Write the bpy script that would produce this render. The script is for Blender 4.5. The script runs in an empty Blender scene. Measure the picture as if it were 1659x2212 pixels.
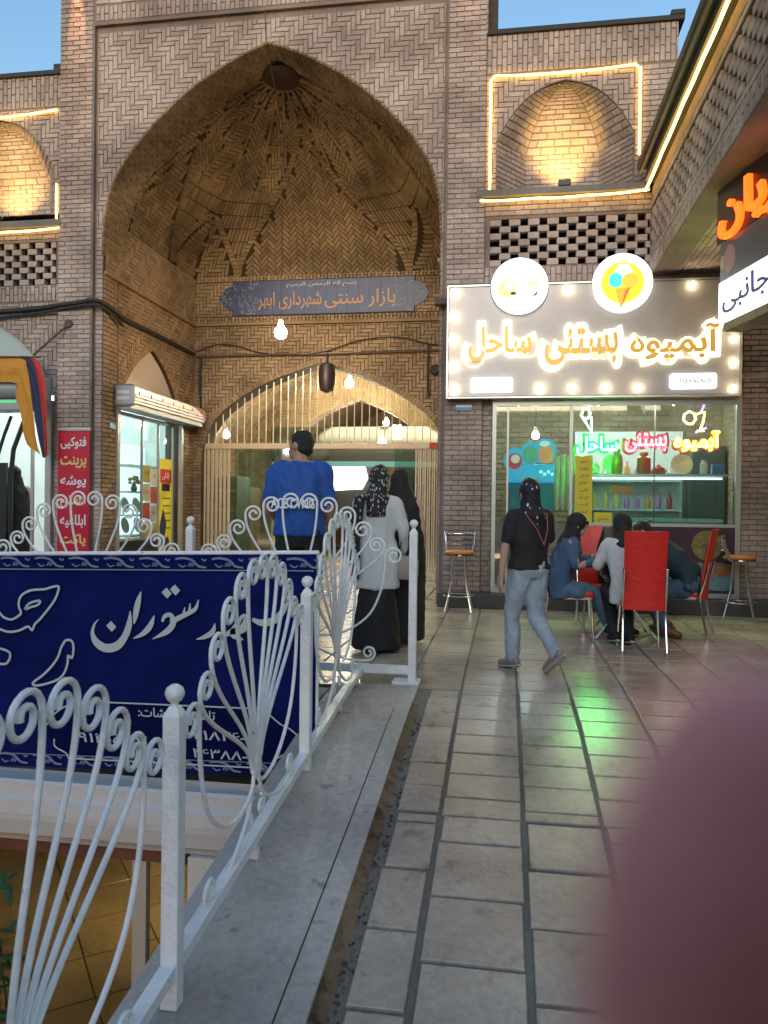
import bpy, bmesh, math, random
from mathutils import Vector, Matrix, noise
random.seed(7)
sc = bpy.context.scene
COL = sc.collection
R = math.radians
PI = math.pi

# ------------------------------------------------------------------ camera, world, sun, exposure
CAM = Vector((0, 0, 1.31)); YAW, PITCH, ROLL = R(8.9), R(-0.38), R(0.7)
FPX = 1661.0 / 1659.0
_f = Vector((-math.sin(YAW) * math.cos(PITCH), math.cos(YAW) * math.cos(PITCH), math.sin(PITCH)))
_r = Vector((math.cos(YAW), math.sin(YAW), 0)); _u = _r.cross(_f)
CR = _r * math.cos(ROLL) + _u * math.sin(ROLL); CU = -_r * math.sin(ROLL) + _u * math.cos(ROLL); CF = _f
cam = bpy.data.cameras.new('camera'); camo = bpy.data.objects.new('camera', cam); COL.objects.link(camo)
camo.matrix_world = Matrix(((CR.x, CU.x, -CF.x, CAM.x), (CR.y, CU.y, -CF.y, CAM.y), (CR.z, CU.z, -CF.z, CAM.z), (0, 0, 0, 1)))
cam.sensor_fit = 'HORIZONTAL'; cam.sensor_width = 36; cam.lens = 36 * FPX
cam.clip_start = 0.005; cam.clip_end = 500
cam.dof.use_dof = True; cam.dof.focus_distance = 8.5; cam.dof.aperture_fstop = 11
sc.camera = camo

w = bpy.data.worlds.new('World'); sc.world = w; w.use_nodes = True
nt = w.node_tree; bg = nt.nodes['Background']
sky = nt.nodes.new('ShaderNodeTexSky'); sky.sky_type = 'NISHITA'; sky.sun_disc = False
sky.sun_elevation = R(11.0); sky.sun_rotation = R(180); sky.air_density = 1.5; sky.dust_density = 1.2; sky.ozone_density = 3.6
nt.links.new(sky.outputs[0], bg.inputs[0]); bg.inputs[1].default_value = 0.15
sl = bpy.data.lights.new('sun', 'SUN'); sl.energy = 0.55; sl.angle = R(50); sl.color = (1, .96, .93)
so = bpy.data.objects.new('sun', sl); COL.objects.link(so); so.rotation_euler = (R(78), 0, 0)
vs = sc.view_settings; vs.view_transform = 'Standard'; vs.look = 'None'; vs.gamma = 1; vs.exposure = 1.03; vs.use_curve_mapping = False
sc.cycles.max_bounces = 6; sc.cycles.use_denoising = True; sc.cycles.sample_clamp_indirect = 4
sc.cycles.caustics_reflective = False; sc.cycles.caustics_refractive = False

def in_view(p, m=0.03):
    v = p - CAM; d = v.dot(CF)
    if d < .3: return None
    x = .5 + FPX * v.dot(CR) / d; y = .5 - FPX * .75 * v.dot(CU) / d
    return d if -m < x < 1 + m and -m < y < 1 + m else None

# ------------------------------------------------------------------ materials
MATS = {}
def nd(t, kind, **kw):
    n = t.nodes.new(kind)
    for k, v in kw.items(): setattr(n, k, v)
    return n
def mat(name, col=(.5, .5, .5), rough=.6, metal=0., var=0., scale=6., bump=0., bscale=40., emit=0., ecol=None, spec=.5, alpha=1., coat=0., rvar=0.):
    """Principled material with noise-driven colour variation, roughness variation and fine relief."""
    if name in MATS: return MATS[name]
    m = bpy.data.materials.new(name); m.use_nodes = True; t = m.node_tree; b = t.nodes['Principled BSDF']
    b.inputs['Base Color'].default_value = (*col, 1); b.inputs['Roughness'].default_value = rough
    b.inputs['Metallic'].default_value = metal; b.inputs['Specular IOR Level'].default_value = spec
    if coat: b.inputs['Coat Weight'].default_value = coat
    tc = nd(t, 'ShaderNodeTexCoord')
    if var or rvar:
        n = nd(t, 'ShaderNodeTexNoise'); n.inputs['Scale'].default_value = scale; n.inputs['Detail'].default_value = 6; n.inputs['Roughness'].default_value = .65
        t.links.new(tc.outputs['Object'], n.inputs['Vector'])
        if var:
            mr = nd(t, 'ShaderNodeMapRange'); mr.inputs[1].default_value = .3; mr.inputs[2].default_value = .7
            mr.inputs[3].default_value = 1 - var; mr.inputs[4].default_value = 1 + var
            t.links.new(n.outputs['Fac'], mr.inputs[0])
            vm = nd(t, 'ShaderNodeVectorMath', operation='SCALE'); vm.inputs[0].default_value = col
            t.links.new(mr.outputs[0], vm.inputs['Scale']); t.links.new(vm.outputs[0], b.inputs['Base Color'])
        if rvar:
            mr = nd(t, 'ShaderNodeMapRange'); mr.inputs[1].default_value = .3; mr.inputs[2].default_value = .7
            mr.inputs[3].default_value = max(.03, rough - rvar); mr.inputs[4].default_value = rough + rvar
            t.links.new(n.outputs['Fac'], mr.inputs[0]); t.links.new(mr.outputs[0], b.inputs['Roughness'])
    if bump:
        n2 = nd(t, 'ShaderNodeTexNoise'); n2.inputs['Scale'].default_value = bscale; n2.inputs['Detail'].default_value = 5
        t.links.new(tc.outputs['Object'], n2.inputs['Vector'])
        bp = nd(t, 'ShaderNodeBump'); bp.inputs['Strength'].default_value = bump; bp.inputs['Distance'].default_value = .02
        t.links.new(n2.outputs['Fac'], bp.inputs['Height']); t.links.new(bp.outputs[0], b.inputs['Normal'])
    if emit:
        b.inputs['Emission Color'].default_value = (*(ecol or col), 1); b.inputs['Emission Strength'].default_value = emit
    if alpha < 1: b.inputs['Alpha'].default_value = alpha
    MATS[name] = m; return m

def ramp_mat(name, cols, rough=.85, bump=.35, bscale=55., dirt=.35, spec=.3, blotch=None, spots=None):
    """Fired brick / stone: tone per piece (mesh attribute rnd + object random), grain, soot blotches in world space."""
    m = bpy.data.materials.new(name); m.use_nodes = True; t = m.node_tree; b = t.nodes['Principled BSDF']
    at = nd(t, 'ShaderNodeAttribute', attribute_name='rnd'); oi = nd(t, 'ShaderNodeObjectInfo')
    ad = nd(t, 'ShaderNodeMath', operation='ADD'); fr = nd(t, 'ShaderNodeMath', operation='FRACT')
    t.links.new(at.outputs['Fac'], ad.inputs[0]); t.links.new(oi.outputs['Random'], ad.inputs[1]); t.links.new(ad.outputs[0], fr.inputs[0])
    cr = nd(t, 'ShaderNodeValToRGB'); e = cr.color_ramp.elements
    while len(e) < len(cols): e.new(.5)
    for i, c in enumerate(cols): e[i].position = i / (len(cols) - 1); e[i].color = (*c, 1)
    t.links.new(fr.outputs[0], cr.inputs[0])
    ge = nd(t, 'ShaderNodeNewGeometry')
    n = nd(t, 'ShaderNodeTexNoise'); n.inputs['Scale'].default_value = 26; n.inputs['Detail'].default_value = 8; n.inputs['Roughness'].default_value = .7
    t.links.new(ge.outputs['Position'], n.inputs['Vector'])
    n3 = nd(t, 'ShaderNodeTexNoise'); n3.inputs['Scale'].default_value = 1.3; n3.inputs['Detail'].default_value = 5
    t.links.new(ge.outputs['Position'], n3.inputs['Vector'])
    mr = nd(t, 'ShaderNodeMapRange'); mr.inputs[1].default_value = .3; mr.inputs[2].default_value = .7; mr.inputs[3].default_value = .8; mr.inputs[4].default_value = 1.15
    t.links.new(n.outputs['Fac'], mr.inputs[0])
    m3 = nd(t, 'ShaderNodeMapRange'); m3.inputs[1].default_value = .35; m3.inputs[2].default_value = .62; m3.inputs[3].default_value = 1 - dirt; m3.inputs[4].default_value = 1.05
    t.links.new(n3.outputs['Fac'], m3.inputs[0])
    mu = nd(t, 'ShaderNodeMath', operation='MULTIPLY'); t.links.new(mr.outputs[0], mu.inputs[0]); t.links.new(m3.outputs[0], mu.inputs[1])
    vm = nd(t, 'ShaderNodeVectorMath', operation='SCALE'); t.links.new(cr.outputs[0], vm.inputs[0]); t.links.new(mu.outputs[0], vm.inputs['Scale'])
    if blotch:
        vo = nd(t, 'ShaderNodeTexNoise'); vo.inputs['Scale'].default_value = blotch[0]; vo.inputs['Detail'].default_value = 7; vo.inputs['Roughness'].default_value = .6
        t.links.new(ge.outputs['Position'], vo.inputs['Vector'])
        mb_ = nd(t, 'ShaderNodeMapRange'); mb_.inputs[1].default_value = blotch[1]; mb_.inputs[2].default_value = blotch[1] + .1; mb_.inputs[3].default_value = 1; mb_.inputs[4].default_value = blotch[2]
        t.links.new(vo.outputs['Fac'], mb_.inputs[0])
        v2 = nd(t, 'ShaderNodeVectorMath', operation='SCALE'); t.links.new(vm.outputs[0], v2.inputs[0]); t.links.new(mb_.outputs[0], v2.inputs['Scale']); vm = v2
    if spots:                             # trodden gum and drips: small dark discs with a life of their own
        vo = nd(t, 'ShaderNodeTexVoronoi'); vo.inputs['Scale'].default_value = spots[0]; t.links.new(ge.outputs['Position'], vo.inputs['Vector'])
        ms = nd(t, 'ShaderNodeMapRange'); ms.inputs[1].default_value = spots[1]; ms.inputs[2].default_value = spots[1] * 1.5; ms.inputs[3].default_value = spots[2]; ms.inputs[4].default_value = 1
        t.links.new(vo.outputs['Distance'], ms.inputs[0]); v3 = nd(t, 'ShaderNodeVectorMath', operation='SCALE'); t.links.new(vm.outputs[0], v3.inputs[0]); t.links.new(ms.outputs[0], v3.inputs['Scale']); vm = v3
    t.links.new(vm.outputs[0], b.inputs['Base Color'])
    b.inputs['Roughness'].default_value = rough; b.inputs['Specular IOR Level'].default_value = spec
    n2 = nd(t, 'ShaderNodeTexNoise'); n2.inputs['Scale'].default_value = bscale; n2.inputs['Detail'].default_value = 6
    t.links.new(ge.outputs['Position'], n2.inputs['Vector'])
    bp = nd(t, 'ShaderNodeBump'); bp.inputs['Strength'].default_value = bump; bp.inputs['Distance'].default_value = .01
    t.links.new(n2.outputs['Fac'], bp.inputs['Height']); t.links.new(bp.outputs[0], b.inputs['Normal'])
    MATS[name] = m; return m

def glass_mat(name, tint=(.8, .9, .88), rough=.03, refl=.12):
    """Thin shop glass: mostly see-through, a Fresnel reflection on top."""
    m = bpy.data.materials.new(name); m.use_nodes = True; t = m.node_tree
    t.nodes.remove(t.nodes['Principled BSDF']); out = t.nodes['Material Output']
    tr = nd(t, 'ShaderNodeBsdfTransparent'); tr.inputs[0].default_value = (*tint, 1)
    gl = nd(t, 'ShaderNodeBsdfGlossy'); gl.inputs['Roughness'].default_value = rough
    fr = nd(t, 'ShaderNodeLayerWeight'); pw = nd(t, 'ShaderNodeMath', operation='POWER'); pw.inputs[1].default_value = 5; t.links.new(fr.outputs['Facing'], pw.inputs[0])
    ad = nd(t, 'ShaderNodeMath', operation='MULTIPLY_ADD'); ad.inputs[1].default_value = .6; ad.inputs[2].default_value = .03 + refl * .3; t.links.new(pw.outputs[0], ad.inputs[0])
    mx = nd(t, 'ShaderNodeMixShader'); t.links.new(ad.outputs[0], mx.inputs[0]); t.links.new(tr.outputs[0], mx.inputs[1]); t.links.new(gl.outputs[0], mx.inputs[2])
    t.links.new(mx.outputs[0], out.inputs[0]); MATS[name] = m; return m

def emat(name, col, s, rough=.4):
    return mat(name, col, rough, emit=s * .62, ecol=col)

# ------------------------------------------------------------------ mesh collector
class MB:
    def __init__(s): s.v = []; s.f = []; s.a = []; s.cur = 0.
    def add(s, vs, fs):
        o = len(s.v); s.v += [Vector(p) for p in vs]
        for f in fs: s.f.append([i + o for i in f]); s.a.append(s.cur)
        return s
    def box(s, c, d, rot=None, bev=0.):
        c = Vector(c); x, y, z = d[0] / 2, d[1] / 2, d[2] / 2
        if bev:
            bmx = bmesh.new(); bmesh.ops.create_cube(bmx, size=1); bmesh.ops.scale(bmx, vec=d, verts=bmx.verts)
            bmesh.ops.bevel(bmx, geom=list(bmx.edges), offset=bev, segments=2, affect='EDGES', profile=.5)
            bmx.verts.ensure_lookup_table(); vs = [v.co.copy() for v in bmx.verts]; fs = [[v.index for v in f.verts] for f in bmx.faces]; bmx.free()
        else:
            vs = [Vector((i * x, j * y, k * z)) for i in (-1, 1) for j in (-1, 1) for k in (-1, 1)]
            fs = [(0, 1, 3, 2), (4, 6, 7, 5), (0, 4, 5, 1), (2, 3, 7, 6), (0, 2, 6, 4), (1, 5, 7, 3)]
        if rot is not None: vs = [rot @ v for v in vs]
        return s.add([v + c for v in vs], fs)
    def span(s, a, b, bev=0.):
        a, b = Vector(a), Vector(b)
        return s.box((a + b) / 2, (abs(b.x - a.x), abs(b.y - a.y), abs(b.z - a.z)), bev=bev)
    def bar(s, a, b, wd, ht=None, up=(0, 0, 1), bev=0.):
        a, b = Vector(a), Vector(b); d = b - a; L = d.length; d.normalize(); up = Vector(up)
        if abs(d.dot(up)) > .98: up = Vector((1, 0, 0))
        x = d.cross(up).normalized(); z = x.cross(d)
        return s.box((a + b) / 2, (wd, L, ht or wd), Matrix((x, d, z)).transposed(), bev)
    def tube(s, pts, r, n=8, closed=False, caps=True, flat=1., up=None):
        pts = [Vector(p) for p in pts]; N = len(pts); rr = r if hasattr(r, '__len__') else [r] * N
        vs = []; prev = None
        for i, p in enumerate(pts):
            if closed: d = pts[(i + 1) % N] - pts[i - 1]
            else: d = pts[min(i + 1, N - 1)] - pts[max(i - 1, 0)]
            if d.length < 1e-9: d = Vector((0, 0, 1))
            d.normalize()
            if prev is None:
                q = Vector(up) if up else (Vector((0, 0, 1)) if abs(d.z) < .9 else Vector((1, 0, 0)))
                x = d.cross(q).normalized()
            else:
                x = prev - d * prev.dot(d)
                x = x.normalized() if x.length > 1e-6 else d.orthogonal().normalized()
            prev = x; y = d.cross(x)
            for k in range(n):
                a = 2 * PI * (k + .5) / n; vs.append(p + x * (math.cos(a) * rr[i]) + y * (math.sin(a) * rr[i] * flat))
        fs = []
        for i in range(N if closed else N - 1):
            j = (i + 1) % N
            for k in range(n): fs.append((i * n + k, i * n + (k + 1) % n, j * n + (k + 1) % n, j * n + k))
        if caps and not closed: fs += [tuple(range(n - 1, -1, -1)), tuple((N - 1) * n + k for k in range(n))]
        return s.add(vs, fs)
    def lathe(s, prof, c=(0, 0, 0), n=20, ax=None, sx=1., sy=1.):
        """prof: (radius, height) pairs round the axis ax (default up)."""
        c = Vector(c); M = Vector((0, 0, 1)).rotation_difference(Vector(ax)).to_matrix() if ax else Matrix.Identity(3)
        vs = [c + M @ Vector((r * math.cos(2 * PI * k / n) * sx, r * math.sin(2 * PI * k / n) * sy, h)) for r, h in prof for k in range(n)]
        fs = [(i * n + k, i * n + (k + 1) % n, (i + 1) * n + (k + 1) % n, (i + 1) * n + k) for i in range(len(prof) - 1) for k in range(n)]
        fs += [tuple(range(n - 1, -1, -1)), tuple((len(prof) - 1) * n + k for k in range(n))]
        return s.add(vs, fs)
    def ell(s, c, r, n=14, m=9, rot=None):
        c = Vector(c); vs = []; fs = []
        for i in range(m + 1):
            t = PI * i / m; t = min(max(t, .02), PI - .02)
            for k in range(n):
                a = 2 * PI * k / n; p = Vector((r[0] * math.sin(t) * math.cos(a), r[1] * math.sin(t) * math.sin(a), r[2] * math.cos(t)))
                vs.append(c + (rot @ p if rot is not None else p))
        for i in range(m):
            for k in range(n): fs.append((i * n + k, (i + 1) * n + k, (i + 1) * n + (k + 1) % n, i * n + (k + 1) % n))
        fs += [tuple(range(n)), tuple(m * n + k for k in range(n - 1, -1, -1))]
        return s.add(vs, fs)
    def prism(s, poly, o, U, V, N, t0, t1):
        """2-D polygon in the plane o+uU+vV, thickened from t0 to t1 along N."""
        o, U, V, N = Vector(o), Vector(U), Vector(V), Vector(N); n = len(poly)
        vs = [o + U * p[0] + V * p[1] + N * t for t in (t0, t1) for p in poly]
        fs = [tuple(range(n - 1, -1, -1)), tuple(range(n, 2 * n))] + [(i, (i + 1) % n, n + (i + 1) % n, n + i) for i in range(n)]
        return s.add(vs, fs)
    def build(s, name, m, parent=None, smooth=False, origin=None):
        org = Vector(origin) if origin is not None else (ORG.get(parent.name, Vector()) if parent else Vector())
        me = bpy.data.meshes.new(name); me.from_pydata([v - org for v in s.v], [], s.f); me.update()
        if any(s.a):
            at = me.attributes.new('rnd', 'FLOAT', 'FACE'); at.data.foreach_set('value', s.a)
        bm = bmesh.new(); bm.from_mesh(me); bmesh.ops.recalc_face_normals(bm, faces=bm.faces); bm.to_mesh(me); bm.free()
        if smooth:
            me.polygons.foreach_set('use_smooth', [True] * len(me.polygons))
            if smooth != 'all':
                try: me.set_sharp_from_angle(angle=R(40))
                except Exception: pass
        me.materials.append(m if not isinstance(m, str) else MATS[m])
        o = bpy.data.objects.new(name, me); COL.objects.link(o)
        if parent: o.parent = parent
        else: o.location = org
        ORG[o.name] = org
        return o
ORG = {}
def empty(name, loc, label=None, cat=None, group=None):
    o = bpy.data.objects.new(name, None); COL.objects.link(o); o.location = loc; o.empty_display_size = .1
    ORG[o.name] = Vector(loc); tag(o, label, cat, group); return o
def tag(o, label=None, cat=None, group=None, kind=None):
    for k, v in (('label', label), ('category', cat), ('group', group), ('kind', kind)):
        if v: o[k] = v
    return o
def part(name, m, parent, fn, smooth=False):
    b = MB(); fn(b); return b.build(name, m, parent, smooth)
def copy_tree(o, parent=None, loc=None, rz=None, label=None):
    c = o.copy(); COL.objects.link(c); c.parent = parent
    if loc is not None: c.location = loc
    if rz is not None: c.rotation_euler = (0, 0, rz)
    if label: c['label'] = label
    for ch in list(o.children): copy_tree(ch, c)
    return c

# scratch scene: evaluating text and remeshed volumes there avoids re-evaluating everything built so far
_tmp = bpy.data.scenes.new('scratch')
def evaluated(o):
    COL.objects.unlink(o) if o.name in COL.objects else None
    _tmp.collection.objects.link(o)
    with bpy.context.temp_override(scene=_tmp, view_layer=_tmp.view_layers[0]):
        dg = bpy.context.evaluated_depsgraph_get(); dg.update(); me = bpy.data.meshes.new_from_object(o.evaluated_get(dg))
    _tmp.collection.objects.unlink(o); COL.objects.link(o); return me

# ------------------------------------------------------------------ Persian lettering: joined letter forms set right to left
_T = '''ا FE8D FE8E - -|آ FE81 FE82 - -|ب FE8F FE90 FE91 FE92|پ FB56 FB57 FB58 FB59|ت FE95 FE96 FE97 FE98|ج FE9D FE9E FE9F FEA0|ح FEA1 FEA2 FEA3 FEA4|خ FEA5 FEA6 FEA7 FEA8|د FEA9 FEAA - -|ر FEAD FEAE - -|ز FEAF FEB0 - -|س FEB1 FEB2 FEB3 FEB4|ش FEB5 FEB6 FEB7 FEB8|ص FEB9 FEBA FEBB FEBC|ع FEC9 FECA FECB FECC|غ FECD FECE FECF FED0|ف FED1 FED2 FED3 FED4|ق FED5 FED6 FED7 FED8|ک FB8E FB8F FB90 FB91|گ FB92 FB93 FB94 FB95|ل FEDD FEDE FEDF FEE0|م FEE1 FEE2 FEE3 FEE4|ن FEE5 FEE6 FEE7 FEE8|ه FEE9 FEEA FEEB FEEC|و FEED FEEE - -|ی FBFC FBFD FBFE FBFF'''
FORMS = {}
for _l in _T.split('|'):
    _a = _l.split(); FORMS[_a[0]] = [None if x == '-' else chr(int(x, 16)) for x in _a[1:]]
def shape(s):
    out = []
    for i, c in enumerate(s):
        if c not in FORMS: out.append(c); continue
        p = i > 0 and s[i - 1] in FORMS and FORMS[s[i - 1]][2] is not None
        n = i + 1 < len(s) and s[i + 1] in FORMS and FORMS[c][2] is not None
        f = FORMS[c]; out.append(f[3] if p and n else f[1] if p else f[2] if n else f[0])
    return ''.join(reversed(out))
def letters(name, text, m, parent, center, U, V, width=None, height=None, depth=.01, bold=0., res=3, sx=None, latin=False):
    """Raised lettering: text centred on a point of a surface, U along the line, V up; width/height fit the ink."""
    c = bpy.data.curves.new(name, 'FONT'); c.body = text if latin else shape(text); c.size = 1; c.resolution_u = res; c.offset = bold; c.extrude = .02
    o = bpy.data.objects.new(name, c); COL.objects.link(o)
    me = evaluated(o)
    bpy.data.objects.remove(o); bpy.data.curves.remove(c)
    bm = bmesh.new(); bm.from_mesh(me); bmesh.ops.remove_doubles(bm, verts=bm.verts, dist=1e-5)
    seen = set(); k = 0
    for v in bm.verts:                       # neighbouring letters overlap where they join: lift every second one a hair
        if v in seen: continue
        st = [v]; isl = []
        while st:
            q = st.pop()
            if q in seen: continue
            seen.add(q); isl.append(q); st += [e.other_vert(q) for e in q.link_edges]
        for q in isl: q.co.z = (1. if q.co.z > 0 else 0.) + (.06 * (k % 3) if q.co.z > 0 else 0)
        k += 1
    xs = [v.co.x for v in bm.verts]; ys = [v.co.y for v in bm.verts]
    x0, x1, y0, y1 = min(xs), max(xs), min(ys), max(ys); cx, cy = (x0 + x1) / 2, (y0 + y1) / 2
    kx = (width / (x1 - x0)) if width else None; ky = (height / (y1 - y0)) if height else None
    kx = kx or ky; ky = ky or kx
    U, V = Vector(U).normalized(), Vector(V).normalized(); N = U.cross(V); center = Vector(center); org = ORG.get(parent.name, Vector()) if parent else Vector()
    for v in bm.verts: v.co = center - org + U * ((v.co.x - cx) * kx) + V * ((v.co.y - cy) * ky) + N * (v.co.z * depth)
    bmesh.ops.recalc_face_normals(bm, faces=bm.faces)
    bm.to_mesh(me); bm.free(); me.materials.clear(); me.materials.append(m)
    o = bpy.data.objects.new(name, me); COL.objects.link(o); o.parent = parent; ORG[o.name] = org
    return o
def stroke_poly(pts):
    """pen stroke of varying width: list of (x, y, width) -> outline polygon strip quads (left, right points)."""
    L = []; Rr = []
    for i, (x, y, wd) in enumerate(pts):
        a = pts[max(i - 1, 0)]; b = pts[min(i + 1, len(pts) - 1)]; d = Vector((b[0] - a[0], b[1] - a[1])); d.normalize() if d.length else None
        n = Vector((-d.y, d.x)); L.append((x + n.x * wd / 2, y + n.y * wd / 2)); Rr.append((x - n.x * wd / 2, y - n.y * wd / 2))
    return L, Rr
def smooth_path(pts, k=4):
    """Catmull-Rom through tuples of any length."""
    out = []; n = len(pts)
    for i in range(n - 1):
        p0, p1, p2, p3 = pts[max(i - 1, 0)], pts[i], pts[i + 1], pts[min(i + 2, n - 1)]
        for j in range(k):
            t = j / k; out.append(tuple(.5 * (2 * b + (c - a) * t + (2 * a - 5 * b + 4 * c - d) * t * t + (3 * b - a - 3 * c + d) * t ** 3) for a, b, c, d in zip(p0, p1, p2, p3)))
    out.append(tuple(pts[-1])); return out
def pen(mb, pts, o, U, V, N, t0, t1, k=4):
    pts = smooth_path(pts, k); L, Q = stroke_poly(pts); o, U, V, N = Vector(o), Vector(U), Vector(V), Vector(N)
    n = len(L); vs = [o + U * p[0] + V * p[1] + N * t for t in (t0, t1) for row in (L, Q) for p in row]
    fs = []
    for i in range(n - 1):
        fs += [(2 * n + i, 2 * n + i + 1, 3 * n + i + 1, 3 * n + i), (i, n + i, n + i + 1, i + 1), (i, i + 1, 2 * n + i + 1, 2 * n + i), (n + i, 3 * n + i, 3 * n + i + 1, n + i + 1)]
    fs += [(0, 2 * n, 3 * n, n), (n - 1, 2 * n - 1, 4 * n - 1, 3 * n - 1)]
    mb.add(vs, fs)
# ================================================================== brick setter
BRICK = ramp_mat('brick', [(.32, .255, .225), (.37, .3, .268), (.395, .322, .29), (.42, .347, .314), (.44, .368, .335), (.36, .29, .256)])
BRICKY = ramp_mat('brick_warm', [(.2, .145, .085), (.26, .19, .115), (.30, .225, .14), (.24, .175, .105)], dirt=.3)
MORTAR = ramp_mat('mortar', [(.2, .158, .14), (.235, .188, .168)], bump=.5)
DARK = mat('shade_black', (.012, .011, .01), 1, spec=.1)

def clip(poly, p, n):
    out = []; m = len(poly)
    for i in range(m):
        a, b = poly[i], poly[(i + 1) % m]
        da = (a[0] - p[0]) * n[0] + (a[1] - p[1]) * n[1]; db = (b[0] - p[0]) * n[0] + (b[1] - p[1]) * n[1]
        if da >= 0: out.append(a)
        if (da >= 0) != (db >= 0):
            t = da / (da - db); out.append((a[0] + (b[0] - a[0]) * t, a[1] + (b[1] - a[1]) * t))
    return out
def area(p): return abs(sum(p[i][0] * p[(i + 1) % len(p)][1] - p[(i + 1) % len(p)][0] * p[i][1] for i in range(len(p)))) / 2 if len(p) > 2 else 0
def rect(u0, u1, v0, v1): return [(u0, v0), (u1, v0), (u1, v1), (u0, v1)]
def fit(polys, u0, u1, v0, v1, edge=.004):
    out = []
    for p in polys:
        for q, n in (((u0 + edge, 0), (1, 0)), ((u1 - edge, 0), (-1, 0)), ((0, v0 + edge), (0, 1)), ((0, v1 - edge), (0, -1))):
            p = clip(p, q, n)
            if len(p) < 3: break
        if len(p) > 2 and area(p) > 4e-4: out.append(p)
    return out
def running(u0, u1, v0, v1, c=.067, L=.205, j=.011):
    ps = []; k = 0; v = v0
    while v < v1:
        u = u0 - (L / 2 if k % 2 else 0) - random.random() * .01
        while u < u1: ps.append(rect(u + j / 2, u + L - j / 2, v + j / 2, v + c - j / 2)); u += L
        v += c; k += 1
    return fit(ps, u0, u1, v0, v1)
def soldier(u0, u1, v0, v1, c=.067, L=.205, j=.013):
    ps = []; k = 0; u = u0
    while u < u1:
        v = v0 - (0 if k % 2 else L * .5)
        while v < v1: ps.append(rect(u + j / 2, u + c - j / 2, v + j / 2, v + L - j / 2)); v += L
        u += c; k += 1
    return fit(ps, u0, u1, v0, v1)
def herring(u0, u1, v0, v1, c=.067, n=3, j=.011, rot=0.):
    ps = []; co, si = math.cos(rot), math.sin(rot); cu, cv = (u0 + u1) / 2, (v0 + v1) / 2
    M = int((u1 - u0 + v1 - v0) / c) + 4
    rr = ((u1 - u0) ** 2 + (v1 - v0) ** 2) ** .5 / 2 + .3 if rot else None
    hu = (rr if rot else (u1 - u0) / 2 + .3); hv = (rr if rot else (v1 - v0) / 2 + .3)
    for y in range(-int(hv / c) - 1, int(hv / c) + 2):
        for x in range(-int(hu / c) - 1, int(hu / c) + 2):
            d = (x - y) % (2 * n)
            if d == 0: q = rect(x * c + j / 2, (x + n) * c - j / 2, y * c + j / 2, (y + 1) * c - j / 2)
            elif d == n: q = rect(x * c + j / 2, (x + 1) * c - j / 2, (y - n + 1) * c + j / 2, (y + 1) * c - j / 2)
            else: continue
            ps.append([(cu + a * co - b * si, cv + a * si + b * co) for a, b in q])
    return fit(ps, u0, u1, v0, v1)
def cut_open(polys, line, inside_pt, gap=.006):
    """Trim bricks against an opening: line is its outline, inside_pt lies in the opening."""
    out = []; segs = [(line[i], line[i + 1]) for i in range(len(line) - 1)]
    for p in polys:
        cx = sum(q[0] for q in p) / len(p); cy = sum(q[1] for q in p) / len(p); best = None
        for a, b in segs:
            dx, dy = b[0] - a[0], b[1] - a[1]; l2 = dx * dx + dy * dy or 1e-9
            t = max(0, min(1, ((cx - a[0]) * dx + (cy - a[1]) * dy) / l2)); qx, qy = a[0] + dx * t, a[1] + dy * t
            ds = (cx - qx) ** 2 + (cy - qy) ** 2
            if best is None or ds < best[0]: best = (ds, qx, qy, dx, dy)
        ds, qx, qy, dx, dy = best; l = math.hypot(dx, dy); n = (-dy / l, dx / l)
        if (inside_pt[0] - qx) * n[0] + (inside_pt[1] - qy) * n[1] > 0: n = (-n[0], -n[1])
        p = clip(p, (qx + n[0] * gap, qy + n[1] * gap), n)
        if len(p) > 2 and area(p) > 5e-4: out.append(p)
    return out
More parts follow.
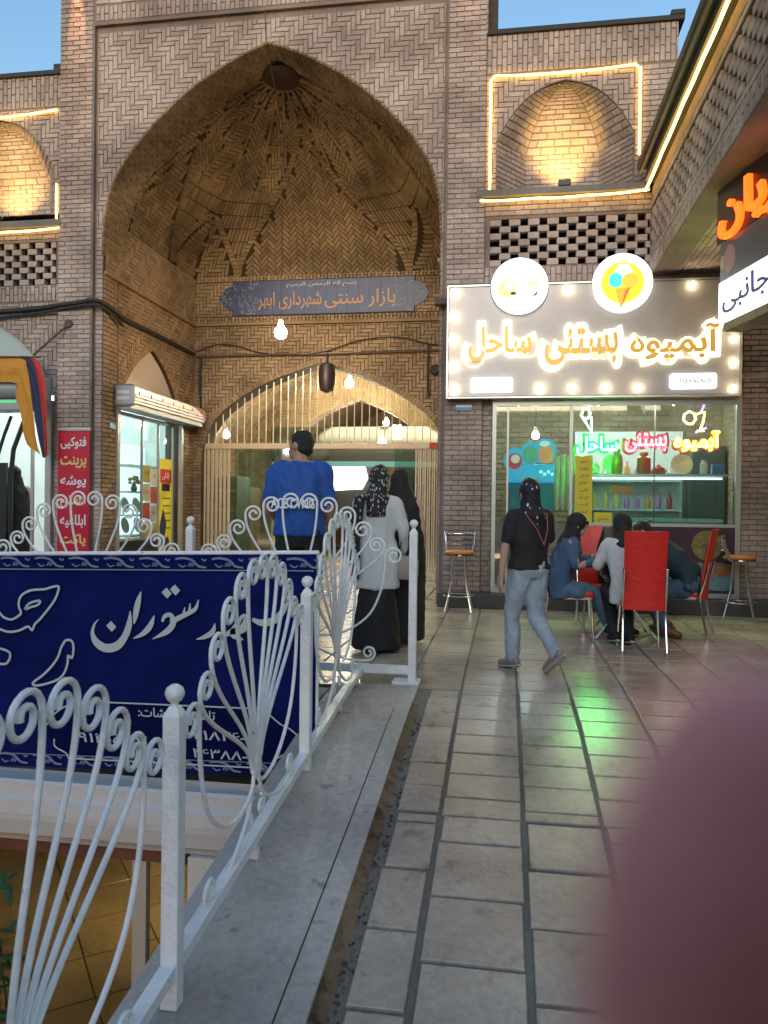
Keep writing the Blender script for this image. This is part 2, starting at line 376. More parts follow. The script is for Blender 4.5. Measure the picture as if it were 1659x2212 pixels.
class Bricks:
    """All bricks of one thing: the ones that show largest become objects of their own, the rest one mesh."""
    def __init__(s, thing, m, limit=300, name='brick'): s.t = thing; s.m = m; s.lim = limit; s.flat = []; s.mb = MB(); s.name = name
    def lay(s, polys, o, U, V, N, h=.012, back=.02, jit=.003):
        o, U, V, N = Vector(o), Vector(U), Vector(V), Vector(N)
        for p in polys: s.flat.append((p, o, U, V, N, h + random.uniform(-jit, jit), back))
    def curved(s, polys, fn, h=.012, back=.02, sub=1):
        for p in polys:
            s.mb.cur = random.random() * .98 + .01; hh = h + random.uniform(-.003, .003); n = len(p)
            cx = sum(q[0] for q in p) / n; cy = sum(q[1] for q in p) / n
            top = [fn(cx + (q[0] - cx) * .93, cy + (q[1] - cy) * .93, hh) for q in p]; bot = [fn(q[0], q[1], -back) for q in p]; mid = [fn(q[0], q[1], hh * .6) for q in p]
            s.mb.add(bot + mid + top, [tuple(range(2 * n, 3 * n))] + [(i, (i + 1) % n, n + (i + 1) % n, n + i) for i in range(n)] + [(n + i, n + (i + 1) % n, 2 * n + (i + 1) % n, 2 * n + i) for i in range(n)])
    def finish(s):
        cand = []
        for k, (p, o, U, V, N, h, b) in enumerate(s.flat):
            if len(p) != 4: continue
            us = [q[0] for q in p]; vs = [q[1] for q in p]; wd, ht = max(us) - min(us), max(vs) - min(vs)
            if abs(area(p) - wd * ht) > 1e-5 * 2: continue
            c = o + U * ((max(us) + min(us)) / 2) + V * ((max(vs) + min(vs)) / 2); d = in_view(c)
            if not d: continue
            f = abs((c - CAM).normalized().dot(N)); cand.append((-wd * ht * f / d / d, k, wd, ht, c))
        cand.sort(key=lambda t: t[0]); pick = {t[1]: t for t in cand[:s.lim]}; cache = {}
        org = ORG[s.t.name]
        for k, (p, o, U, V, N, h, b) in enumerate(s.flat):
            if k in pick:
                _, _, wd, ht, c = pick[k]; key = (round(wd, 3), round(ht, 3), round(b, 3), round(h, 3))
                if key not in cache:
                    q = MB(); x, y = key[0] / 2, key[1] / 2; e = min(.004, x / 4, y / 4)
                    q.add([(-x, -y, -b), (x, -y, -b), (x, y, -b), (-x, y, -b), (-x, -y, h - e), (x, -y, h - e), (x, y, h - e), (-x, y, h - e), (-x + e, -y + e, h), (x - e, -y + e, h), (x - e, y - e, h), (-x + e, y - e, h)],
                          [(3, 2, 1, 0), (8, 9, 10, 11)] + [(i, (i + 1) % 4, 4 + (i + 1) % 4, 4 + i) for i in range(4)] + [(4 + i, 4 + (i + 1) % 4, 8 + (i + 1) % 4, 8 + i) for i in range(4)])
                    ob = q.build(s.name, s.m); cache[key] = ob.data
                else:
                    ob = bpy.data.objects.new(s.name, cache[key]); COL.objects.link(ob)
                ob.parent = s.t; M = Matrix((U, V, N)).transposed().to_4x4(); M.translation = c - org; ob.matrix_local = M
            else:
                s.mb.cur = random.random() * .98 + .01; n = len(p); e = .004
                cx = sum(q[0] for q in p) / n; cy = sum(q[1] for q in p) / n
                def pt(q, t, kk=1.): return o + U * (cx + (q[0] - cx) * kk) + V * (cy + (q[1] - cy) * kk) + N * t
                s.mb.add([pt(q, -b) for q in p] + [pt(q, h - e) for q in p] + [pt(q, h, .94) for q in p],
                         [tuple(range(2 * n, 3 * n))] + [(i, (i + 1) % n, n + (i + 1) % n, n + i) for i in range(n)] + [(n + i, n + (i + 1) % n, 2 * n + (i + 1) % n, 2 * n + i) for i in range(n)])
        if s.mb.v: tag(s.mb.build(s.name + 'work' if s.name == 'brick' else s.name + '_field', s.m, s.t), kind='stuff')
X1, Y1, Z1 = Vector((1, 0, 0)), Vector((0, 1, 0)), Vector((0, 0, 1))
FRONT = dict(U=X1, V=Z1, N=-Y1)

# ================================================================== ground: pavement that ramps down towards the viewer
def zf(y):
    y = max(1.2, y)
    return 0. if y > 6. else (-.13 * (6. - y) ** 2 / 3.2 if y > 4.4 else -.13 * (5.2 - y))
TILE = ramp_mat('paving_stone', [(.42, .345, .28), (.49, .405, .335), (.53, .445, .365), (.45, .385, .32)], rough=.25, bump=.16, bscale=60, dirt=.42, spec=.65, blotch=(6., .58, .62), spots=(3.2, .035, .4))
GROUT = ramp_mat('grout', [(.19, .175, .158), (.25, .232, .21)], rough=.55, bump=.9, bscale=90)
pave = empty('pavement', (1.5, 6, 0)); tag(pave, kind='structure')
def ground_sheet(b):
    ys = [-8, 1.2, 4.4] + [4.4 + .2 * i for i in range(1, 9)]; 
    for x0, x1 in ((-.60, 14.), (-16, -4.4)):
        vs = []; 
        for y in ys: vs += [(x0, y, zf(y) - .012), (x1, y, zf(y) - .012)]
        b.add(vs, [(2 * i, 2 * i + 1, 2 * i + 3, 2 * i + 2) for i in range(len(ys) - 1)])
    b.add([(-4.4, 5.56, -.014), (-.6, 5.56, -.014), (-.6, 6., -.014), (-4.4, 6., -.014)], [(0, 1, 2, 3)])
    b.add([(-16, 6., -.012), (14, 6., -.012), (14, 40, -.012), (-16, 40, -.012)], [(0, 1, 2, 3)])
part('bedding', GROUT, pave, ground_sheet)
BT = Bricks(pave, TILE, 300, 'tile')
cols = [-6.69 + .4 * i for i in range(17)]; cols = [c for c in cols if c < -.35] + [-.29, .11, .48] + [.88 + .4 * i for i in range(14)]
def tiles(y0, y1, dy, x0, ramp, jy):
    for ci, (a, b_) in enumerate(zip(cols[:-1], cols[1:])):
        if b_ <= x0 + .05: continue
        a2 = max(a, x0); jx = .016 if ramp and y0 < 3 else (.011 if ramp else .008)
        y = y0 - ((ci * .37) % 1) * dy
        while y < y1 - .02:
            yy0, yy1 = max(y, y0), min(y + dy * random.uniform(.97, 1.03), y1); y = yy1; j = random.uniform(.6, 1.3)
            if yy1 - yy0 < .05: continue
            o = Vector(((a2 + b_) / 2, (yy0 + yy1) / 2, zf((yy0 + yy1) / 2))); V = Vector((0, yy1 - yy0, zf(yy1) - zf(yy0))).normalized(); N = (X1 + Z1 * random.uniform(-.004, .004)).normalized().cross(V)
            BT.lay([rect(-(b_ - a2) / 2 + jx * j, (b_ - a2) / 2 - jx * random.uniform(.7, 1.2), -(yy1 - yy0) / 2 + jy * j / 2, (yy1 - yy0) / 2 - jy * random.uniform(.6, 1.2) / 2)], o, V.cross(N), V, N, h=.0, back=.02, jit=.0022)
cols.insert(0, -7.1)
xn = [c for c in cols]
tiles(5.56, 19.8, .277, -7.1, False, .014)
tiles(3.75, 5.56, .259, -.515, True, .014)
tiles(1.3, 3.75, .388, -.515, True, .022)
BT.finish()

# ================================================================== gateway: pillars, spandrel, recess, vault
GC, GA, YP, YB = -3.33, 2.44, 10.29, 13.66
gate = empty('bazaar_gateway', (GC, YP, 0), 'tall brick gateway with a deep pointed arch and ribbed vault, between two wings', 'gateway')
BG = Bricks(gate, BRICK, 220); BV = Bricks(gate, ramp_mat('brick_vault_shade', [(.16, .115, .065), (.21, .155, .09), (.25, .185, .11), (.18, .13, .075)], dirt=.5), 0); BI = Bricks(gate, ramp_mat('brick_sheltered', [(.22, .16, .1), (.29, .215, .14), (.33, .25, .165), (.26, .19, .12)], dirt=.35), 80)  # vault brick colour deepened to paint in the darkness under the vault
prof = [(2.44, 4.9), (2.425, 5.25), (2.38, 5.6), (2.3, 5.88), (2.2, 6.06), (2.05, 6.3), (1.9, 6.48), (1.7, 6.7), (1.5, 6.88), (1.16, 7.16), (.75, 7.41), (.4, 7.59), (.15, 7.69), (0, 7.74)]
prof = smooth_path(prof, 3)
arch = [(GC - GA, 0)] + [(GC - x, z) for x, z in prof] + [(GC + x, z) for x, z in reversed(prof[:-1])] + [(GC + GA, 0)]
def core(b):
    b.span((-6.43, 10.30, 0), (-5.90, 10.74, 5.6)); b.span((-.83, 10.30, 0), (-.31, 13.9, 9.6)); b.span((-6.43, 10.30, 5.6), (-5.90, 13.9, 9.6)); b.span((-5.90, 10.37, 0), (-5.78, 10.74, 5.5)); b.span((-6.43, 13.5, 0), (-5.78, 13.9, 5.6))
    b.span((-5.90, 10.30, 8.17), (-.83, 12.5, 9.6))
    # spandrel face with the arch opening, 6 cm back
    n = len(arch); top = 8.17
    for i in range(n - 1):
        (a, za), (c, zc) = arch[i], arch[i + 1]
        if i in (0, n - 2):
            x = a if i == 0 else c; xe = -5.9 if i == 0 else -.83; zt = max(za, zc)
            b.add([(xe, 10.36, 0), (x, 10.36, 0), (x, 10.36, zt), (xe, 10.36, zt)], [(0, 1, 2, 3)])
        else: b.add([(a, 10.36, za), (c, 10.36, zc), (c, 10.36, top), (a, 10.36, top)], [(0, 1, 2, 3)])
    for s_, xe in ((-1, -5.9), (1, -.83)): b.add([(xe, 10.36, 4.9), (GC + s_ * GA, 10.36, 4.9), (GC + s_ * GA, 10.36, top), (xe, 10.36, top)], [(0, 1, 2, 3)])
part('wall_core', MORTAR, gate, core)
BG.lay(running(-6.43, -5.92, 0, 9.5), (0, 10.30, 0), **FRONT); BG.lay(running(-.81, -.31, 0, 9.5), (0, 10.30, 0), **FRONT)
BG.lay(herring(-5.87, -.86, 5.0, 8.09), (0, 10.36, 0), **FRONT) if 0 else None
BG.lay(cut_open(herring(-5.87, -.86, 5.0, 8.09), arch, (GC, 5)), (0, 10.36, 0), **FRONT)
BG.lay(cut_open(running(-5.875, -5.77, 0, 5.0), arch, (GC, 3)), (0, 10.36, 0), **FRONT); BG.lay(cut_open(running(-.895, -.86, 0, 5.0), arch, (GC, 3)), (0, 10.36, 0), **FRONT)
BG.lay(soldier(-5.88, -.84, 8.22, 8.44), (0, 10.30, 0), **FRONT); BG.lay(running(-5.88, -.84, 8.46, 9.5), (0, 10.30, 0), **FRONT)
BG.lay(running(0, 2.2, 7.6, 9.5), (-.31, 10.30, 0), Y1, Z1, X1)
# soffit of the front arch, bricks running front to back
al = [0]; ap = [(GC - x, z) for x, z in prof] + [(GC + x, z) for x, z in reversed(prof[:-1])]
for i in range(1, len(ap)): al.append(al[-1] + math.dist(ap[i], ap[i - 1]))
YD = 10.99
def on_arch(s_, y, h):
    s_ = max(0, min(al[-1] - 1e-6, s_))
    i = max(k for k in range(len(al) - 1) if al[k] <= s_); t = (s_ - al[i]) / (al[i + 1] - al[i])
    a, b = ap[i], ap[i + 1]; n = Vector((b[1] - a[1], 0, a[0] - b[0])).normalized()
    return Vector((a[0] + (b[0] - a[0]) * t, y, a[1] + (b[1] - a[1]) * t)) + n * h
def soffit(b):
    for i in range(len(ap) - 1): b.add([(ap[i][0], 10.36, ap[i][1]), (ap[i + 1][0], 10.36, ap[i + 1][1]), (ap[i + 1][0], YD, ap[i + 1][1]), (ap[i][0], YD, ap[i][1])], [(0, 1, 2, 3)])
part('arch_soffit', MORTAR, gate, soffit)
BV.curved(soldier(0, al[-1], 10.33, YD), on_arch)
# semi-dome: rectangular plan at the springing easing into an ellipse towards the crown
DB = YB - YD
gp = smooth_path([(1., 5.5), (.985, 5.75), (.955, 5.98), (.9, 6.22), (.78, 6.58), (.62, 6.96), (.48, 7.2), (.31, 7.42), (.16, 7.58), (.0, 7.66)], 4)
gl_ = [0]
for i in range(1, len(gp)): gl_.append(gl_[-1] + math.hypot((gp[i][0] - gp[i - 1][0]) * 2.5, gp[i][1] - gp[i - 1][1]))
LD = gl_[-1]; PER = 2 * DB + 2 * GA
def merid(s_):
    s_ = max(0, min(LD - 1e-5, s_)); i = max(k for k in range(len(gl_) - 1) if gl_[k] <= s_); t = (s_ - gl_[i]) / (gl_[i + 1] - gl_[i])
    return gp[i][0] + (gp[i + 1][0] - gp[i][0]) * t, gp[i][1] + (gp[i + 1][1] - gp[i][1]) * t
def dome0(th, s_):
    r, z = merid(s_); th = max(0., min(1., th)); L = th * PER
    if L < DB: re = Vector((-GA, L, 0))
    elif L < DB + 2 * GA: re = Vector((-GA + L - DB, DB, 0))
    else: re = Vector((GA, PER - L, 0))
    el = Vector((-GA * math.cos(PI * th), DB * math.sin(PI * th), 0)); k = r ** 4
    p = el * (1 - k) + re * k
    return Vector((GC + p.x * r, YD + p.y * r, z))
def dome(th, s_, h=0.):
    p = dome0(th, s_); e = .004; a = dome0(th + e, s_) - dome0(th - e, s_); b = dome0(th, s_ + .02) - dome0(th, s_ - .02)
    n = a.cross(b)
    if n.length < 1e-9: n = Vector((0, 0, -1))
    n.normalize()
    if n.dot(Vector((GC, YD, 5.2)) - p) < 0: n = -n
    return p + n * h
def dome_shell(b):
    n, m = 60, 24
    vs = [dome(i / n, LD * j / m) for j in range(m + 1) for i in range(n + 1)]
    b.add(vs, [(j * (n + 1) + i, j * (n + 1) + i + 1, (j + 1) * (n + 1) + i + 1, (j + 1) * (n + 1) + i) for j in range(m) for i in range(n)])
part('vault_shell', ramp_mat('mortar_vault_dark', [(.03, .022, .014), (.04, .03, .02)], bump=.5), gate, dome_shell, 'all')  # near-black vault mortar for strong dark joint lines
TH = [0., .16, .343, .657, .84, 1.]; SA = [1.9, 1.05, 2.55, 1.05, 1.9]
def lune(i, s_):                       # half-width (in th) of lunette i at height s
    x = s_ / SA[i]
    return (TH[i + 1] - TH[i]) / 2 * max(0., 1 - x ** 1.7) if x < 1 else 0.
for i in range(5):
    mid = (TH[i] + TH[i + 1]) / 2; hw = (TH[i + 1] - TH[i]) / 2 * PER
    ps = herring(-hw, hw, 0, SA[i], rot=R(45) if i == 2 else 0.)
    ok = []
    for p in ps:
        cx = sum(q[0] for q in p) / len(p); cy = sum(q[1] for q in p) / len(p); r = max(merid(cy)[0], .2)
        if abs(cx / PER / r) < lune(i, cy) - .012: ok.append(p)
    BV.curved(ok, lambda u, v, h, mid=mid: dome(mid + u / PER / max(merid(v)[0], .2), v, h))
    for sg in (-1, 1):                 # rib of stacked headers along each edge of the lunette
        s_ = .03
        while s_ < SA[i] - .05:
            th = mid + sg * lune(i, s_); th2 = mid + sg * lune(i, s_ + .064); r = max(merid(s_)[0], .2); wv = .062 / PER / r
            q = [(th - wv, s_), (th + wv, s_), (th2 + wv, s_ + .06), (th2 - wv, s_ + .06)]
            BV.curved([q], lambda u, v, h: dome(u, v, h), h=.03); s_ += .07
SEC = [0., .08, .16, .2515, .343, .42, .5, .58, .657, .7485, .84, .92, 1.]     # folds of the upper vault
s_ = 0.; row = 0; SF = 1.25                # fan: stretchers standing along the meridians between the lunettes
while s_ < SF:
    r = max(merid(s_ + .1)[0], .08); n = max(6, int(PER * r / .075))
    for k in range(n):
        th = (k + .5 * (row % 2)) / n; dd = 1 / n
        if th + dd > 1: continue
        c = th + dd / 2; cs = s_ + .1
        if any(cs < SA[i] and abs(c - (TH[i] + TH[i + 1]) / 2) < lune(i, cs) + .0035 / r for i in range(5)): continue
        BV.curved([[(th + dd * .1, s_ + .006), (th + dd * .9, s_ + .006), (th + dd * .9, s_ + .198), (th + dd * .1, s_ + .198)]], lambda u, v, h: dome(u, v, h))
    s_ += .205; row += 1
for q in range(len(SEC) - 1):              # above: herringbone laid gore by gore, each turned a little against the next
    mid, hs_ = (SEC[q] + SEC[q + 1]) / 2, (SEC[q + 1] - SEC[q]) / 2; hw = hs_ * PER
    for p in herring(-hw, hw, SF, LD - .05, rot=R(45 if q % 2 else 8)):
        cx = sum(t[0] for t in p) / len(p); cy = sum(t[1] for t in p) / len(p); r = max(merid(cy)[0], .06); th = mid + cx / PER / r
        if abs(cx / PER / r) > hs_ - .0025 / r: continue
        if any(cy < SA[i] and abs(th - (TH[i] + TH[i + 1]) / 2) < lune(i, cy) + .004 / r for i in range(5)): continue
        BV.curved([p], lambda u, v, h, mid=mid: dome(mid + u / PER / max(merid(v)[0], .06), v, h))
    t_ = SF
    while t_ < LD - .3:                    # slim rib on every fold
        th = SEC[q]; r = max(merid(t_)[0], .06)
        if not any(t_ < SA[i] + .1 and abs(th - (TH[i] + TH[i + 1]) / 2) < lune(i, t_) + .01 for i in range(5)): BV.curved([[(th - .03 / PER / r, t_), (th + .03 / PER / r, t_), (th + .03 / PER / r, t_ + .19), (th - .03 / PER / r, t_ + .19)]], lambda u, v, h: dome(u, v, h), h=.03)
        t_ += .2
part('crown_dark_disc', MATS['mortar_vault_dark'], gate, lambda b: b.lathe([(.3, 7.66), (.28, 7.6), (.2, 7.57), (.1, 7.56), (.02, 7.56)], (GC, YD + .05, 0), 24), True)  # added disc over the crown gap, its dark colour stands in for shade
# side walls and back wall of the recess
SH0, SH1 = 10.78, 13.12                 # shop opening in the left wall
def pointed(u0, u1, vs, va, n=10, pw=1.9):
    c = (u0 + u1) / 2; h = (u1 - u0) / 2
    L = [(c - h * (1 - t ** pw) ** (1.), vs + (va - vs) * t) for t in [i / n for i in range(n + 1)]]
    L = [(c - h * math.cos(PI / 2 * t) ** .9, vs + (va - vs) * math.sin(PI / 2 * t) ** 1.15) for t in [i / n for i in range(n + 1)]]
    return L + [(2 * c - x, y) for x, y in reversed(L[:-1])]
def keel(u0, u1, vs, va, n=12, lin=.5, pw=3.):
    c = (u0 + u1) / 2; h = (u1 - u0) / 2; L = [(u0 + h * t, vs + (va - vs) * ((1 - lin) * (1 - (1 - t) ** pw) + lin * t)) for t in [i / n for i in range(n + 1)]]
    return L + [(2 * c - x, y) for x, y in reversed(L[:-1])]
lw = [(SH0, 0)] + keel(SH0, SH1, 2.75, 3.84) + [(SH1, 0)]
ga = [(-5.59, 0), (-5.59, 2.3), (-5.5, 2.66), (-5.35, 2.88), (-5.2, 3.04), (-4.85, 3.3), (-4.5, 3.5), (-4.1, 3.67), (-3.8, 3.77), (-3.55, 3.85), (GC, 3.92)]
ga = ga + [(2 * GC - x, z) for x, z in reversed(ga[:-1])]
def wall_open(b, line, u0, u1, vt, mp):
    n = len(line)
    for i in range(n - 1):
        a, c = line[i], line[i + 1]
        if abs(a[0] - c[0]) < 1e-6: continue
        b.add([mp(*a), mp(*c), mp(c[0], vt), mp(a[0], vt)], [(0, 1, 2, 3)])
    lo, hi = line[0][0], line[-1][0]; vt0 = vt
    b.add([mp(u0, 0), mp(lo, 0), mp(lo, vt), mp(u0, vt)], [(0, 1, 2, 3)]); b.add([mp(hi, 0), mp(u1, 0), mp(u1, vt), mp(hi, vt)], [(0, 1, 2, 3)])
XL, XR = GC - GA, GC + GA
def recess(b):
    wall_open(b, lw, 10.36, YB, 5.52, lambda u, v: (XL, u, v))
    b.add([(XR, 10.36, 0), (XR, YB, 0), (XR, YB, 5.52), (XR, 10.36, 5.52)], [(0, 1, 2, 3)])
    wall_open(b, ga, XL, XR, 5.52, lambda u, v: (u, YB, v))
    for i in range(len(ga) - 1): b.add([(ga[i][0], YB, ga[i][1]), (ga[i + 1][0], YB, ga[i + 1][1]), (ga[i + 1][0], YB + .45, ga[i + 1][1]), (ga[i][0], YB + .45, ga[i][1])], [(0, 1, 2, 3)])
    for i in range(len(lw) - 1): b.add([(XL, lw[i][0], lw[i][1]), (XL, lw[i + 1][0], lw[i + 1][1]), (XL - .3, lw[i + 1][0], lw[i + 1][1]), (XL - .3, lw[i][0], lw[i][1])], [(0, 1, 2, 3)])
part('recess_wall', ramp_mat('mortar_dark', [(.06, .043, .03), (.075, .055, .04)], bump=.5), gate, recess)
LW = dict(U=Y1, V=Z1, N=X1)
BI.lay(running(10.37, SH0 - .01, 0, 4.62), (XL, 0, 0), **LW)
BI.lay(cut_open(herring(SH0, YB, 2.85, 4.62), lw, (12, 1.)), (XL, 0, 0), **LW)
BI.lay(running(SH1 + .01, YB, 0, 2.85), (XL, 0, 0), **LW)
BI.lay(herring(10.42, YB, 4.7, 5.5), (XL, 0, 0), **LW)
BI.lay(running(0, YB - 10.36, 0, 5.5), (XR, YB, 0), -Y1, Z1, -X1)
BW = dict(U=X1, V=Z1, N=-Y1)
BI.lay(cut_open(herring(XL, XR, 2.0, 4.62), ga, (GC, 1)), (0, YB, 0), **BW)
BI.lay(running(XL, -5.6, 0, 2.0), (0, YB, 0), **BW); BI.lay(running(2 * GC + 5.6, XR, 0, 2.0), (0, YB, 0), **BW)
BI.lay(soldier(XL, XR, 4.68, 4.79, L=.11), (0, YB - .012, 0), **BW); BI.lay(soldier(XL, XR, 5.44, 5.53, L=.09), (0, YB - .012, 0), **BW)
BI.lay(herring(XL, -5.02, 4.8, 5.43), (0, YB, 0), **BW); BI.lay(herring(-1.62, XR, 4.8, 5.43), (0, YB, 0), **BW)
def arch_ring(line, mp, w_=.1, c=.067, skip=.3):
    d = [0]
    for i in range(1, len(line)): d.append(d[-1] + math.dist(line[i], line[i - 1]))
    s_ = skip
    while s_ < d[-1] - skip:
        i = max(k for k in range(len(d) - 1) if d[k] <= s_); t = (s_ - d[i]) / (d[i + 1] - d[i]); a, b = line[i], line[i + 1]
        x, y = a[0] + (b[0] - a[0]) * t, a[1] + (b[1] - a[1]) * t; tx, ty = (b[0] - a[0]), (b[1] - a[1]); l = math.hypot(tx, ty); tx /= l; ty /= l; nx, ny = -ty, tx
        hw = c / 2 - .006
        BI.curved([[(x - tx * hw, y - ty * hw), (x + tx * hw, y + ty * hw), (x + tx * hw + nx * w_, y + ty * hw + ny * w_), (x - tx * hw + nx * w_, y - ty * hw + ny * w_)]], mp, h=.02)
        s_ += c
arch_ring(ga, lambda u, v, h: Vector((u, YB - h, v)), skip=2.2)
arch_ring(lw, lambda u, v, h: Vector((XL + h, u, v)), skip=2.8)
part('string_course', BRICKY, gate, lambda b: (b.span((XL, 10.38, 4.625), (XL + .05, YB, 4.68)), b.span((XL, YB - .06, 4.625), (XR, YB, 4.675)), b.span((XR - .05, 10.38, 4.625), (XR, YB, 4.68))))
part('dark_side_strip', mat('side_strip_brown', (.06, .045, .035), .8, var=.3, bump=.3), gate, lambda b: (b.span((-.35, 10.6, 7.66), (-.19, 11.9, 9.5)),))  # dark strip made up for the pillar's darker side return
# blue tile panel over the gate
BLUE = mat('cobalt_tile', (.02, .035, .12), .35, var=.35, scale=5)
tp = part('tile_panel', BLUE, gate, lambda b: (b.prism([(-5.0, 4.81), (-1.64, 4.81), (-1.64, 4.9), (-1.56, 4.92), (-1.46, 4.98), (-1.38, 5.1), (-1.38, 5.16), (-1.46, 5.28), (-1.56, 5.34), (-1.64, 5.35), (-1.64, 5.43), (-5.0, 5.43), (-5.0, 5.35), (-5.08, 5.34), (-5.18, 5.28), (-5.27, 5.16), (-5.27, 5.1), (-5.18, 4.98), (-5.08, 4.92), (-5.0, 4.9)], (0, YB, 0), X1, Z1, -Y1, 0, .03),))
def tl(b):
    for k in range(12):
        x = -4.45 + .2 * k; b.span((x, YB - .0325, 4.82), (x + .004, YB - .03, 5.42))
part('tile_joint', mat('tile_joint', (.02, .025, .06), .8), tp, tl)
INK = mat('ochre_glaze', (.36, .19, .085), .4, var=.2); WHT = mat('white_glaze', (.3, .34, .4), .4)
letters('inscription', 'بازار سنتی', INK, tp, (-2.62, YB - .031, 5.06), X1, Z1, width=1.3, height=.33, depth=.006, bold=.012)
letters('inscription', 'شهرداری ابهر', INK, tp, (-3.93, YB - .031, 5.06), X1, Z1, width=1.2, height=.33, depth=.006, bold=.012)
letters('inscription', 'بسم اله الرحمن الرحیم', WHT, tp, (-3.34, YB - .031, 5.34), X1, Z1, width=1.3, height=.1, depth=.005, bold=.02)
def arabesque(b):
    rnd = random.Random(3)
    for x0, x1, z0, z1, n in ((-4.98, -4.5, 4.83, 5.41, 46), (-2.0, -1.66, 4.83, 5.41, 34), (-5.24, -5.02, 4.98, 5.28, 16), (-1.62, -1.4, 4.98, 5.28, 16)):
        for _ in range(n):
            x, z = rnd.uniform(x0, x1), rnd.uniform(z0, z1); a = rnd.uniform(0, 6); r = rnd.uniform(.02, .05)
            pts = [(x + r * math.cos(a + t * .7) * (1 - t * .09), z + r * math.sin(a + t * .7) * (1 - t * .09), .011) for t in range(6)]
            pts = [(min(max(p[0], x0), x1), min(max(p[1], z0), z1), p[2]) for p in pts]
            pen(b, pts, (0, YB - .031, 0), X1, Z1, -Y1, 0, .004, 2)
part('arabesque', mat('arabesque_glaze', (.16, .2, .26), .4), tp, arabesque)
BG.finish(); BV.finish(); BI.finish()

# ================================================================== wings with niches and pierced brick screens
YW = 10.38
LED = emat('led_amber', (1., .58, .12), 9.); LEDC = emat('led_core', (1., .78, .3), 14.)
CAP = mat('bitumen_cap', (.03, .03, .032), .8, bump=.4); STONE = ramp_mat('ledge_stone', [(.2, .19, .18), (.25, .235, .22)], rough=.7)
def kz(t): return .76 * (1 - (1 - t) ** 2.8) + .24 * t
def niche(BR, thing, cx, x0, x1, ztop):
    hw = .88; zs, za, zb = 6.2, 6.95, 5.53; yb = YW + .5
    line = [(cx - hw, zb)] + keel(cx - hw, cx + hw, zs, za, 14, .24, 2.8) + [(cx + hw, zb)]
    base = [(cx - hw, YW), (cx - .5, yb), (cx + .5, yb), (cx + hw, YW)]; apx = Vector((cx, YW + .03, 0))
    def face(b):
        lo, hi = line[0][0], line[-1][0]
        for i in range(len(line) - 1):
            a, c = line[i], line[i + 1]
            if abs(a[0] - c[0]) < 1e-6: continue
            b.add([(a[0], YW, a[1]), (c[0], YW, c[1]), (c[0], YW, ztop), (a[0], YW, ztop)], [(0, 1, 2, 3)])
        b.add([(x0, YW, zb), (lo, YW, zb), (lo, YW, ztop), (x0, YW, ztop)], [(0, 1, 2, 3)]); b.add([(hi, YW, zb), (x1, YW, zb), (x1, YW, ztop), (hi, YW, ztop)], [(0, 1, 2, 3)])
        b.span((x0, YW + .75, 4.2), (x1, YW + 2.2, ztop)); b.span((x1 - .03, YW + .01, zb), (x1, YW + 2.2, ztop)); b.span((x0, YW, ztop), (x1, YW + 2.2, ztop + .02))
        for i in range(3): b.add([(*base[i], zb), (*base[i + 1], zb), (*base[i + 1], zs), (*base[i], zs)], [(0, 1, 2, 3)])
        b.add([(*p, zb) for p in base], [(0, 1, 2, 3)])
        for i in range(3):
            m = 8
            for j in range(m):
                def q(e, t): r = 1 - t; return (apx.x + (e[0] - apx.x) * r, apx.y + (e[1] - apx.y) * r, zs + (za - zs) * kz(t))
                b.add([q(base[i], j / m), q(base[i + 1], j / m), q(base[i + 1], (j + 1) / m), q(base[i], (j + 1) / m)], [(0, 1, 2, 3)])
    part('wall_core', MORTAR, thing, face)
    up = zs + 1.05
    for i in range(3):
        a, c = Vector((*base[i], 0)), Vector((*base[i + 1], 0)); L = (c - a).length; U = (c - a) / L; N = Vector((U.y, -U.x, 0))
        BR.lay(running(0, L, zb, zs), a, U, Z1, N)
        HL = 1.12
        def mp(u, v, h, a=a, U=U, N=N, L=L):
            t = min(1., v / HL); r = 1 - t; p = a + U * u
            return Vector((apx.x + (p.x - apx.x) * r, apx.y + (p.y - apx.y) * r, zs + (za - zs) * kz(t))) + (N * .8 - Z1 * .6) * h
        k = 0; v = 0.
        while v < HL - .03:                      # courses narrow with the hood, so fewer bricks per course
            r = max(.08, 1 - (v + .03) / HL); n = max(1, round(L * r / .21)); off = .5 if k % 2 else 0
            for q in range(-1, n + 1):
                ua, ub = max(0, (q + off) / n * L), min(L, (q + 1 + off) / n * L)
                if ub - ua > .02: BR.curved([rect(ua + .007 / r, ub - .007 / r, v + .006, v + .061)], mp)
            v += .068; k += 1
    hb = herring(cx - .98, cx + .98, zb, 7.08); BR.lay(cut_open(hb, line, (cx, 6)), (0, YW, 0), **FRONT)
    if x0 < cx - .98: BR.lay(running(x0, cx - .98, zb, 7.08), (0, YW, 0), **FRONT)
    if x1 > cx + .98: BR.lay(running(cx + .98, x1, zb, 7.08), (0, YW, 0), **FRONT)
    BR.lay(soldier(x0, x1, 7.1, ztop), (0, YW, 0), **FRONT)
def lattice(BR, thing, o, U, N, L, z0, z1, x_off=0.):
    """Pierced screen: short bricks with openings, every course shifted half a step; a near-black sheet behind."""
    o, U, N = Vector(o), Vector(U), Vector(N); ps = []; ch = .089; k = 0; z = z0
    while z + ch <= z1 + .01:
        u = -.25 + (.125 if k % 2 else 0) + x_off
        while u < L:
            a, b_ = max(u, 0), min(u + .148, L)
            if b_ - a > .03: ps.append(rect(a, b_, z + .004, z + ch - .004))
            u += .25
        z += ch; k += 1
    BR.lay(ps, o, U, Z1, N, h=.012, back=.09)
    part('screen_shade_sheet', DARK, thing, lambda b: b.add([o - N * .16 + U * a + Z1 * z for a, z in ((0, z0), (L, z0), (L, z1), (0, z1))], [(0, 1, 2, 3)]))  # near-black sheet paints the shade behind the openings
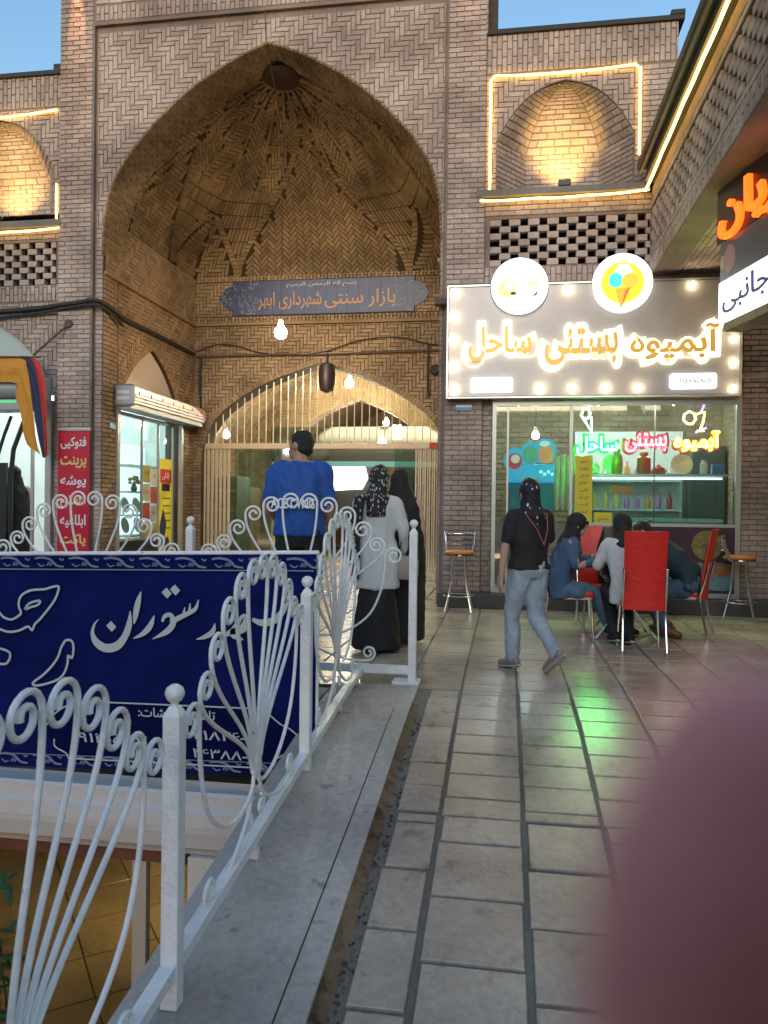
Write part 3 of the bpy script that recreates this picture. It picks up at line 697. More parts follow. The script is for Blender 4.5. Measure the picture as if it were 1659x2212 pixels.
def led_run(thing, pts, r=.014, sag=.012, name='led_strip'):
    out = []
    for a, b in zip(pts[:-1], pts[1:]):
        a, b = Vector(a), Vector(b); n = max(3, int((b - a).length / .15))
        for i in range(n):
            t = i / n; p = a.lerp(b, t); p.z -= sag * abs(math.sin(t * PI * max(1, round((b - a).length / .9)))) if abs(b.z - a.z) < .3 else 0; out.append(p)
    out.append(Vector(pts[-1]))
    return part(name, LED, thing, lambda b: b.tube(out, r, 6), True)
def flood(thing, x, y, z, tgt, e, size=.5):
    """Small floodlight standing on the ledge inside a niche."""
    fl = part('floodlight', mat('lamp_body', (.05, .05, .05), .5), thing, lambda b: b.box((x, y, z), (.16, .07, .08), bev=.008))
    l = bpy.data.lights.new('niche_lamp', 'SPOT'); l.energy = e; l.color = (1, .62, .17); l.spot_size = R(84); l.spot_blend = 1.; l.shadow_soft_size = .04
    lo = bpy.data.objects.new('niche_lamp', l); COL.objects.link(lo); lo.location = (x, y + .05, z + .06)
    lo.rotation_euler = (Vector(tgt) - lo.location).to_track_quat('-Z', 'Y').to_euler()
    lo.parent = thing; lo.location -= ORG[thing.name]
wr = empty('brick_wing', (1.0, YW, 0), 'brick wing with a lit niche and pierced screen above the juice shop', 'wing', None)
BR = Bricks(wr, BRICK)
niche(BR, wr, .72, -.31, 2.13, 7.6)
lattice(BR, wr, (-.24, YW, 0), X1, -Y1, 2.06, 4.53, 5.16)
def wcore(b):
    b.span((-.31, YW, 5.16), (2.13, YW + .3, 5.42)); b.span((-.31, YW, 2.78), (1.85, YW + .3, 4.53)); b.span((-.31, YW, 4.53), (-.24, YW + .3, 5.16))
    b.span((1.82, YW + .01, 4.53), (2.13, YW + .3, 5.16))
    b.span((-.31, YW, 0), (-.17, YW + .3, 2.78)); b.span((2.96, YW, 0), (3.5, YW + .3, 4.3)); b.span((1.85, YW, 2.78), (3.5, YW + .3, 4.55)); b.span((2.13, YW + .02, 4.55), (7, YW + .4, 5.6))
part('lower_core', MORTAR, wr, wcore)
BR.lay(running(-.31, 2.13, 5.2, 5.42), (0, YW, 0), **FRONT); BR.lay(soldier(-.31, 1.82, 4.3, 4.52), (0, YW, 0), **FRONT); BR.lay(running(-.31, 1.82, 2.8, 4.3), (0, YW, 0), **FRONT)
BR.lay(running(-.31, -.18, .2, 2.78), (0, YW, 0), **FRONT); BR.lay(running(2.97, 3.5, .2, 4.3), (0, YW, 0), **FRONT)
BR.finish()
part('ledge', STONE, wr, lambda b: b.span((-.42, YW - .11, 5.43), (1.80, YW + .3, 5.52), bev=.008))
part('parapet_cap', CAP, wr, lambda b: (b.span((-.30, YW - .05, 7.6), (2.2, YW + .4, 7.66)), b.span((2.03, YW - .06, 7.66), (2.2, YW + .3, 7.72))))
led_run(wr, [(-.37, YW - .1, 5.38), (1.0, YW - .1, 5.385), (1.78, YW - .1, 5.42)]); led_run(wr, [(-.25, YW - .04, 5.53), (-.25, YW - .04, 7.0), (-.2, YW - .04, 7.05), (.7, YW - .04, 7.03), (1.6, YW - .04, 7.07), (1.66, YW - .04, 7.02), (1.66, YW - .04, 5.9)])
flood(wr, .72, YW - .07, 5.57, (.72, YW + .5, 6.3), 72)
wl = empty('brick_wing', (-7.6, YW, 0), 'brick wing with an amber lit niche above the copy shop, left of gateway', 'wing', None)
BL = Bricks(wl, BRICK)
niche(BL, wl, -7.44, -9.6, -6.43, 7.55)
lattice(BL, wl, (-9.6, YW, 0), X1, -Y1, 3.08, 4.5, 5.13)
la = [(-8.6, 0)] + keel(-8.6, -6.53, 2.9, 4.0) + [(-6.53, 0)]
def lcore(b):
    b.span((-9.6, YW, 5.13), (-6.43, YW + .3, 5.42)); wall_open(b, la, -9.6, -6.43, 4.5, lambda u, v: (u, YW, v)); b.span((-6.52, YW + .01, 4.5), (-6.43, YW + .3, 5.13))
    for i in range(len(la) - 1): b.add([(la[i][0], YW, la[i][1]), (la[i + 1][0], YW, la[i + 1][1]), (la[i + 1][0], YW + .3, la[i + 1][1]), (la[i][0], YW + .3, la[i][1])], [(0, 1, 2, 3)])
part('lower_core', MORTAR, wl, lcore)
BL.lay(soldier(-9.6, -6.43, 4.26, 4.5), (0, YW, 0), **FRONT); BL.lay(cut_open(herring(-8.7, -6.43, 2.8, 4.24), la, (-7.5, 1)), (0, YW, 0), **FRONT); BL.lay(running(-9.6, -6.43, 5.17, 5.42), (0, YW, 0), **FRONT); BL.lay(running(-6.52, -6.43, 0, 2.8), (0, YW, 0), **FRONT)
BL.finish()
part('ledge', STONE, wl, lambda b: b.span((-9.6, YW - .11, 5.32), (-6.40, YW + .3, 5.42), bev=.008))
part('parapet_cap', CAP, wl, lambda b: (b.span((-9.6, YW - .05, 7.55), (-6.44, YW + .4, 7.61)), b.span((-6.56, YW - .05, 7.61), (-6.44, YW + .2, 7.69))))
led_run(wl, [(-9.5, YW - .1, 5.26), (-8.2, YW - .1, 5.24), (-6.42, YW - .1, 5.29)]); led_run(wl, [(-8.4, YW - .04, 6.98), (-7.5, YW - .04, 6.97), (-6.5, YW - .04, 7.03)]); led_run(wl, [(-6.5, YW - .04, 5.45), (-6.5, YW - .04, 5.95)])
flood(wl, -7.44, YW - .07, 5.47, (-7.44, YW + .5, 6.3), 95)

# ================================================================== gallery building along the right side
XG = 1.82
ar = empty('gallery_building', (XG + 1, 7, 0), 'brick building with pierced gallery band and overhanging eave along the right side', 'building')
BA = Bricks(ar, BRICK)
GV = dict(U=-Y1, V=Z1, N=-X1)
LG = 8.4; oy = YW - .02
def gcore(b):
    b.span((XG + .005, oy - LG, 4.33), (XG + .3, oy, 4.62)); b.span((XG + .005, oy - LG, 5.2), (XG + .3, oy, 5.46)); b.span((XG + .2, oy - LG, 4.62), (XG + .3, oy, 5.2)); b.span((XG + .3, oy - LG, 4.36), (7, oy, 4.46))
    b.span((XG + .3, oy - LG, 4.46), (7, oy, 6.3))
part('gallery_core', MORTAR, ar, gcore)
BA.lay(soldier(0, LG, 4.34, 4.55), (XG + .005, oy, 0), **GV); BA.lay(running(0, LG, 4.55, 4.62), (XG + .005, oy, 0), **GV)
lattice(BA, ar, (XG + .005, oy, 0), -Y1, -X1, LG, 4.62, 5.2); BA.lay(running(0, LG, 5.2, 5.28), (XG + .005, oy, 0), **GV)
BA.lay(running(0, LG, 0, 1.6, L=.205), (XG + .02, oy, 4.36), -Y1, X1, -Z1)
part('eave', mat('eave_sheet', (.035, .033, .03), .55, bump=.2), ar, lambda b: (b.span((XG - .12, oy - LG, 5.46), (XG + .6, oy - .25, 5.56)), b.span((XG - .22, oy - LG, 5.6), (XG + .7, oy - .25, 5.68))))
part('eave_board', mat('fascia_board', (.17, .15, .12), .7, var=.3), ar, lambda b: b.span((XG - .19, oy - LG, 5.56), (XG - .16, oy - .25, 5.60)))
led_run(ar, [(XG - .09, oy - .1, 5.40), (XG - .09, oy - 2.2, 5.43), (XG - .09, oy - 4.5, 5.43), (XG - .09, oy - LG, 5.43)], r=.016)
# shop wall behind the arcade
def awall(b): b.span((3.55, 2, 0), (3.8, YW, 4.4))
part('arcade_wall', MORTAR, ar, awall)
BA.lay(running(0, YW - 2, 0, 4.3), (3.55, YW, 0), **GV)
BA.finish()
part('door_frame', mat('varnished_frame', (.3, .2, .1), .45, var=.2, coat=.3), ar, lambda b: (b.span((3.28, 9.2, 0), (3.34, 9.32, 2.62)), b.span((3.28, 8.0, 2.5), (3.34, 9.32, 2.62)), b.span((3.28, 8.0, 0), (3.34, 8.12, 2.62))))

# amber wall washers high on both pillars
for x, lab in ((-6.17, 'amber wall washer lamp high on the left pillar'), (-.56, 'amber wall washer lamp high on the right pillar')):
    t = empty('wall_washer', (x, 10.2, 9.35), lab, 'lamp'); part('housing', mat('lamp_body', (.05, .05, .05), .5), t, lambda b: b.box((x, 10.2, 9.4), (.1, .12, .16), bev=.01))
    l = bpy.data.lights.new('washer', 'SPOT'); l.energy = 420 if x < -3 else 120; l.color = (1, .42, .2); l.spot_size = R(16); l.spot_blend = .6; l.shadow_soft_size = .03
    lo = bpy.data.objects.new('washer', l); COL.objects.link(lo); lo.parent = t; lo.location = (0, 0, -.06); lo.rotation_euler = (R(2.6), 0, 0)
# the building across the court, behind the viewpoint: it closes the low sky and shows in the glass
ob = empty('arcade_building', (0, -12, 0), 'long brick arcade closing the courtyard behind the viewpoint', 'building')
part('wall', mat('arcade_brick', (.3, .23, .18), .9, var=.2, bump=.4), ob, lambda b: (b.span((-18, -13, -.6), (16, -12, 5.2)), b.span((-18, -12, -.6), (-17, 10, 5.2)), b.span((-17, 10.42, -.1), (-9.61, 11.4, 7.4))))
for k in range(9): part('arch', mat('arch_dark', (.03, .028, .025), .7), ob, lambda b: b.prism([(-15 + 3.4 * k, -.5)] + pointed(-15 + 3.4 * k, -12.8 + 3.4 * k, 1.9, 3.0, 8) + [(-12.8 + 3.4 * k, -.5)], (0, -12, 0), X1, Z1, Y1, 0, .01))
part('cornice', STONE, ob, lambda b: b.span((-18, -12.0, 5.2), (16, -11.8, 5.35)))
# ================================================================== stone kerb and white wrought-iron railings round the stairwell
PAINT = mat('white_enamel', (.78, .79, .8), .34, var=.1, scale=14, bump=.3, bscale=55, spec=.5)
_t = PAINT.node_tree; _b = _t.nodes['Principled BSDF']; _src = _b.inputs['Base Color'].links[0].from_socket       # chipped spots with rust showing
_n = nd(_t, 'ShaderNodeTexNoise'); _n.inputs['Scale'].default_value = 19; _n.inputs['Detail'].default_value = 8; _n.inputs['Roughness'].default_value = .75; _g = nd(_t, 'ShaderNodeNewGeometry'); _t.links.new(_g.outputs['Position'], _n.inputs['Vector'])
_m = nd(_t, 'ShaderNodeMapRange'); _m.inputs[1].default_value = .64; _m.inputs[2].default_value = .69; _t.links.new(_n.outputs['Fac'], _m.inputs[0])
_x = nd(_t, 'ShaderNodeMix', data_type='RGBA'); _x.inputs['B'].default_value = (.22, .15, .1, 1); _t.links.new(_m.outputs[0], _x.inputs['Factor']); _t.links.new(_src, _x.inputs['A']); _t.links.new(_x.outputs['Result'], _b.inputs['Base Color'])
KERB = ramp_mat('kerb_concrete', [(.47, .425, .39), (.51, .465, .43)], rough=.6, bump=.5, bscale=45, dirt=.35, blotch=(11., .6, .6), spots=(7., .03, .35))
kerb = empty('stone_kerb', (-.85, 3.4, -.2), 'stained grey kerb slab with rubble edge beside the sloping walkway', 'kerb')
XK0, XK1 = -1.22, -.60
def kh(y): return .02 + .009 * max(0, 5.3 - y)      # kerb height over the ramp
def kslab(b):
    n = 22; y0, y1 = 1.0, 5.56
    for i in range(n):
        a, c = y0 + (y1 - y0) * i / n, y0 + (y1 - y0) * (i + 1) / n
        za, zc = zf(a) + kh(a), zf(c) + kh(c)
        b.add([(XK0, a, za), (XK1, a, za), (XK1, c, zc), (XK0, c, zc), (XK0, a, za - .3), (XK1, a, za - .045), (XK1, c, zc - .045), (XK0, c, zc - .3)], [(0, 1, 2, 3), (1, 5, 6, 2), (0, 3, 7, 4)])
part('slab', KERB, kerb, kslab)
def kjoint(b):
    for a, c in ((1.0, 5.0),):
        for i in range(10):
            y, y2 = a + (c - a) * i / 10, a + (c - a) * (i + 1) / 10; x0, x1 = -.705, -.702
            b.add([(x0, y, zf(y) + kh(y) + .002), (x1 + .002, y, zf(y) + kh(y) + .002), (x1 + .002, y2, zf(y2) + kh(y2) + .002), (x0, y2, zf(y2) + kh(y2) + .002)], [(0, 1, 2, 3)])
part('crack', mat('crack_black', (.01, .01, .01), .9), kerb, kjoint)
def krub(b):
    n = 110; prev = None; y0, y1 = 1.0, 5.2
    for i in range(n + 1):
        y = y0 + (y1 - y0) * i / n; zt = zf(y) + kh(y) - .008; zb = zf(y) - .02
        j = noise.noise(Vector((y * 7, 0, 0))) * .02; j2 = noise.noise(Vector((y * 11, 3, 0))) * .018
        row = [(XK1 - .01, y, zt), (XK1 + .012 + j * .4, y, zt - .012), (XK1 + .022 + j, y, (zt + zb) / 2 + j2 * .5), (XK1 + .045 + j2, y, zb + .012), (XK1 + .06 + j, y, zb)]
        if prev: b.add(prev + row, [(k, k + 1, 6 + k, 5 + k) for k in range(4)])
        prev = row
part('rubble_edge', ramp_mat('tan_rubble', [(.22, .15, .09), (.3, .21, .13)], bump=1., bscale=30, dirt=.6, blotch=(9., .53, .45)), kerb, krub, True)
def kpeb(b):
    rnd = random.Random(5)
    for i in range(260):
        y = rnd.uniform(1.1, 4.9); r = rnd.uniform(.003, .009); b.cur = rnd.random()
        b.ell((XK1 + rnd.uniform(.045, .095), y, zf(y) - .012 + r * .3), (r, r * rnd.uniform(.8, 1.6), r * .7), 6, 4)
tag(part('pebbles', ramp_mat('pebble', [(.05, .045, .04), (.09, .08, .07), (.2, .19, .17), (.06, .05, .04)], bump=.5), kerb, kpeb, True), kind='stuff')

def spiral(c, r0, a0, dr, turns=1.5, n=28, shrink=.74):
    return [(c[0] + r0 * (1 - shrink * t) * math.cos(a0 + dr * 2 * PI * turns * t), c[1] + r0 * (1 - shrink * t) * math.sin(a0 + dr * 2 * PI * turns * t)) for t in [i / n for i in range(n + 1)]]
def bez(p0, p1, p2, p3, n=14):
    return [tuple((1 - t) ** 3 * a + 3 * (1 - t) ** 2 * t * b + 3 * (1 - t) * t * t * c + t ** 3 * d for a, b, c, d in zip(p0, p1, p2, p3)) for t in [i / n for i in range(n)]]
SCR = [((.066, 1.206), .068), ((.218, 1.178), .068), ((.361, 1.109), .067), ((.485, 1.0), .066), ((.592, .887), .062)]
def fan_panel(thing, mp, k=1.):
    """One fan of scroll bars; mp maps (along, up) to the world."""
    r = .0088
    for sg in (-1, 1):
        for i, ((cx, cz), rr) in enumerate(SCR):
            cx *= k
            st = bez((.01 + .012 * i, .30 + .01 * i), (.015 + .02 * i, .72 - .05 * i), (cx + rr + .01, cz - .30 + .035 * i), (cx + rr, cz)) + spiral((cx, cz), rr, 0, 1)
            part('scroll_bar', PAINT, thing, lambda b: b.tube([mp(sg * s_, t_) for s_, t_ in st], [r] * (len(st) - 3) + [r * 1.15] * 3, 8), True)
        st = [q for q in smooth_path([(.03, .25), (.12, .21), (.28 * k, .215), (.42 * k, .27), (.55 * k, .38), (.625 * k, .54), (.655 * k, .7), (.657 * k, .81)], 4)][:-1] + spiral((.657 * k + .068, .81), .068, PI, -1)
        part('scroll_bar', PAINT, thing, lambda b: b.tube([mp(sg * s_, t_) for s_, t_ in st], r, 8), True)
        st = [q for q in smooth_path([(.012, .34), (.05, .23), (.1, .15), (.2, .085), (.34 * k, .04), (.46 * k, .025), (.54 * k, .03)], 4)][:-1] + spiral((.54 * k, .085), .055, -PI / 2, 1)
        part('foot_scroll', PAINT, thing, lambda b: b.tube([mp(sg * s_, t_) for s_, t_ in st], r, 8), True)
        st = spiral((.075, .11), .045, PI / 2, -1, 1.4, 20); part('foot_scroll', PAINT, thing, lambda b: b.tube([mp(sg * s_, t_) for s_, t_ in st], r * .85, 8), True)
    part('collar', PAINT, thing, lambda b: b.tube([mp(0, .27), mp(0, .30), mp(0, .36), mp(0, .42)], [.02, .045, .042, .02], 10, flat=.5, up=(mp(0, 1) - mp(0, 0)).cross(mp(1, 0) - mp(0, 0))), True)
def rail_post(thing, x, y, z0, z1):
    w_ = .029
    p = part('post', PAINT, thing, lambda b: (b.box((x, y, (z0 + z1) / 2), (w_ * 2, w_ * 2, z1 - z0), bev=.004), b.add([(x - w_, y - w_, z1), (x + w_, y - w_, z1), (x + w_, y + w_, z1), (x - w_, y + w_, z1), (x - .014, y - .014, z1 + .028), (x + .014, y - .014, z1 + .028), (x + .014, y + .014, z1 + .028), (x - .014, y + .014, z1 + .028)], [(0, 1, 5, 4), (1, 2, 6, 5), (2, 3, 7, 6), (3, 0, 4, 7), (4, 5, 6, 7)])))
    part('finial', PAINT, p, lambda b: b.lathe([(.013, 0), (.012, .012), (.024, .022), (.031, .036), (.032, .048), (.026, .062), (.012, .072)], (x, y, z1 + .026), 16), True)
XRL = -1.05
def brl(y): return zf(y) + kh(y) + .05                # underside of the bottom bar
sr = empty('scroll_railing', (XRL, 3, -.2), 'nearest white railing, scroll fans sloping down along the kerb beside the walkway', 'railing', None)
for y in (.64, 2.36, 4.05): rail_post(sr, XRL, y, brl(y) - .05, brl(y) + .90)
def bbar(b):
    for a, c in ((.3, 4.4), (4.4, 4.8), (4.8, 5.2), (5.2, 5.62)):
        za, zc = brl(a) + .022, brl(c) + .022; b.bar((XRL, a, za), (XRL, c, zc), .05, .042)
part('bottom_bar', PAINT, sr, bbar)
for y in (1.4, 3.2, 4.9, 5.5): part('foot', PAINT, sr, lambda b: b.box((XRL, y, brl(y) - .022), (.035, .035, .05)))
for c, k in ((1.5, .985), (3.205, .97), (4.83, .9)):
    fan_panel(sr, lambda s_, t_, c=c: Vector((XRL, c + s_, brl(c + s_) + .045 + t_ * .955)), k)
fr = empty('scroll_railing', (-2.4, 5.65, 0), 'white railing of scroll fans across the far end of stairwell, behind the blue banner', 'railing', None)
for x in (-.66, -2.40, -4.14): rail_post(fr, x, 5.65, 0., 1.12)
part('bottom_bar', PAINT, fr, lambda b: b.span((-4.2, 5.63, .075), (-.66, 5.67, .135)))
part('base_plate', PAINT, fr, lambda b: b.span((-.80, 5.57, .002), (-.60, 5.72, .03), bev=.004))
for c in (-1.53, -3.27): fan_panel(fr, lambda s_, t_, c=c: Vector((c + s_, 5.65, .135 + t_)))
fan_panel(fr, lambda s_, t_: Vector((-5.01 + s_, 5.65, .135 + t_)))

# ================================================================== navy restaurant banner
YN = 4.5
NAVY = mat('banner_navy', (.005, .01, .09), .8, spec=.06, var=.3, scale=3, bump=.15, bscale=8); PR = mat('banner_print', (.44, .5, .52), .6); PB = mat('banner_border', (.16, .2, .3), .6); NAV2 = mat('banner_dark', (.003, .005, .05), .8, spec=.06)
bn = empty('restaurant_banner', (-2.4, YN, 0), 'navy cloth banner with large white calligraphy and phone numbers below the far railing', 'banner')
def cloth(b):
    n, m = 36, 18; vs = []
    for j in range(m + 1):
        for i in range(n + 1):
            u, v = i / n, j / m; x = -3.75 + 2.64 * u; z = (-.40 + .075 * u) + (1.355 - .01 * u) * v
            y = YN + .011 * math.sin(u * 17 + v * 3 + 2 * math.sin(v * 4)) * (1.1 - v) + .005 * math.sin(u * 47 + v * 9) + .006 * math.sin(v * 13 + u * 5)
            vs.append((x, y, z))
    b.add(vs, [(j * (n + 1) + i, j * (n + 1) + i + 1, (j + 1) * (n + 1) + i + 1, (j + 1) * (n + 1) + i) for j in range(m) for i in range(n)])
part('cloth', NAVY, bn, cloth, 'all')
BO = (0, YN - .022, 0)
STROKES = [[(-2.291, .644, .005), (-2.297, .561, .038), (-2.325, .483, .044), (-2.376, .423, .053), (-2.449, .406, .053), (-2.512, .437, .047), (-2.542, .494, .026), (-2.529, .553, .013), (-2.501, .583, .004)],
 [(-2.221, .766, .006), (-2.24, .698, .036), (-2.255, .621, .034), (-2.265, .564, .008)], [(-2.132, .62, .006), (-2.157, .557, .036), (-2.202, .507, .03), (-2.266, .474, .006)],
 [(-2.079, .584, .015), (-2.061, .62, .025), (-2.023, .627, .027), (-2.008, .576, .038), (-2.05, .524, .036), (-2.141, .475, .005)],
 [(-1.844, .728, .005), (-1.862, .674, .023), (-1.9, .647, .027), (-1.94, .627, .03), (-1.99, .601, .032), (-2.022, .579, .03)], [(-1.898, .704, .005), (-1.902, .654, .021)], [(-1.932, .679, .005), (-1.94, .631, .021)],
 [(-1.738, .586, .006), (-1.751, .535, .032), (-1.798, .503, .027), (-1.855, .484, .005)],
 [(-1.699, .483, .01), (-1.64, .536, .032), (-1.569, .554, .048), (-1.535, .603, .048), (-1.555, .642, .019), (-1.596, .586, .03), (-1.618, .524, .046), (-1.556, .493, .008)],
 [(-1.5, .62, .02), (-1.44, .6, .04), (-1.36, .62, .045), (-1.3, .69, .03), (-1.27, .76, .006)]]
OUTL = [[(-3.3, .66), (-3.196, .614), (-3.158, .578), (-3.103, .562), (-3.055, .584), (-3.033, .609), (-3.05, .653), (-3.035, .713), (-2.97, .752), (-2.874, .762), (-2.821, .778), (-2.778, .784), (-2.776, .76), (-2.799, .7), (-2.851, .63), (-2.904, .569), (-2.936, .539), (-2.955, .499), (-2.984, .522), (-3.043, .495), (-3.119, .483), (-3.195, .505), (-3.3, .56)],
 [(-3.007, .63), (-2.975, .67), (-2.903, .689), (-2.916, .662), (-2.964, .646), (-3.004, .629)],
 [(-2.727, .443), (-2.685, .445), (-2.669, .402), (-2.679, .333), (-2.705, .349), (-2.71, .292), (-2.741, .222), (-2.804, .18), (-2.911, .15), (-2.948, .163), (-2.879, .216), (-2.816, .278), (-2.774, .338), (-2.753, .398), (-2.726, .442)],
 [(-3.25, .376), (-3.188, .376), (-3.107, .349), (-3.128, .282), (-3.198, .279), (-3.26, .3)]]
def calli(b):
    for i, st in enumerate(STROKES): pen(b, st, BO, X1, Z1, -Y1, 0, .001 + .0004 * i, 4)
    for x, z in ((-2.416, .543), (-2.052, .762), (-1.997, .782), (-1.549, .776)):
        b.prism([(x - .033, z + .004), (x + .004, z - .034), (x + .033, z - .002), (x - .002, z + .034)], BO, X1, Z1, -Y1, 0, .002)
part('calligraphy', PR, bn, calli)
part('outlined_calligraphy', PR, bn, lambda b: [pen(b, [(x, z, .0145) for x, z in o], BO, X1, Z1, -Y1, 0, .0015 + .0003 * i, 3) for i, o in enumerate(OUTL)])
part('info_panel', NAV2, bn, lambda b: b.prism([(-2.66, .062), (-1.40, .078), (-1.32, -.005), (-1.25, -.035), (-1.2, -.1), (-1.26, -.165), (-1.33, -.21), (-1.41, -.278), (-2.70, -.3), (-2.72, -.265), (-2.79, -.23), (-2.86, -.12), (-2.78, -.02), (-2.74, .015)], BO, X1, Z1, -Y1, -.001, .0005))
part('info_outline', PR, bn, lambda b: [pen(b, [(x, z, .009) for x, z in o], BO, X1, Z1, -Y1, 0, .0015, 3) for o in ([(-2.866, -.12), (-2.8, -.03), (-2.739, .016), (-2.655, .064)], [(-2.655, .064), (-2.1, .071), (-1.403, .079)], [(-1.403, .059), (-1.317, -.008), (-1.254, -.036), (-1.19, -.103), (-1.263, -.169), (-1.336, -.215)], [(-2.698, -.3), (-2.132, -.291), (-1.42, -.28)], [(-2.698, -.3), (-2.715, -.267), (-2.789, -.232), (-2.795, -.183)])])
letters('phone_text', 'تلفن سفارشات:', PR, bn, (-1.98, .01, 0) and (-1.98, YN - .024, .012), X1, Z1, width=.5, height=.075, depth=.0015, bold=.01)
letters('phone_text', '۴۱۸۲۶-۳', PR, bn, (-1.66, YN - .024, -.1), X1, Z1, width=.42, height=.06, depth=.0015, bold=.01, latin=True)
letters('phone_text', '۴۶۳۸۸-۳', PR, bn, (-1.66, YN - .024, -.212), X1, Z1, width=.42, height=.06, depth=.0015, bold=.01, latin=True)
letters('phone_text', '۰۹۱۲-۵۹۷', PR, bn, (-2.42, YN - .024, -.16), X1, Z1, width=.5, height=.06, depth=.0015, bold=.01, latin=True)
for z0 in (.915, -.34):
    for k in range(11):
        x = -3.65 + .236 * k; t = (x + 3.75) / 2.64; z = z0 + (.05 if z0 > 0 else .065) * t
        if x > -1.25: continue
        def motif(b):
            pen(b, [(x, z + .025, .012), (x + .05, z + .032, .014), (x + .11, z + .02, .014), (x + .15, z - .015, .014), (x + .2, z - .022, .01)], BO, X1, Z1, -Y1, 0, .0012, 3)
            pen(b, [(x + .02, z - .005, .006), (x + .045, z - .022, .009), (x + .07, z - .012, .005)], BO, X1, Z1, -Y1, 0, .0016, 3)
            for q in range(3): pen(b, [(x + .085 + .014 * q, z - .018, .007), (x + .098 + .014 * q, z + .006, .007)], BO, X1, Z1, -Y1, 0, .002, 1)
            pen(b, [(x + .17, z + .03, .007), (x + .19, z + .018, .009), (x + .2, z + .03, .005)], BO, X1, Z1, -Y1, 0, .0016, 3)
        part('border_motif', PB, bn, motif)
part('border_rule', PB, bn, lambda b: (pen(b, [(-3.74, .872, .008), (-1.12, .922, .008)], BO, X1, Z1, -Y1, 0, .001, 1), pen(b, [(-3.74, -.31, .006), (-1.12, -.24, .006)], BO, X1, Z1, -Y1, 0, .001, 1)))
part('hem_pipe', PAINT, bn, lambda b: b.tube([(-3.76, YN + .01, .965), (-1.10, YN + .01, 1.03)], .014, 8), True)
part('side_pole', PAINT, bn, lambda b: b.tube([(-1.105, YN + .02, 1.03), (-1.105, YN + .02, -.35)], .011, 8), True)

# ================================================================== stairwell below: white fascia, glazing, warm lit basement floor
FASC = mat('fascia_white', (.52, .54, .56), .3, var=.06, coat=.2)
well = empty('stairwell', (-2.6, 4, -2.6)); tag(well, kind='structure')
part('right_wall', FASC, well, lambda b: b.span((-1.25, -1, -2.7), (-1.2, 9.9, -.44)))
part('left_wall', FASC, well, lambda b: b.span((-6.5, -1, -2.7), (-6.4, 9.9, -.05)))
part('back_wall', mat('cellar_plaster', (.45, .36, .24), .8), well, lambda b: b.span((-6.5, 9.9, -2.7), (-1.2, 10, -.05)))
part('ceiling', mat('cellar_ceiling', (.4, .34, .26), .8), well, lambda b: (b.span((-6.4, 4.7, -.9), (-1.25, 9.9, -.84)), b.span((-6.4, 5.2, -.3), (-1.25, 5.5, -.02))))
bf = empty('basement_floor', (-3, 5, -2.6)); tag(bf, kind='structure')
part('bedding', mat('cellar_grout', (.05, .04, .03), .8), bf, lambda b: b.add([(-6.4, -1, -2.612), (-1.2, -1, -2.612), (-1.2, 9.9, -2.612), (-6.4, 9.9, -2.612)], [(0, 1, 2, 3)]))
BF = Bricks(bf, ramp_mat('cellar_tile', [(.27, .2, .11), (.31, .23, .13), (.25, .18, .1)], rough=.25, bump=.05, dirt=.35, blotch=(3., .6, .6)), 120, 'tile')
ca, sa = math.cos(R(38)), math.sin(R(38))
for i in range(-14, 15):
    for j in range(-14, 15):
        u, v = i * .62, j * .62; x, y = -3.2 + u * ca - v * sa, 5.2 + u * sa + v * ca
        if -6.1 < x < -1.5 and -.6 < y < 9.5: BF.lay([rect(-.304, .304, -.304, .304)], (x, y, -2.6), Vector((ca, sa, 0)), Vector((-sa, ca, 0)), Z1, h=0, jit=.0005)
BF.finish()
fs = empty('canopy_fascia', (-2.9, 4.45, -.6), 'white moulded fascia over the basement glazing under the blue banner', 'fascia')
def fasc(b):
    pr = [(4.52, -.40), (4.34, -.40), (4.325, -.415), (4.325, -.5), (4.30, -.515), (4.30, -.6), (4.325, -.61), (4.325, -.625), (4.31, -.635), (4.345, -.74), (4.37, -.75), (4.40, -.80), (4.52, -.80)]
    n = len(pr); vs = [(x, y, z) for x in (-4.4, -1.26) for y, z in pr]
    b.add(vs, [(i, (i + 1) % n, n + (i + 1) % n, n + i) for i in range(n)] + [tuple(range(n)), tuple(range(2 * n - 1, n - 1, -1))])
part('moulding', FASC, fs, fasc, True)
part('end_block', FASC, fs, lambda b: b.span((-1.85, 4.36, -1.10), (-1.26, 4.5, -.805), bev=.006))
part('timber_strip', mat('redwood', (.1, .035, .025), .5, var=.3), fs, lambda b: b.span((-4.4, 4.46, -.90), (-1.9, 4.54, -.805)))
gz = empty('basement_glazing', (-2.2, 4.5, -2.6), 'glass partition with aluminium mullion under the white fascia', 'glazing')
for a_, c_ in ((-2.255, -2.165), (-3.6, -3.52)): part('mullion', mat('aluminium', (.5, .54, .56), .35, .6), gz, lambda b: b.span((a_, 4.47, -2.6), (c_, 4.53, -.9)))
part('pane', glass_mat('cellar_glass', (.82, .86, .78)), gz, lambda b: b.span((-2.165, 4.498, -2.6), (-1.3, 4.502, -.9)))
part('pane', MATS['cellar_glass'], gz, lambda b: b.span((-3.52, 4.498, -2.6), (-2.255, 4.502, -.9)))
clamp = empty('ceiling_lamp', (-3.1, 7.2, -.9), 'warm ceiling lamp in the basement behind the glass partition', 'lamp')
part('housing', mat('lamp_white', (.7, .7, .68), .5), clamp, lambda b: b.lathe([(.2, 0), (.2, -.03), (.18, -.04)], (-3.1, 7.2, -.9), 20))
part('diffuser', emat('cellar_glow', (1, .7, .4), 95), clamp, lambda b: b.lathe([(.17, -.041), (.16, -.07), (.05, -.09)], (-3.1, 7.2, -.9), 20), True)
pl = empty('potted_plant', (-2.75, 3.9, -2.6), 'leafy green plant in the stairwell at left edge, behind the white scrolls', 'plant')
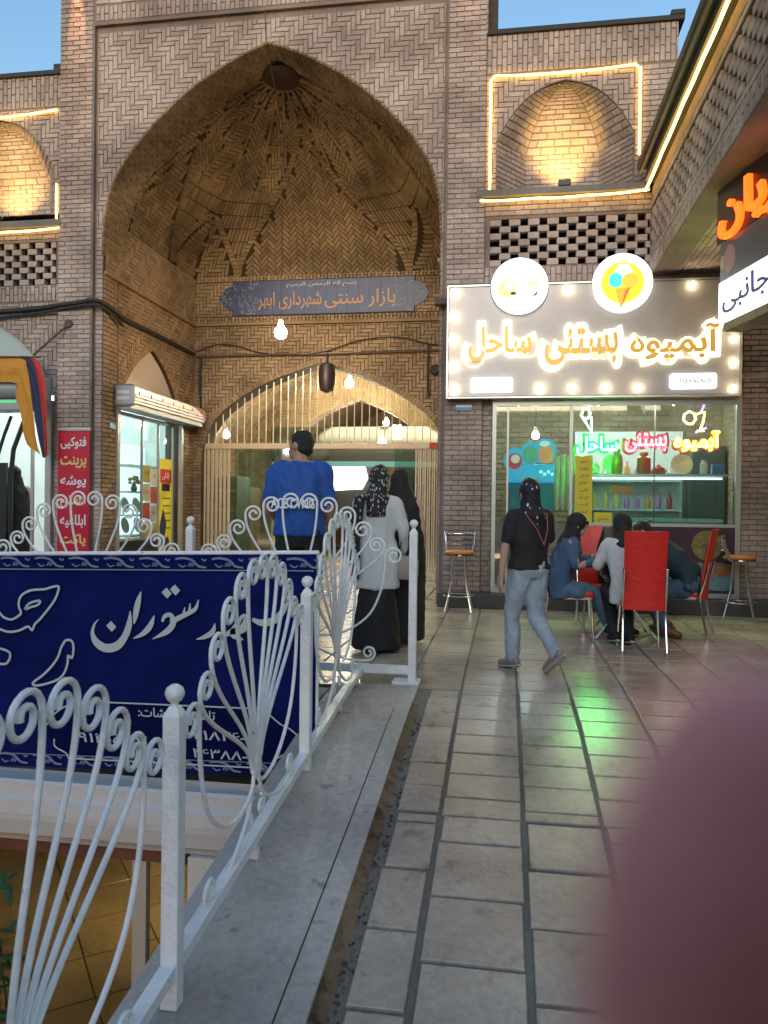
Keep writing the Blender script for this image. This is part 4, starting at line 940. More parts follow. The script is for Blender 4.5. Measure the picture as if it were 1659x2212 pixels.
part('pot', mat('terracotta', (.3, .13, .07), .8), pl, lambda b: b.lathe([(.1, 0), (.15, .28), (.165, .3), (.14, .3), (.13, .27)], (-2.75, 3.9, -2.6), 18), True)
part('stem', mat('plant_stem', (.06, .08, .02), .7), pl, lambda b: [b.tube([(-2.75, 3.9, -2.35), (-2.75 + dx * .5, 3.9, -1.7), (-2.75 + dx, 3.9 + dy, -.85 + dz)], [.012, .009, .004], 6) for dx, dy, dz in ((.1, .05, .05), (-.1, .06, 0), (.02, -.1, .1))], True)
rnd = random.Random(11)
for k in range(26):
    t = rnd.random(); a = rnd.uniform(0, 6.3); c = Vector((-2.75 + rnd.uniform(-.1, .12), 3.9 + rnd.uniform(-.1, .1), -1.6 + t * .85)); d = Vector((math.cos(a), math.sin(a), rnd.uniform(-.5, .5))).normalized(); sd = d.cross(Z1).normalized()
    part('leaf', mat('leaf_green', (.03, .085, .02), .45, var=.3), pl, lambda b: b.add([c, c + d * .05 + sd * .03, c + d * .11 + sd * .022 - Z1 * .01, c + d * .16 - Z1 * .035, c + d * .11 - sd * .022 - Z1 * .01, c + d * .05 - sd * .03, c + d * .08 + Z1 * .008], [(0, 1, 6), (1, 2, 6), (2, 3, 6), (3, 4, 6), (4, 5, 6), (5, 0, 6)]))
# ================================================================== juice and ice-cream shop: lightbox sign
ALU = mat('aluminium_frame', (.42, .46, .47), .35, .5); METAL = mat('brushed_panel', (.37, .365, .39), .38, .25, var=.05); CHROME = mat('chrome', (.7, .7, .72), .14, 1.)
WLED = emat('led_white', (1., .97, .94), 1.7); WARMW = emat('led_warm_white', (1., .85, .52), 2.8); GOLD = mat('gold_letter', (.36, .22, .06), .35, .4, emit=.25, ecol=(.8, .45, .08)); BLB = emat('sign_bulb', (1., .78, .46), 45.)
sg = empty('shop_sign', (1.05, 10.2, 2.75), 'wide silver lightbox sign with glowing gold lettering and bulbs over the juice shop', 'shop sign')
part('panel', METAL, sg, lambda b: b.span((-.755, 10.1, 2.76), (2.86, 10.26, 4.195), bev=.01))
part('rim', mat('sign_rim', (.5, .52, .55), .3, .8), sg, lambda b: (b.span((-.77, 10.085, 4.195), (2.875, 10.27, 4.215)), b.span((-.77, 10.085, 2.74), (2.875, 10.27, 2.758)), b.span((-.775, 10.085, 2.758), (-.757, 10.27, 4.195)), b.span((2.862, 10.085, 2.758), (2.88, 10.27, 4.195))))
FX = dict(U=X1, V=Z1)
for tx, c, wd, ht in (('آبمیوه', (2.07, 10.1, 3.42), 1.12, .50), ('بستنی', (.935, 10.1, 3.38), .96, .52), ('ساحل', (-.09, 10.1, 3.44), .86, .50)):
    letters('letter_halo', tx, WARMW, sg, c, X1, Z1, wd + .1, ht + .1, .035, bold=.1)
    letters('letter_face', tx, GOLD, sg, (c[0], 10.062, c[2]), X1, Z1, wd - .05, ht - .05, .012, bold=.024)
def disc(nm, c, r, m, y0, y1, parent=sg, n=40):
    return part(nm, m, parent, lambda b: b.prism([(r * math.cos(2 * PI * k / n), r * math.sin(2 * PI * k / n)) for k in range(n)], (c[0], y0, c[1]), X1, Z1, -Y1, 0, y0 - y1))
C1, C2 = (.153, 4.165), (1.43, 4.168)
def printed(nm, col, poly, y, par, e=1.1):
    return part(nm, emat('print_%s_%d' % (nm, int(sum(col) * 1000)), col, e, .5), par, lambda b: b.prism(poly, (0, y, 0), X1, Z1, -Y1, 0, .003))
def ring_poly(c, rx, rz, a0=0, a1=2 * PI, n=26): return [(c[0] + rx * math.cos(a0 + (a1 - a0) * k / n), c[1] + rz * math.sin(a0 + (a1 - a0) * k / n)) for k in range(n + (0 if a1 - a0 > 6.2 else 1))]
d1 = disc('round_lightbox', C1, .362, WLED, 10.12, 10.03); d2 = disc('round_lightbox', C2, .368, WLED, 10.12, 10.03)
for d_, c in ((d1, C1), (d2, C2)):
    part('rim', mat('box_rim', (.1, .1, .12), .4), d_, lambda b: b.tube([(c[0] + .368 * math.cos(2 * PI * k / 40), 10.05, c[1] + .368 * math.sin(2 * PI * k / 40)) for k in range(40)], .008, 6, closed=True))
printed('fruit_slice', (1., .62, .2), ring_poly((C1[0] - .16, C1[1] - .03), .11, .11), 10.029, d1, .9); printed('fruit_core', (1., .95, .8), ring_poly((C1[0] - .14, C1[1] - .0), .055, .05), 10.025, d1, 1.4); printed('fruit_seed', (.05, .04, .02), ring_poly((C1[0] - .075, C1[1] - .095), .04, .022), 10.021, d1, .05)
printed('cup_print', (1., .7, .3), [(C1[0] + .1, C1[1] + .07), (C1[0] + .24, C1[1] + .07), (C1[0] + .22, C1[1] - .09), (C1[0] + .12, C1[1] - .1)], 10.029, d1, 1.); printed('cup_leaf', (.03, .12, .03), ring_poly((C1[0] + .19, C1[1] - .1), .035, .035), 10.025, d1, .1); printed('cup_white', (1, 1, .95), ring_poly((C1[0] + .16, C1[1] - .06), .05, .06), 10.021, d1, 2.)
printed('orange_disc', (1., .52, .03), ring_poly(C2, .262, .262), 10.029, d2, 1.15)
cz = C2[1]; cx = C2[0]
printed('scoop_white', (1, .98, .95), ring_poly((cx + .01, cz + .13), .105, .1), 10.025, d2, 1.6); printed('scoop_blue', (.05, .62, .78), ring_poly((cx - .085, cz + .03), .085, .095), 10.022, d2, 1.); printed('scoop_orange', (.95, .42, .05), ring_poly((cx + .09, cz + .02), .1, .095), 10.019, d2, 1.)
printed('cone', (.95, .35, .04), [(cx - .09, cz - .08), (cx + .1, cz - .06), (cx - .02, cz - .34)], 10.016, d2, .95); printed('cone_shade', (.6, .16, .03), [(cx + .03, cz - .1), (cx + .1, cz - .06), (cx - .02, cz - .34)], 10.012, d2, .8)
def lightbox(c, wd, ht, tx):
    x0, x1, z0, z1, r = c[0] - wd / 2, c[0] + wd / 2, c[1] - ht / 2, c[1] + ht / 2, .03
    poly = [(x + r * math.cos(a), z + r * math.sin(a)) for x, z, a0 in ((x1 - r, z1 - r, 0), (x0 + r, z1 - r, PI / 2), (x0 + r, z0 + r, PI), (x1 - r, z0 + r, 1.5 * PI)) for a in [a0 + PI / 2 * k / 5 for k in range(6)]]
    o = part('small_lightbox', WLED, sg, lambda b: b.prism(poly, (0, 10.1, 0), X1, Z1, -Y1, 0, .045))
    letters('small_lettering', tx, mat('teal_ink', (.02, .12, .2), .5), o, (c[0], 10.054, c[1]), X1, Z1, wd * .75, ht * .5, .003)
lightbox((2.303, 2.925), .55, .19, 'محمود'); lightbox((-.187, 2.905), .54, .19, 'اسپرسو')
for x, z in ((-.68, 4.12), (-.69, 3.8), (-.7, 3.5), (-.69, 3.16), (-.68, 2.86), (.43, 2.86), (.84, 2.86), (1.25, 2.86), (1.65, 2.86), (.77, 4.12), (2.28, 4.13), (2.78, 2.83), (2.79, 3.15), (2.79, 3.45), (2.79, 3.8)):
    h = part('bulb_holder', mat('holder_white', (.6, .6, .6), .5), sg, lambda b: b.lathe([(.03, 0), (.03, .02), (.022, .035)], (x, 10.1, z), 10, ax=(0, -1, 0)))
    part('bulb', BLB, h, lambda b: b.ell((x, 10.05, z), (.03, .03, .03), 10, 6), 'all')
part('bracket', mat('rust_steel', (.07, .05, .04), .7), gate, lambda b: b.span((-.95, 10.15, 4.0), (-.76, 10.3, 4.08)))
# small blue street-number plate on the pillar
np_ = part('number_plate', mat('enamel_blue', (.03, .2, .45), .35), None, lambda b: b.span((-.66, 10.265, 2.60), (-.44, 10.284, 2.68), bev=.003)); tag(np_, 'small blue and white number plate on the pillar under the sign corner', 'plate')
letters('plate_number', '۱۲۳', mat('plate_white', (.6, .62, .64), .4), np_, (-.55, 10.264, 2.64), X1, Z1, .14, .05, .002, latin=True) if 0 else part('plate_stripe', mat('plate_white', (.6, .62, .64), .4), np_, lambda b: b.span((-.655, 10.262, 2.645), (-.445, 10.2645, 2.676)))

# ================================================================== juice shop front and room
js = empty('juice_shop', (1.4, 11.5, 0), 'bright juice and ice cream shop room with brick walls behind the big window', 'shop')
BJ = Bricks(js, BRICKY, 200)
WPL = mat('white_panel', (.6, .63, .62), .4)
part('back_wall', MORTAR, js, lambda b: (b.span((-.3, 12.7, 0), (3.4, 12.8, 3.1)), b.span((-.33, YW + .3, 0), (-.3, 12.7, 3.1)), b.span((3.36, YW + .3, 0), (3.4, 12.7, 3.1))))
BJ.lay(running(-.3, 3.36, 1.1, 3.0, c=.085, L=.26), (0, 12.7, 0), **FRONT); BJ.lay(running(0, 2.0, 0, 3.0, c=.085, L=.26), (-.3, 12.7, 0), -Y1, Z1, X1); BJ.lay(running(0, 2.0, 0, 3., c=.085, L=.26), (3.36, 10.7, 0), Y1, Z1, -X1)
BJ.finish()
part('ceiling', WPL, js, lambda b: b.span((-.3, YW, 3.0), (3.4, 12.7, 3.05))); part('splash_panel', WPL, js, lambda b: b.span((1.1, 12.64, 1.1), (2.75, 12.68, 2.55))); part('floor', mat('shop_floor', (.4, .38, .35), .3), js, lambda b: b.span((-.3, YW, .02), (3.4, 12.7, .06)))
part('fridge_door', mat('dark_fridge', (.05, .06, .06), .3), js, lambda b: b.span((2.8, 12.3, .06), (3.3, 12.62, 2.3), bev=.02))
for x in (.2, 1.4, 2.5):
    tl_ = empty('tube_lamp', (x, 11.6, 2.98), 'fluorescent ceiling lamp inside juice shop, %s' % {.2: 'above the ice cream machine', 1.4: 'middle of the three', 2.5: 'above the right end of the counter'}[x], 'lamp', 'lamps on the juice shop ceiling')
    part('housing', WPL, tl_, lambda b: b.span((x - .08, 11.0, 2.94), (x + .08, 12.2, 2.998))); part('tube', emat('tube_glow', (.92, 1., .96), 80.), tl_, lambda b: b.tube([(x, 11.03, 2.92), (x, 12.17, 2.92)], .025, 8), True)
sf = empty('shop_window', (1.4, 10.3, .2), 'tall aluminium framed shop window of the juice shop under the silver sign', 'window')
part('frame', ALU, sf, lambda b: [b.span(*q) for q in (((-.17, 10.27, .2), (-.12, 10.33, 2.76)), ((2.88, 10.27, .2), (2.94, 10.33, 2.76)), ((-.12, 10.27, 2.66), (2.88, 10.33, 2.76)), ((-.12, 10.27, .2), (2.88, 10.33, .26)), ((.83, 10.275, .26), (.87, 10.325, 2.66)), ((.02, 10.275, .26), (.045, 10.325, 2.66)))])
part('mullion', CHROME, sf, lambda b: b.span((1.885, 10.285, 1.14), (1.9, 10.315, 2.66)))
SG = glass_mat('shop_glass', (.86, .95, .93), refl=.1)
for a, c in ((-.12, .02), (.045, .83), (.87, 1.885), (1.9, 2.88)): part('pane', SG, sf, lambda b: b.span((a, 10.298, 1.14 if a > .8 else .26), (c, 10.302, 2.66)))
part('transom', ALU, sf, lambda b: b.span((.87, 10.27, 1.10), (2.88, 10.33, 1.14)))
pp = part('poster_panel', mat('plum_poster', (.05, .014, .035), .4, var=.4, scale=2), sf, lambda b: b.span((.87, 10.285, .26), (2.88, 10.31, 1.10)))
pgo = part('poster_medallion', mat('poster_gold', (.2, .16, .05), .5, var=.4, scale=14), pp, lambda b: b.prism(ring_poly((2.55, .87), .19, .19), (0, 10.284, 0), X1, Z1, -Y1, 0, .003))
letters('medallion_lettering', 'بستنی', mat('poster_dark', (.04, .03, .01), .5), pgo, (2.55, 10.28, .88), X1, Z1, .24, .1, .002)
part('poster_cream', mat('poster_teal', (.12, .24, .24), .5, var=.4, scale=9), pp, lambda b: b.prism([(2.2, .3), (2.85, .3), (2.85, .62), (2.7, .66), (2.6, .6), (2.45, .66), (2.3, .58), (2.2, .5)], (0, 10.283, 0), X1, Z1, -Y1, 0, .002))
part('poster_bun', mat('poster_brown', (.25, .1, .04), .5, var=.4, scale=9), pp, lambda b: b.prism(ring_poly((2.74, .56), .13, .08), (0, 10.28, 0), X1, Z1, -Y1, 0, .002))
part('plinth', ramp_mat('plinth_stone', [(.06, .06, .06), (.09, .085, .08)], rough=.5), sf, lambda b: b.span((-.86, 10.1, 0), (3.3, 10.34, .19), bev=.01))
part('window_head', mat('head_green', (.2, .24, .23), .4, .3), sf, lambda b: b.span((-.17, 10.26, 2.77), (2.94, 10.36, 2.86)))
YEL = mat('yellow_menu', (.55, .48, .03), .5, var=.1); MINK = mat('menu_ink', (.08, .06, .02), .6)
m1 = part('menu_strip', YEL, sf, lambda b: b.span((.905, 10.288, 1.12), (1.122, 10.292, 2.01))); m2 = part('menu_strip', YEL, sf, lambda b: b.span((1.15, 10.288, .93), (1.375, 10.292, 1.275)))
for k, tx in enumerate(('موز', 'سیب', 'انار', 'هویج', 'طالبی'.replace('ط', 'ت'), 'شیر موز', 'انبه', 'کیوی', 'پرتقال')): letters('menu_text', tx, MINK, m1, (1.013, 10.287, 1.93 - .093 * k), X1, Z1, .11, .045, .001, bold=.01)
letters('menu_text', 'بستنی', MINK, m2, (1.26, 10.287, 1.19), X1, Z1, .12, .05, .001)
# neon lettering on the glass
def neon(nm, tx, c, wd, ht, col, label, e=24.):
    t = empty(nm, (c[0], 10.33, c[1]), label, 'neon sign', None)
    letters('glow_tube', tx, emat('neon_%s' % nm + tx, col, e), t, (c[0], 10.345, c[1]), X1, Z1, wd, ht, .02, bold=.05)
    letters('spill_blocker', tx, mat('spill_blocker_grey', (.1, .1, .1), .4), t, (c[0], 10.366, c[1]), X1, Z1, wd * 1.14, ht * 1.25, .012, bold=.13)  # added letter-shaped plate, stops the neon from lighting the room
    letters('core_tube', tx, emat('neon_core_' + tx, tuple(.62 + .38 * v for v in col), e * .5), t, (c[0], 10.322, c[1]), X1, Z1, wd * .97, ht * .93, .006, bold=-.02)
    return t
neon('neon_lettering', 'ساحل', (1.18, 2.14), .52, .26, (.0, 1., .012), 'green neon lettering in shop window, leftmost of the three words', 170.); neon('neon_lettering', 'بستنی', (1.79, 2.18), .52, .25, (1., .012, .022), 'red neon lettering in the middle of the shop window'); neon('neon_lettering', 'آبمیوه', (2.42, 2.2), .56, .27, (1., .3, .006), 'yellow neon lettering at right of the shop window')
def neon_icon(nm, label, loops):
    t = empty(nm, (loops[0][0][0][0], 10.33, 2.4), label, 'neon sign')
    for pts, col, e in loops: part('glow_tube', emat('icon_%d_%d' % (int(col[0] * 99), int(col[2] * 99)), col, e), t, lambda b: b.tube([(x, 10.33, z) for x, z in pts], .013, 8), True)
neon_icon('neon_ice_cream', 'white and green neon ice cream cone above the green lettering', [([(.98, 2.55), (1.0, 2.62), (1.06, 2.63), (1.09, 2.56), (1.06, 2.5), (1.0, 2.5), (.97, 2.55)], (1., 1., .8), 9.), ([(1.0, 2.5), (1.12, 2.3), (1.1, 2.52)], (.3, 1., .6), 14.), ([(1.06, 2.62), (1.09, 2.72)], (.8, 1., .9), 10.)])
neon_icon('neon_glass', 'yellow neon drinking glass with purple straw above the yellow lettering', [([(2.3, 2.42), (2.25, 2.47), (2.26, 2.54), (2.32, 2.58), (2.38, 2.55), (2.4, 2.48), (2.36, 2.42), (2.3, 2.42)], (1., .75, .2), 9.), ([(2.4, 2.54), (2.51, 2.57), (2.49, 2.44), (2.46, 2.36), (2.5, 2.33), (2.42, 2.33)], (1., .6, .1), 9.), ([(2.46, 2.56), (2.5, 2.66)], (.4, .1, .9), 8.), ([(2.4, 2.31), (2.53, 2.37)], (.4, .1, .9), 8.)])
# things behind the glass
im = empty('ice_cream_machine', (.34, 10.9, 0), 'blue soft ice cream machine behind the window, above the walking girl', 'machine')
MB_ = mat('machine_blue', (.02, .2, .3), .35, .1); MB2 = mat('header_blue', (.03, .3, .55), .4, emit=.25, ecol=(.05, .45, .8))
part('body', MB_, im, lambda b: b.span((.03, 10.75, .1), (.66, 11.3, 1.66), bev=.02)); part('control_head', MB2, im, lambda b: b.span((.02, 10.72, 1.665), (.67, 11.3, 1.92), bev=.015))
hd = part('header_board', MB2, im, lambda b: (b.prism(ring_poly((.14, 1.98), .16, .17), (0, 10.74, 0), X1, Z1, -Y1, 0, .012), b.prism(ring_poly((.34, 2.07), .13, .16), (0, 10.742, 0), X1, Z1, -Y1, 0, .016), b.prism(ring_poly((.54, 2.1), .155, .17), (0, 10.744, 0), X1, Z1, -Y1, 0, .02)))
for c, rx, rz, col in (((.13, 1.96), .1, .11, (.5, .06, .08)), ((.14, 1.99), .06, .06, (.7, .65, .6)), ((.34, 2.05), .1, .12, (.1, .35, .22)), ((.55, 2.06), .1, .13, (.75, .25, .12)), ((.53, 2.2), .07, .04, (.6, .75, .8))): part('header_print', mat('hp_%d%d' % (int(c[0] * 100), int(c[1] * 100)), col, .5, emit=.2, ecol=col), hd, lambda b: b.prism(ring_poly(c, rx, rz), (0, 10.722 - c[1] * .002, 0), X1, Z1, -Y1, 0, .003))
part('display', emat('machine_display', (.3, 1., .6), 2.), im, lambda b: [b.span((.47 + .05 * k, 10.715, 1.8 - .03 * (k % 2)), (.5 + .05 * k, 10.719, 1.83 - .03 * (k % 2))) for k in range(4)])
for k in range(3): sp = part('spout', CHROME, im, lambda b: b.lathe([(.025, 0), (.03, -.06), (.018, -.1)], (.26 + .09 * k, 10.68, 1.62), 10)); part('lever', mat('lever_skin', (.6, .4, .3), .5), sp, lambda b: b.span((.245 + .09 * k, 10.66, 1.63), (.275 + .09 * k, 10.69, 1.75)))
part('drip_tray', CHROME, im, lambda b: b.span((.1, 10.62, 1.2), (.6, 10.75, 1.23)))
CUP = mat('paper_cup', (.6, .52, .4), .6)
for k, x in enumerate((.71, .785, .86, .93)):
    cs = empty('cup_stack', (x, 10.75, 1.3), 'tall stack of paper cups beside the blue machine, ' + ('leftmost', 'second from left', 'third from left', 'rightmost')[k], 'cups', 'stacks of paper cups')
    part('cup', CUP, cs, lambda b: b.lathe([(.024, 0)] + [(.03 + .004 * (q % 2), .05 + .014 * q) for q in range(50 + 2 * (k % 2))], (x, 10.75, 1.3), 12))
ctr = empty('display_counter', (1.9, 11, 0), 'glass display counter with white trays behind the shop window', 'counter')
part('base', WPL, ctr, lambda b: b.span((.95, 10.5, .06), (2.82, 11.5, 1.14), bev=.01)); part('tray', mat('tray_white', (.75, .8, .8), .3), ctr, lambda b: [b.span((1.0 + .46 * k, 10.55, 1.15), (1.43 + .46 * k, 11.4, 1.2), bev=.01) for k in range(4)])
part('top_shelf', ALU, ctr, lambda b: b.span((.93, 10.5, 1.755), (2.84, 11.5, 1.785)))
part('front_glass', glass_mat('case_glass', (.8, .93, .92), refl=.2), ctr, lambda b: (b.span((.97, 10.5, 1.15), (2.82, 10.506, 1.75)),)); part('case_lamp', emat('case_glow', (.8, 1., 1.), 5.), ctr, lambda b: b.tube([(1.0, 10.6, 1.73), (2.8, 10.6, 1.73)], .012, 6)); part('price_tag', mat('tag_red', (.5, .12, .08), .5), ctr, lambda b: b.span((1.38, 10.49, 1.52), (1.66, 10.496, 1.62)))
def jar(x, r, h, m, nm, lab, cat): o = MB().lathe([(r * .8, 0), (r, h * .1), (r, h * .75), (r * .6, h * .85), (r * .65, h)], (x, 10.8, 1.786), 14).build(nm, m, None, True, (x, 10.8, 1.786)); tag(o, lab, cat); return o
jar(1.2, .07, .16, mat('bowl_white', (.6, .62, .6), .3), 'bowl', 'white bowl standing on the counter shelf, left end', 'bowl'); jar(1.5, .07, .34, mat('jar_amber', (.3, .17, .06), .25), 'glass_jar', 'amber jar on the counter shelf under the red neon', 'jar'); jar(1.85, .09, .3, mat('jar_red', (.35, .06, .06), .35), 'jug', 'red jug on the counter shelf behind the window bar', 'jug'); jar(2.62, .05, .2, mat('jar_clear', (.5, .55, .55), .1), 'drinking_glass', 'clear glass with straws beside the blue box on shelf', 'glass')
o = MB().box((2.8, 10.8, 1.86), (.16, .1, .13), bev=.01).build('small_box', mat('box_blue', (.03, .14, .4), .4), None, False, (2.8, 10.8, 1.79)); tag(o, 'small blue box at the right end of the counter shelf', 'box')
for x in (1.45, 2.35):
    o = MB().lathe([(.03, -.01), (.1, -.004), (.135, .01), (.14, .018), (.12, .012), (.03, 0)], (x, 10.85, 1.93), 26, ax=(0, -1, .15)).build('glass_plate', mat('plate_glass', (.55, .62, .62), .12), None, True, (x, 10.85, 1.79)); tag(o, 'round glass plate standing on the shelf %s' % ('behind the amber jar' if x < 2 else 'under the yellow neon lettering'), 'plate')
def bulb(nm, loc, cord_to, label, col=(1, .84, .55), e=30., r=.05, group=None):
    t = empty(nm, loc, label, 'lamp', group); p = Vector(loc)
    part('glass', emat('bulb_%d_%d' % (int(e), int(col[2] * 100)), col, e), t, lambda b: b.lathe([(r * .3, -r), (r * .8, -r * .75), (r, -r * .1), (r * .95, r * .3), (r * .5, r * 1.0), (r * .42, r * 1.2)], p, 14), 'all')
    part('socket', mat('socket_white', (.55, .5, .45), .5), t, lambda b: b.lathe([(r * .46, r * 1.2), (r * .44, r * 2.0), (r * .2, r * 2.2)], p, 12), True)
    part('cord', mat('cord_red', (.1, .03, .02), .6), t, lambda b: b.tube([Vector(q) for q in cord_to] + [p + Z1 * r * 2.1], .006, 6))
    return t
bulb('hanging_bulb', (.43, 11.3, 2.37), [(.43, 11.3, 3.0)], 'white bulb hanging inside the juice shop above the ice cream machine', (.9, 1, .92), 25., .055)

# ================================================================== slanted signs hanging under the gallery, right edge
SU = Vector((.22, -.975, 0)).normalized(); SN = SU.cross(Z1); SO = Vector((1.94, 7.6, 0))
hs = empty('hanging_sign', (2.2, 6.4, 3.0), 'stacked hanging sign, orange letters on black over a white lightbox, right edge', 'sign')
def sbox(nm, m, u0, u1, z0, z1, t=.12): return part(nm, m, hs, lambda b: b.prism([(u0, z0), (u1, z0), (u1, z1), (u0, z1)], SO, SU, Z1, SN, -t, 0))
sbox('black_panel', mat('sign_black', (.012, .012, .014), .35), -.02, 3.2, 3.79, 4.30); sbox('steel_panel', mat('sign_steel', (.14, .17, .2), .3, .6), .05, 3.2, 3.43, 3.785); sbox('tray', mat('sign_tray', (.16, .14, .11), .5, .3, bump=.6, bscale=14), .12, 3.2, 2.96, 3.035, .2)
wb_ = sbox('lightbox', emat('sign_white', (.8, .92, 1.), 2.4), .03, 3.2, 3.07, 3.425)
letters('orange_lettering', 'گریان', emat('neon_orange', (1., .09, .006), 2.6), hs, SO + SU * .72 + Z1 * 4.02 + SN * .001, SU, Z1, 1.3, .48, .04, bold=.02)
for tx, u_, w_ in (('جانبی', .49, .76), ('لوازم', 1.42, .8)): letters('blue_lettering', tx, mat('sign_blue', (.02, .06, .25), .4), wb_, SO + SU * u_ + Z1 * 3.245 + SN * .001, SU, Z1, w_, .26, .008, bold=.01)
part('soffit_fill_tube', emat('soffit_fill_amber', (1., .6, .18), 16.), hs, lambda b: b.tube([(2.85, 6.0, 4.1), (2.75, 8.9, 4.1)], .03, 8), True)  # added amber tube hidden behind the panels, brightens the gallery soffit
for r_, u, col in ((.1, .22, (.35, .25, .22)), (.05, .1, (.4, .4, .3))): part('ghost_print', mat('steel_print_%d' % int(u * 100), col, .4, .3), hs, lambda b: b.prism(ring_poly((u, 3.6), r_, r_ * 1.3), SO, SU, Z1, SN, 0, .002))

# back shelves with bottles, fruit baskets and a price board
bs_ = empty('back_shelf', (1.9, 12.5, 1.2), 'white back shelf full of bottles behind the display counter', 'shelf')
for z in (1.3, 1.75): part('board', WPL, bs_, lambda b: b.span((1.15, 12.42, z), (2.7, 12.63, z + .025)))
rnd = random.Random(21)
BC = [((.5, .2, .03), 'orange'), ((.35, .03, .04), 'red'), ((.1, .25, .05), 'green'), ((.5, .42, .1), 'yellow'), ((.3, .15, .3), 'purple'), ((.55, .55, .52), 'white')]
ORD = ['first', 'second', 'third', 'fourth', 'fifth', 'sixth', 'seventh', 'eighth', 'ninth', 'tenth']
for row, z in enumerate((1.325, 1.775)):
    for k in range(9):
        c_, cn = BC[rnd.randrange(6)]; x = 1.25 + .16 * k; h = rnd.uniform(.22, .3)
        o = MB().lathe([(.035, 0), (.042, .02), (.042, h * .6), (.018, h * .78), (.016, h * .95), (.02, h)], (x, 12.5, z), 12).build('bottle', mat('bottle_' + cn, c_, .2), None, True, (x, 12.5, z)); tag(o, '%s %s bottle from the left on the %s back shelf' % (ORD[k], cn, ('lower', 'upper')[row]), 'bottle', 'bottles on the back shelf of the juice shop')
for k, (x, c_, cn) in enumerate(((1.05, (.5, .2, .02), 'oranges'), (2.1, (.35, .04, .03), 'apples'))):
    t = empty('fruit_basket', (x, 11.1, 1.786), 'small basket of %s on the counter shelf' % cn, 'fruit'); part('basket', mat('wicker', (.25, .16, .07), .8, bump=.6, bscale=80), t, lambda b: b.lathe([(.07, 0), (.11, .06), (.115, .07), (.1, .065), (.065, .01)], (x, 11.1, 1.786), 16), True)
    for q in range(7): part('fruit', mat('fruit_' + cn, c_, .45, bump=.2), t, lambda b: b.ell((x + .055 * math.cos(q * .9) * (q < 6), 11.1 + .055 * math.sin(q * .9 + .3) * (q < 6), 1.87 + .04 * (q == 6)), (.036, .036, .035), 10, 7), 'all')
# ================================================================== hanging bulb in the recess, cables, small fittings
bulb('hanging_bulb', (-3.39, 11.3, 3.94), [(-3.36, 10.27, 8.15), (-3.36, 10.34, 7.74), (-3.38, 11.25, 7.0), (-3.39, 11.3, 5.6)], 'bare warm bulb hanging on a long red cord in front of the blue tile panel', (1, .62, .28), 340., .095)
CAB = mat('cable_black', (.018, .017, .016), .7, bump=.3)
def cable(nm, pts, r, lab, k=5, m=CAB):
    o = MB().tube([Vector(p) for p in smooth_path(pts, k)], r, 7).build(nm, m, None, True, pts[0]); tag(o, lab, 'cable'); return o
cable('cable_bundle', [(-9.4, YW - .05, 4.06), (-8, YW - .05, 4.1), (-6.9, YW - .05, 4.14), (-6.44, YW - .09, 4.17), (-6.0, YP - .05, 4.2), (-5.86, YP - .06, 4.22), (-5.72, 10.38, 4.18), (-5.70, 10.9, 4.1), (-5.70, 12.2, 4.1), (-5.7, 13.5, 4.08)], .035, 'thick black cable bundle along the left wing and round into the recess')
cable('cable_bundle', [(-9.4, YW - .07, 3.98), (-8, YW - .07, 4.0), (-6.9, YW - .07, 4.06), (-6.44, YW - .1, 4.1), (-5.86, YP - .07, 4.15), (-5.71, 10.4, 4.1), (-5.69, 10.8, 3.98)], .022, 'thinner black cable sagging below the thick bundle on left wing')
cable('wall_conduit', [(-5.70, YB - .04, 4.06), (-4.2, YB - .04, 4.07), (-3.4, YB - .04, 4.06), (-2.2, YB - .04, 4.08), (-.93, YB - .04, 4.1)], .022, 'brown conduit running across the wall just above the gate arch', 3, mat('conduit_brown', (.06, .04, .03), .7))
cable('loose_cable', [(-5.7, YB - .05, 4.15), (-5.3, YB - .05, 4.28), (-4.9, YB - .05, 4.24), (-4.5, YB - .05, 4.12), (-4.0, YB - .05, 4.06), (-3.3, YB - .05, 4.1), (-2.6, YB - .05, 4.3), (-1.9, YB - .05, 4.34), (-1.3, YB - .05, 4.2), (-.95, YB - .05, 4.26)], .011, 'thin loose cable looping over the conduit above the gate')
cable('drop_cable', [(-5.60, YB - .05, 4.05), (-5.62, YB - .05, 3.6), (-5.6, YB - .05, 3.1)], .02, 'black drop cable in the back left corner of the recess'); cable('drop_cable', [(-1.36, YB - .05, 4.2), (-1.38, YB - .05, 3.7), (-1.35, YB - .05, 3.25)], .016, 'dark cable hanging right of the gate arch beside the round box')
o = MB().lathe([(.09, 0), (.09, .06), (.07, .08)], (-1.25, YB - .01, 3.75), 16, ax=(0, -1, 0)).build('junction_box', CAB, None, True, (-1.25, YB, 3.75)); tag(o, 'round dark junction box on the wall right of the gate arch', 'box')
o = MB().tube([(-3.7, YB - .03, 4.07), (-2.6, YB - .03, 4.075)], .026, 8).build('tube_lamp_casing', mat('casing', (.32, .24, .17), .5), None, True, (-3.1, YB, 4.07)); tag(o, 'pale unlit tube fixed above the apex of gate arch', 'lamp')
ln = empty('wall_lantern', (-3.2, 13.58, 3.6), 'dark oval lantern hanging at the apex of the gate arch', 'lantern')
part('body', mat('lantern_dark', (.03, .025, .03), .4), ln, lambda b: b.lathe([(.03, -.24), (.12, -.2), (.155, -.05), (.155, .12), (.13, .26), (.06, .3)], (-3.2, 13.58, 3.6), 16), True); part('stem', CAB, ln, lambda b: b.tube([(-3.2, 13.58, 3.9), (-3.2, 13.58, 4.08)], .012, 6))

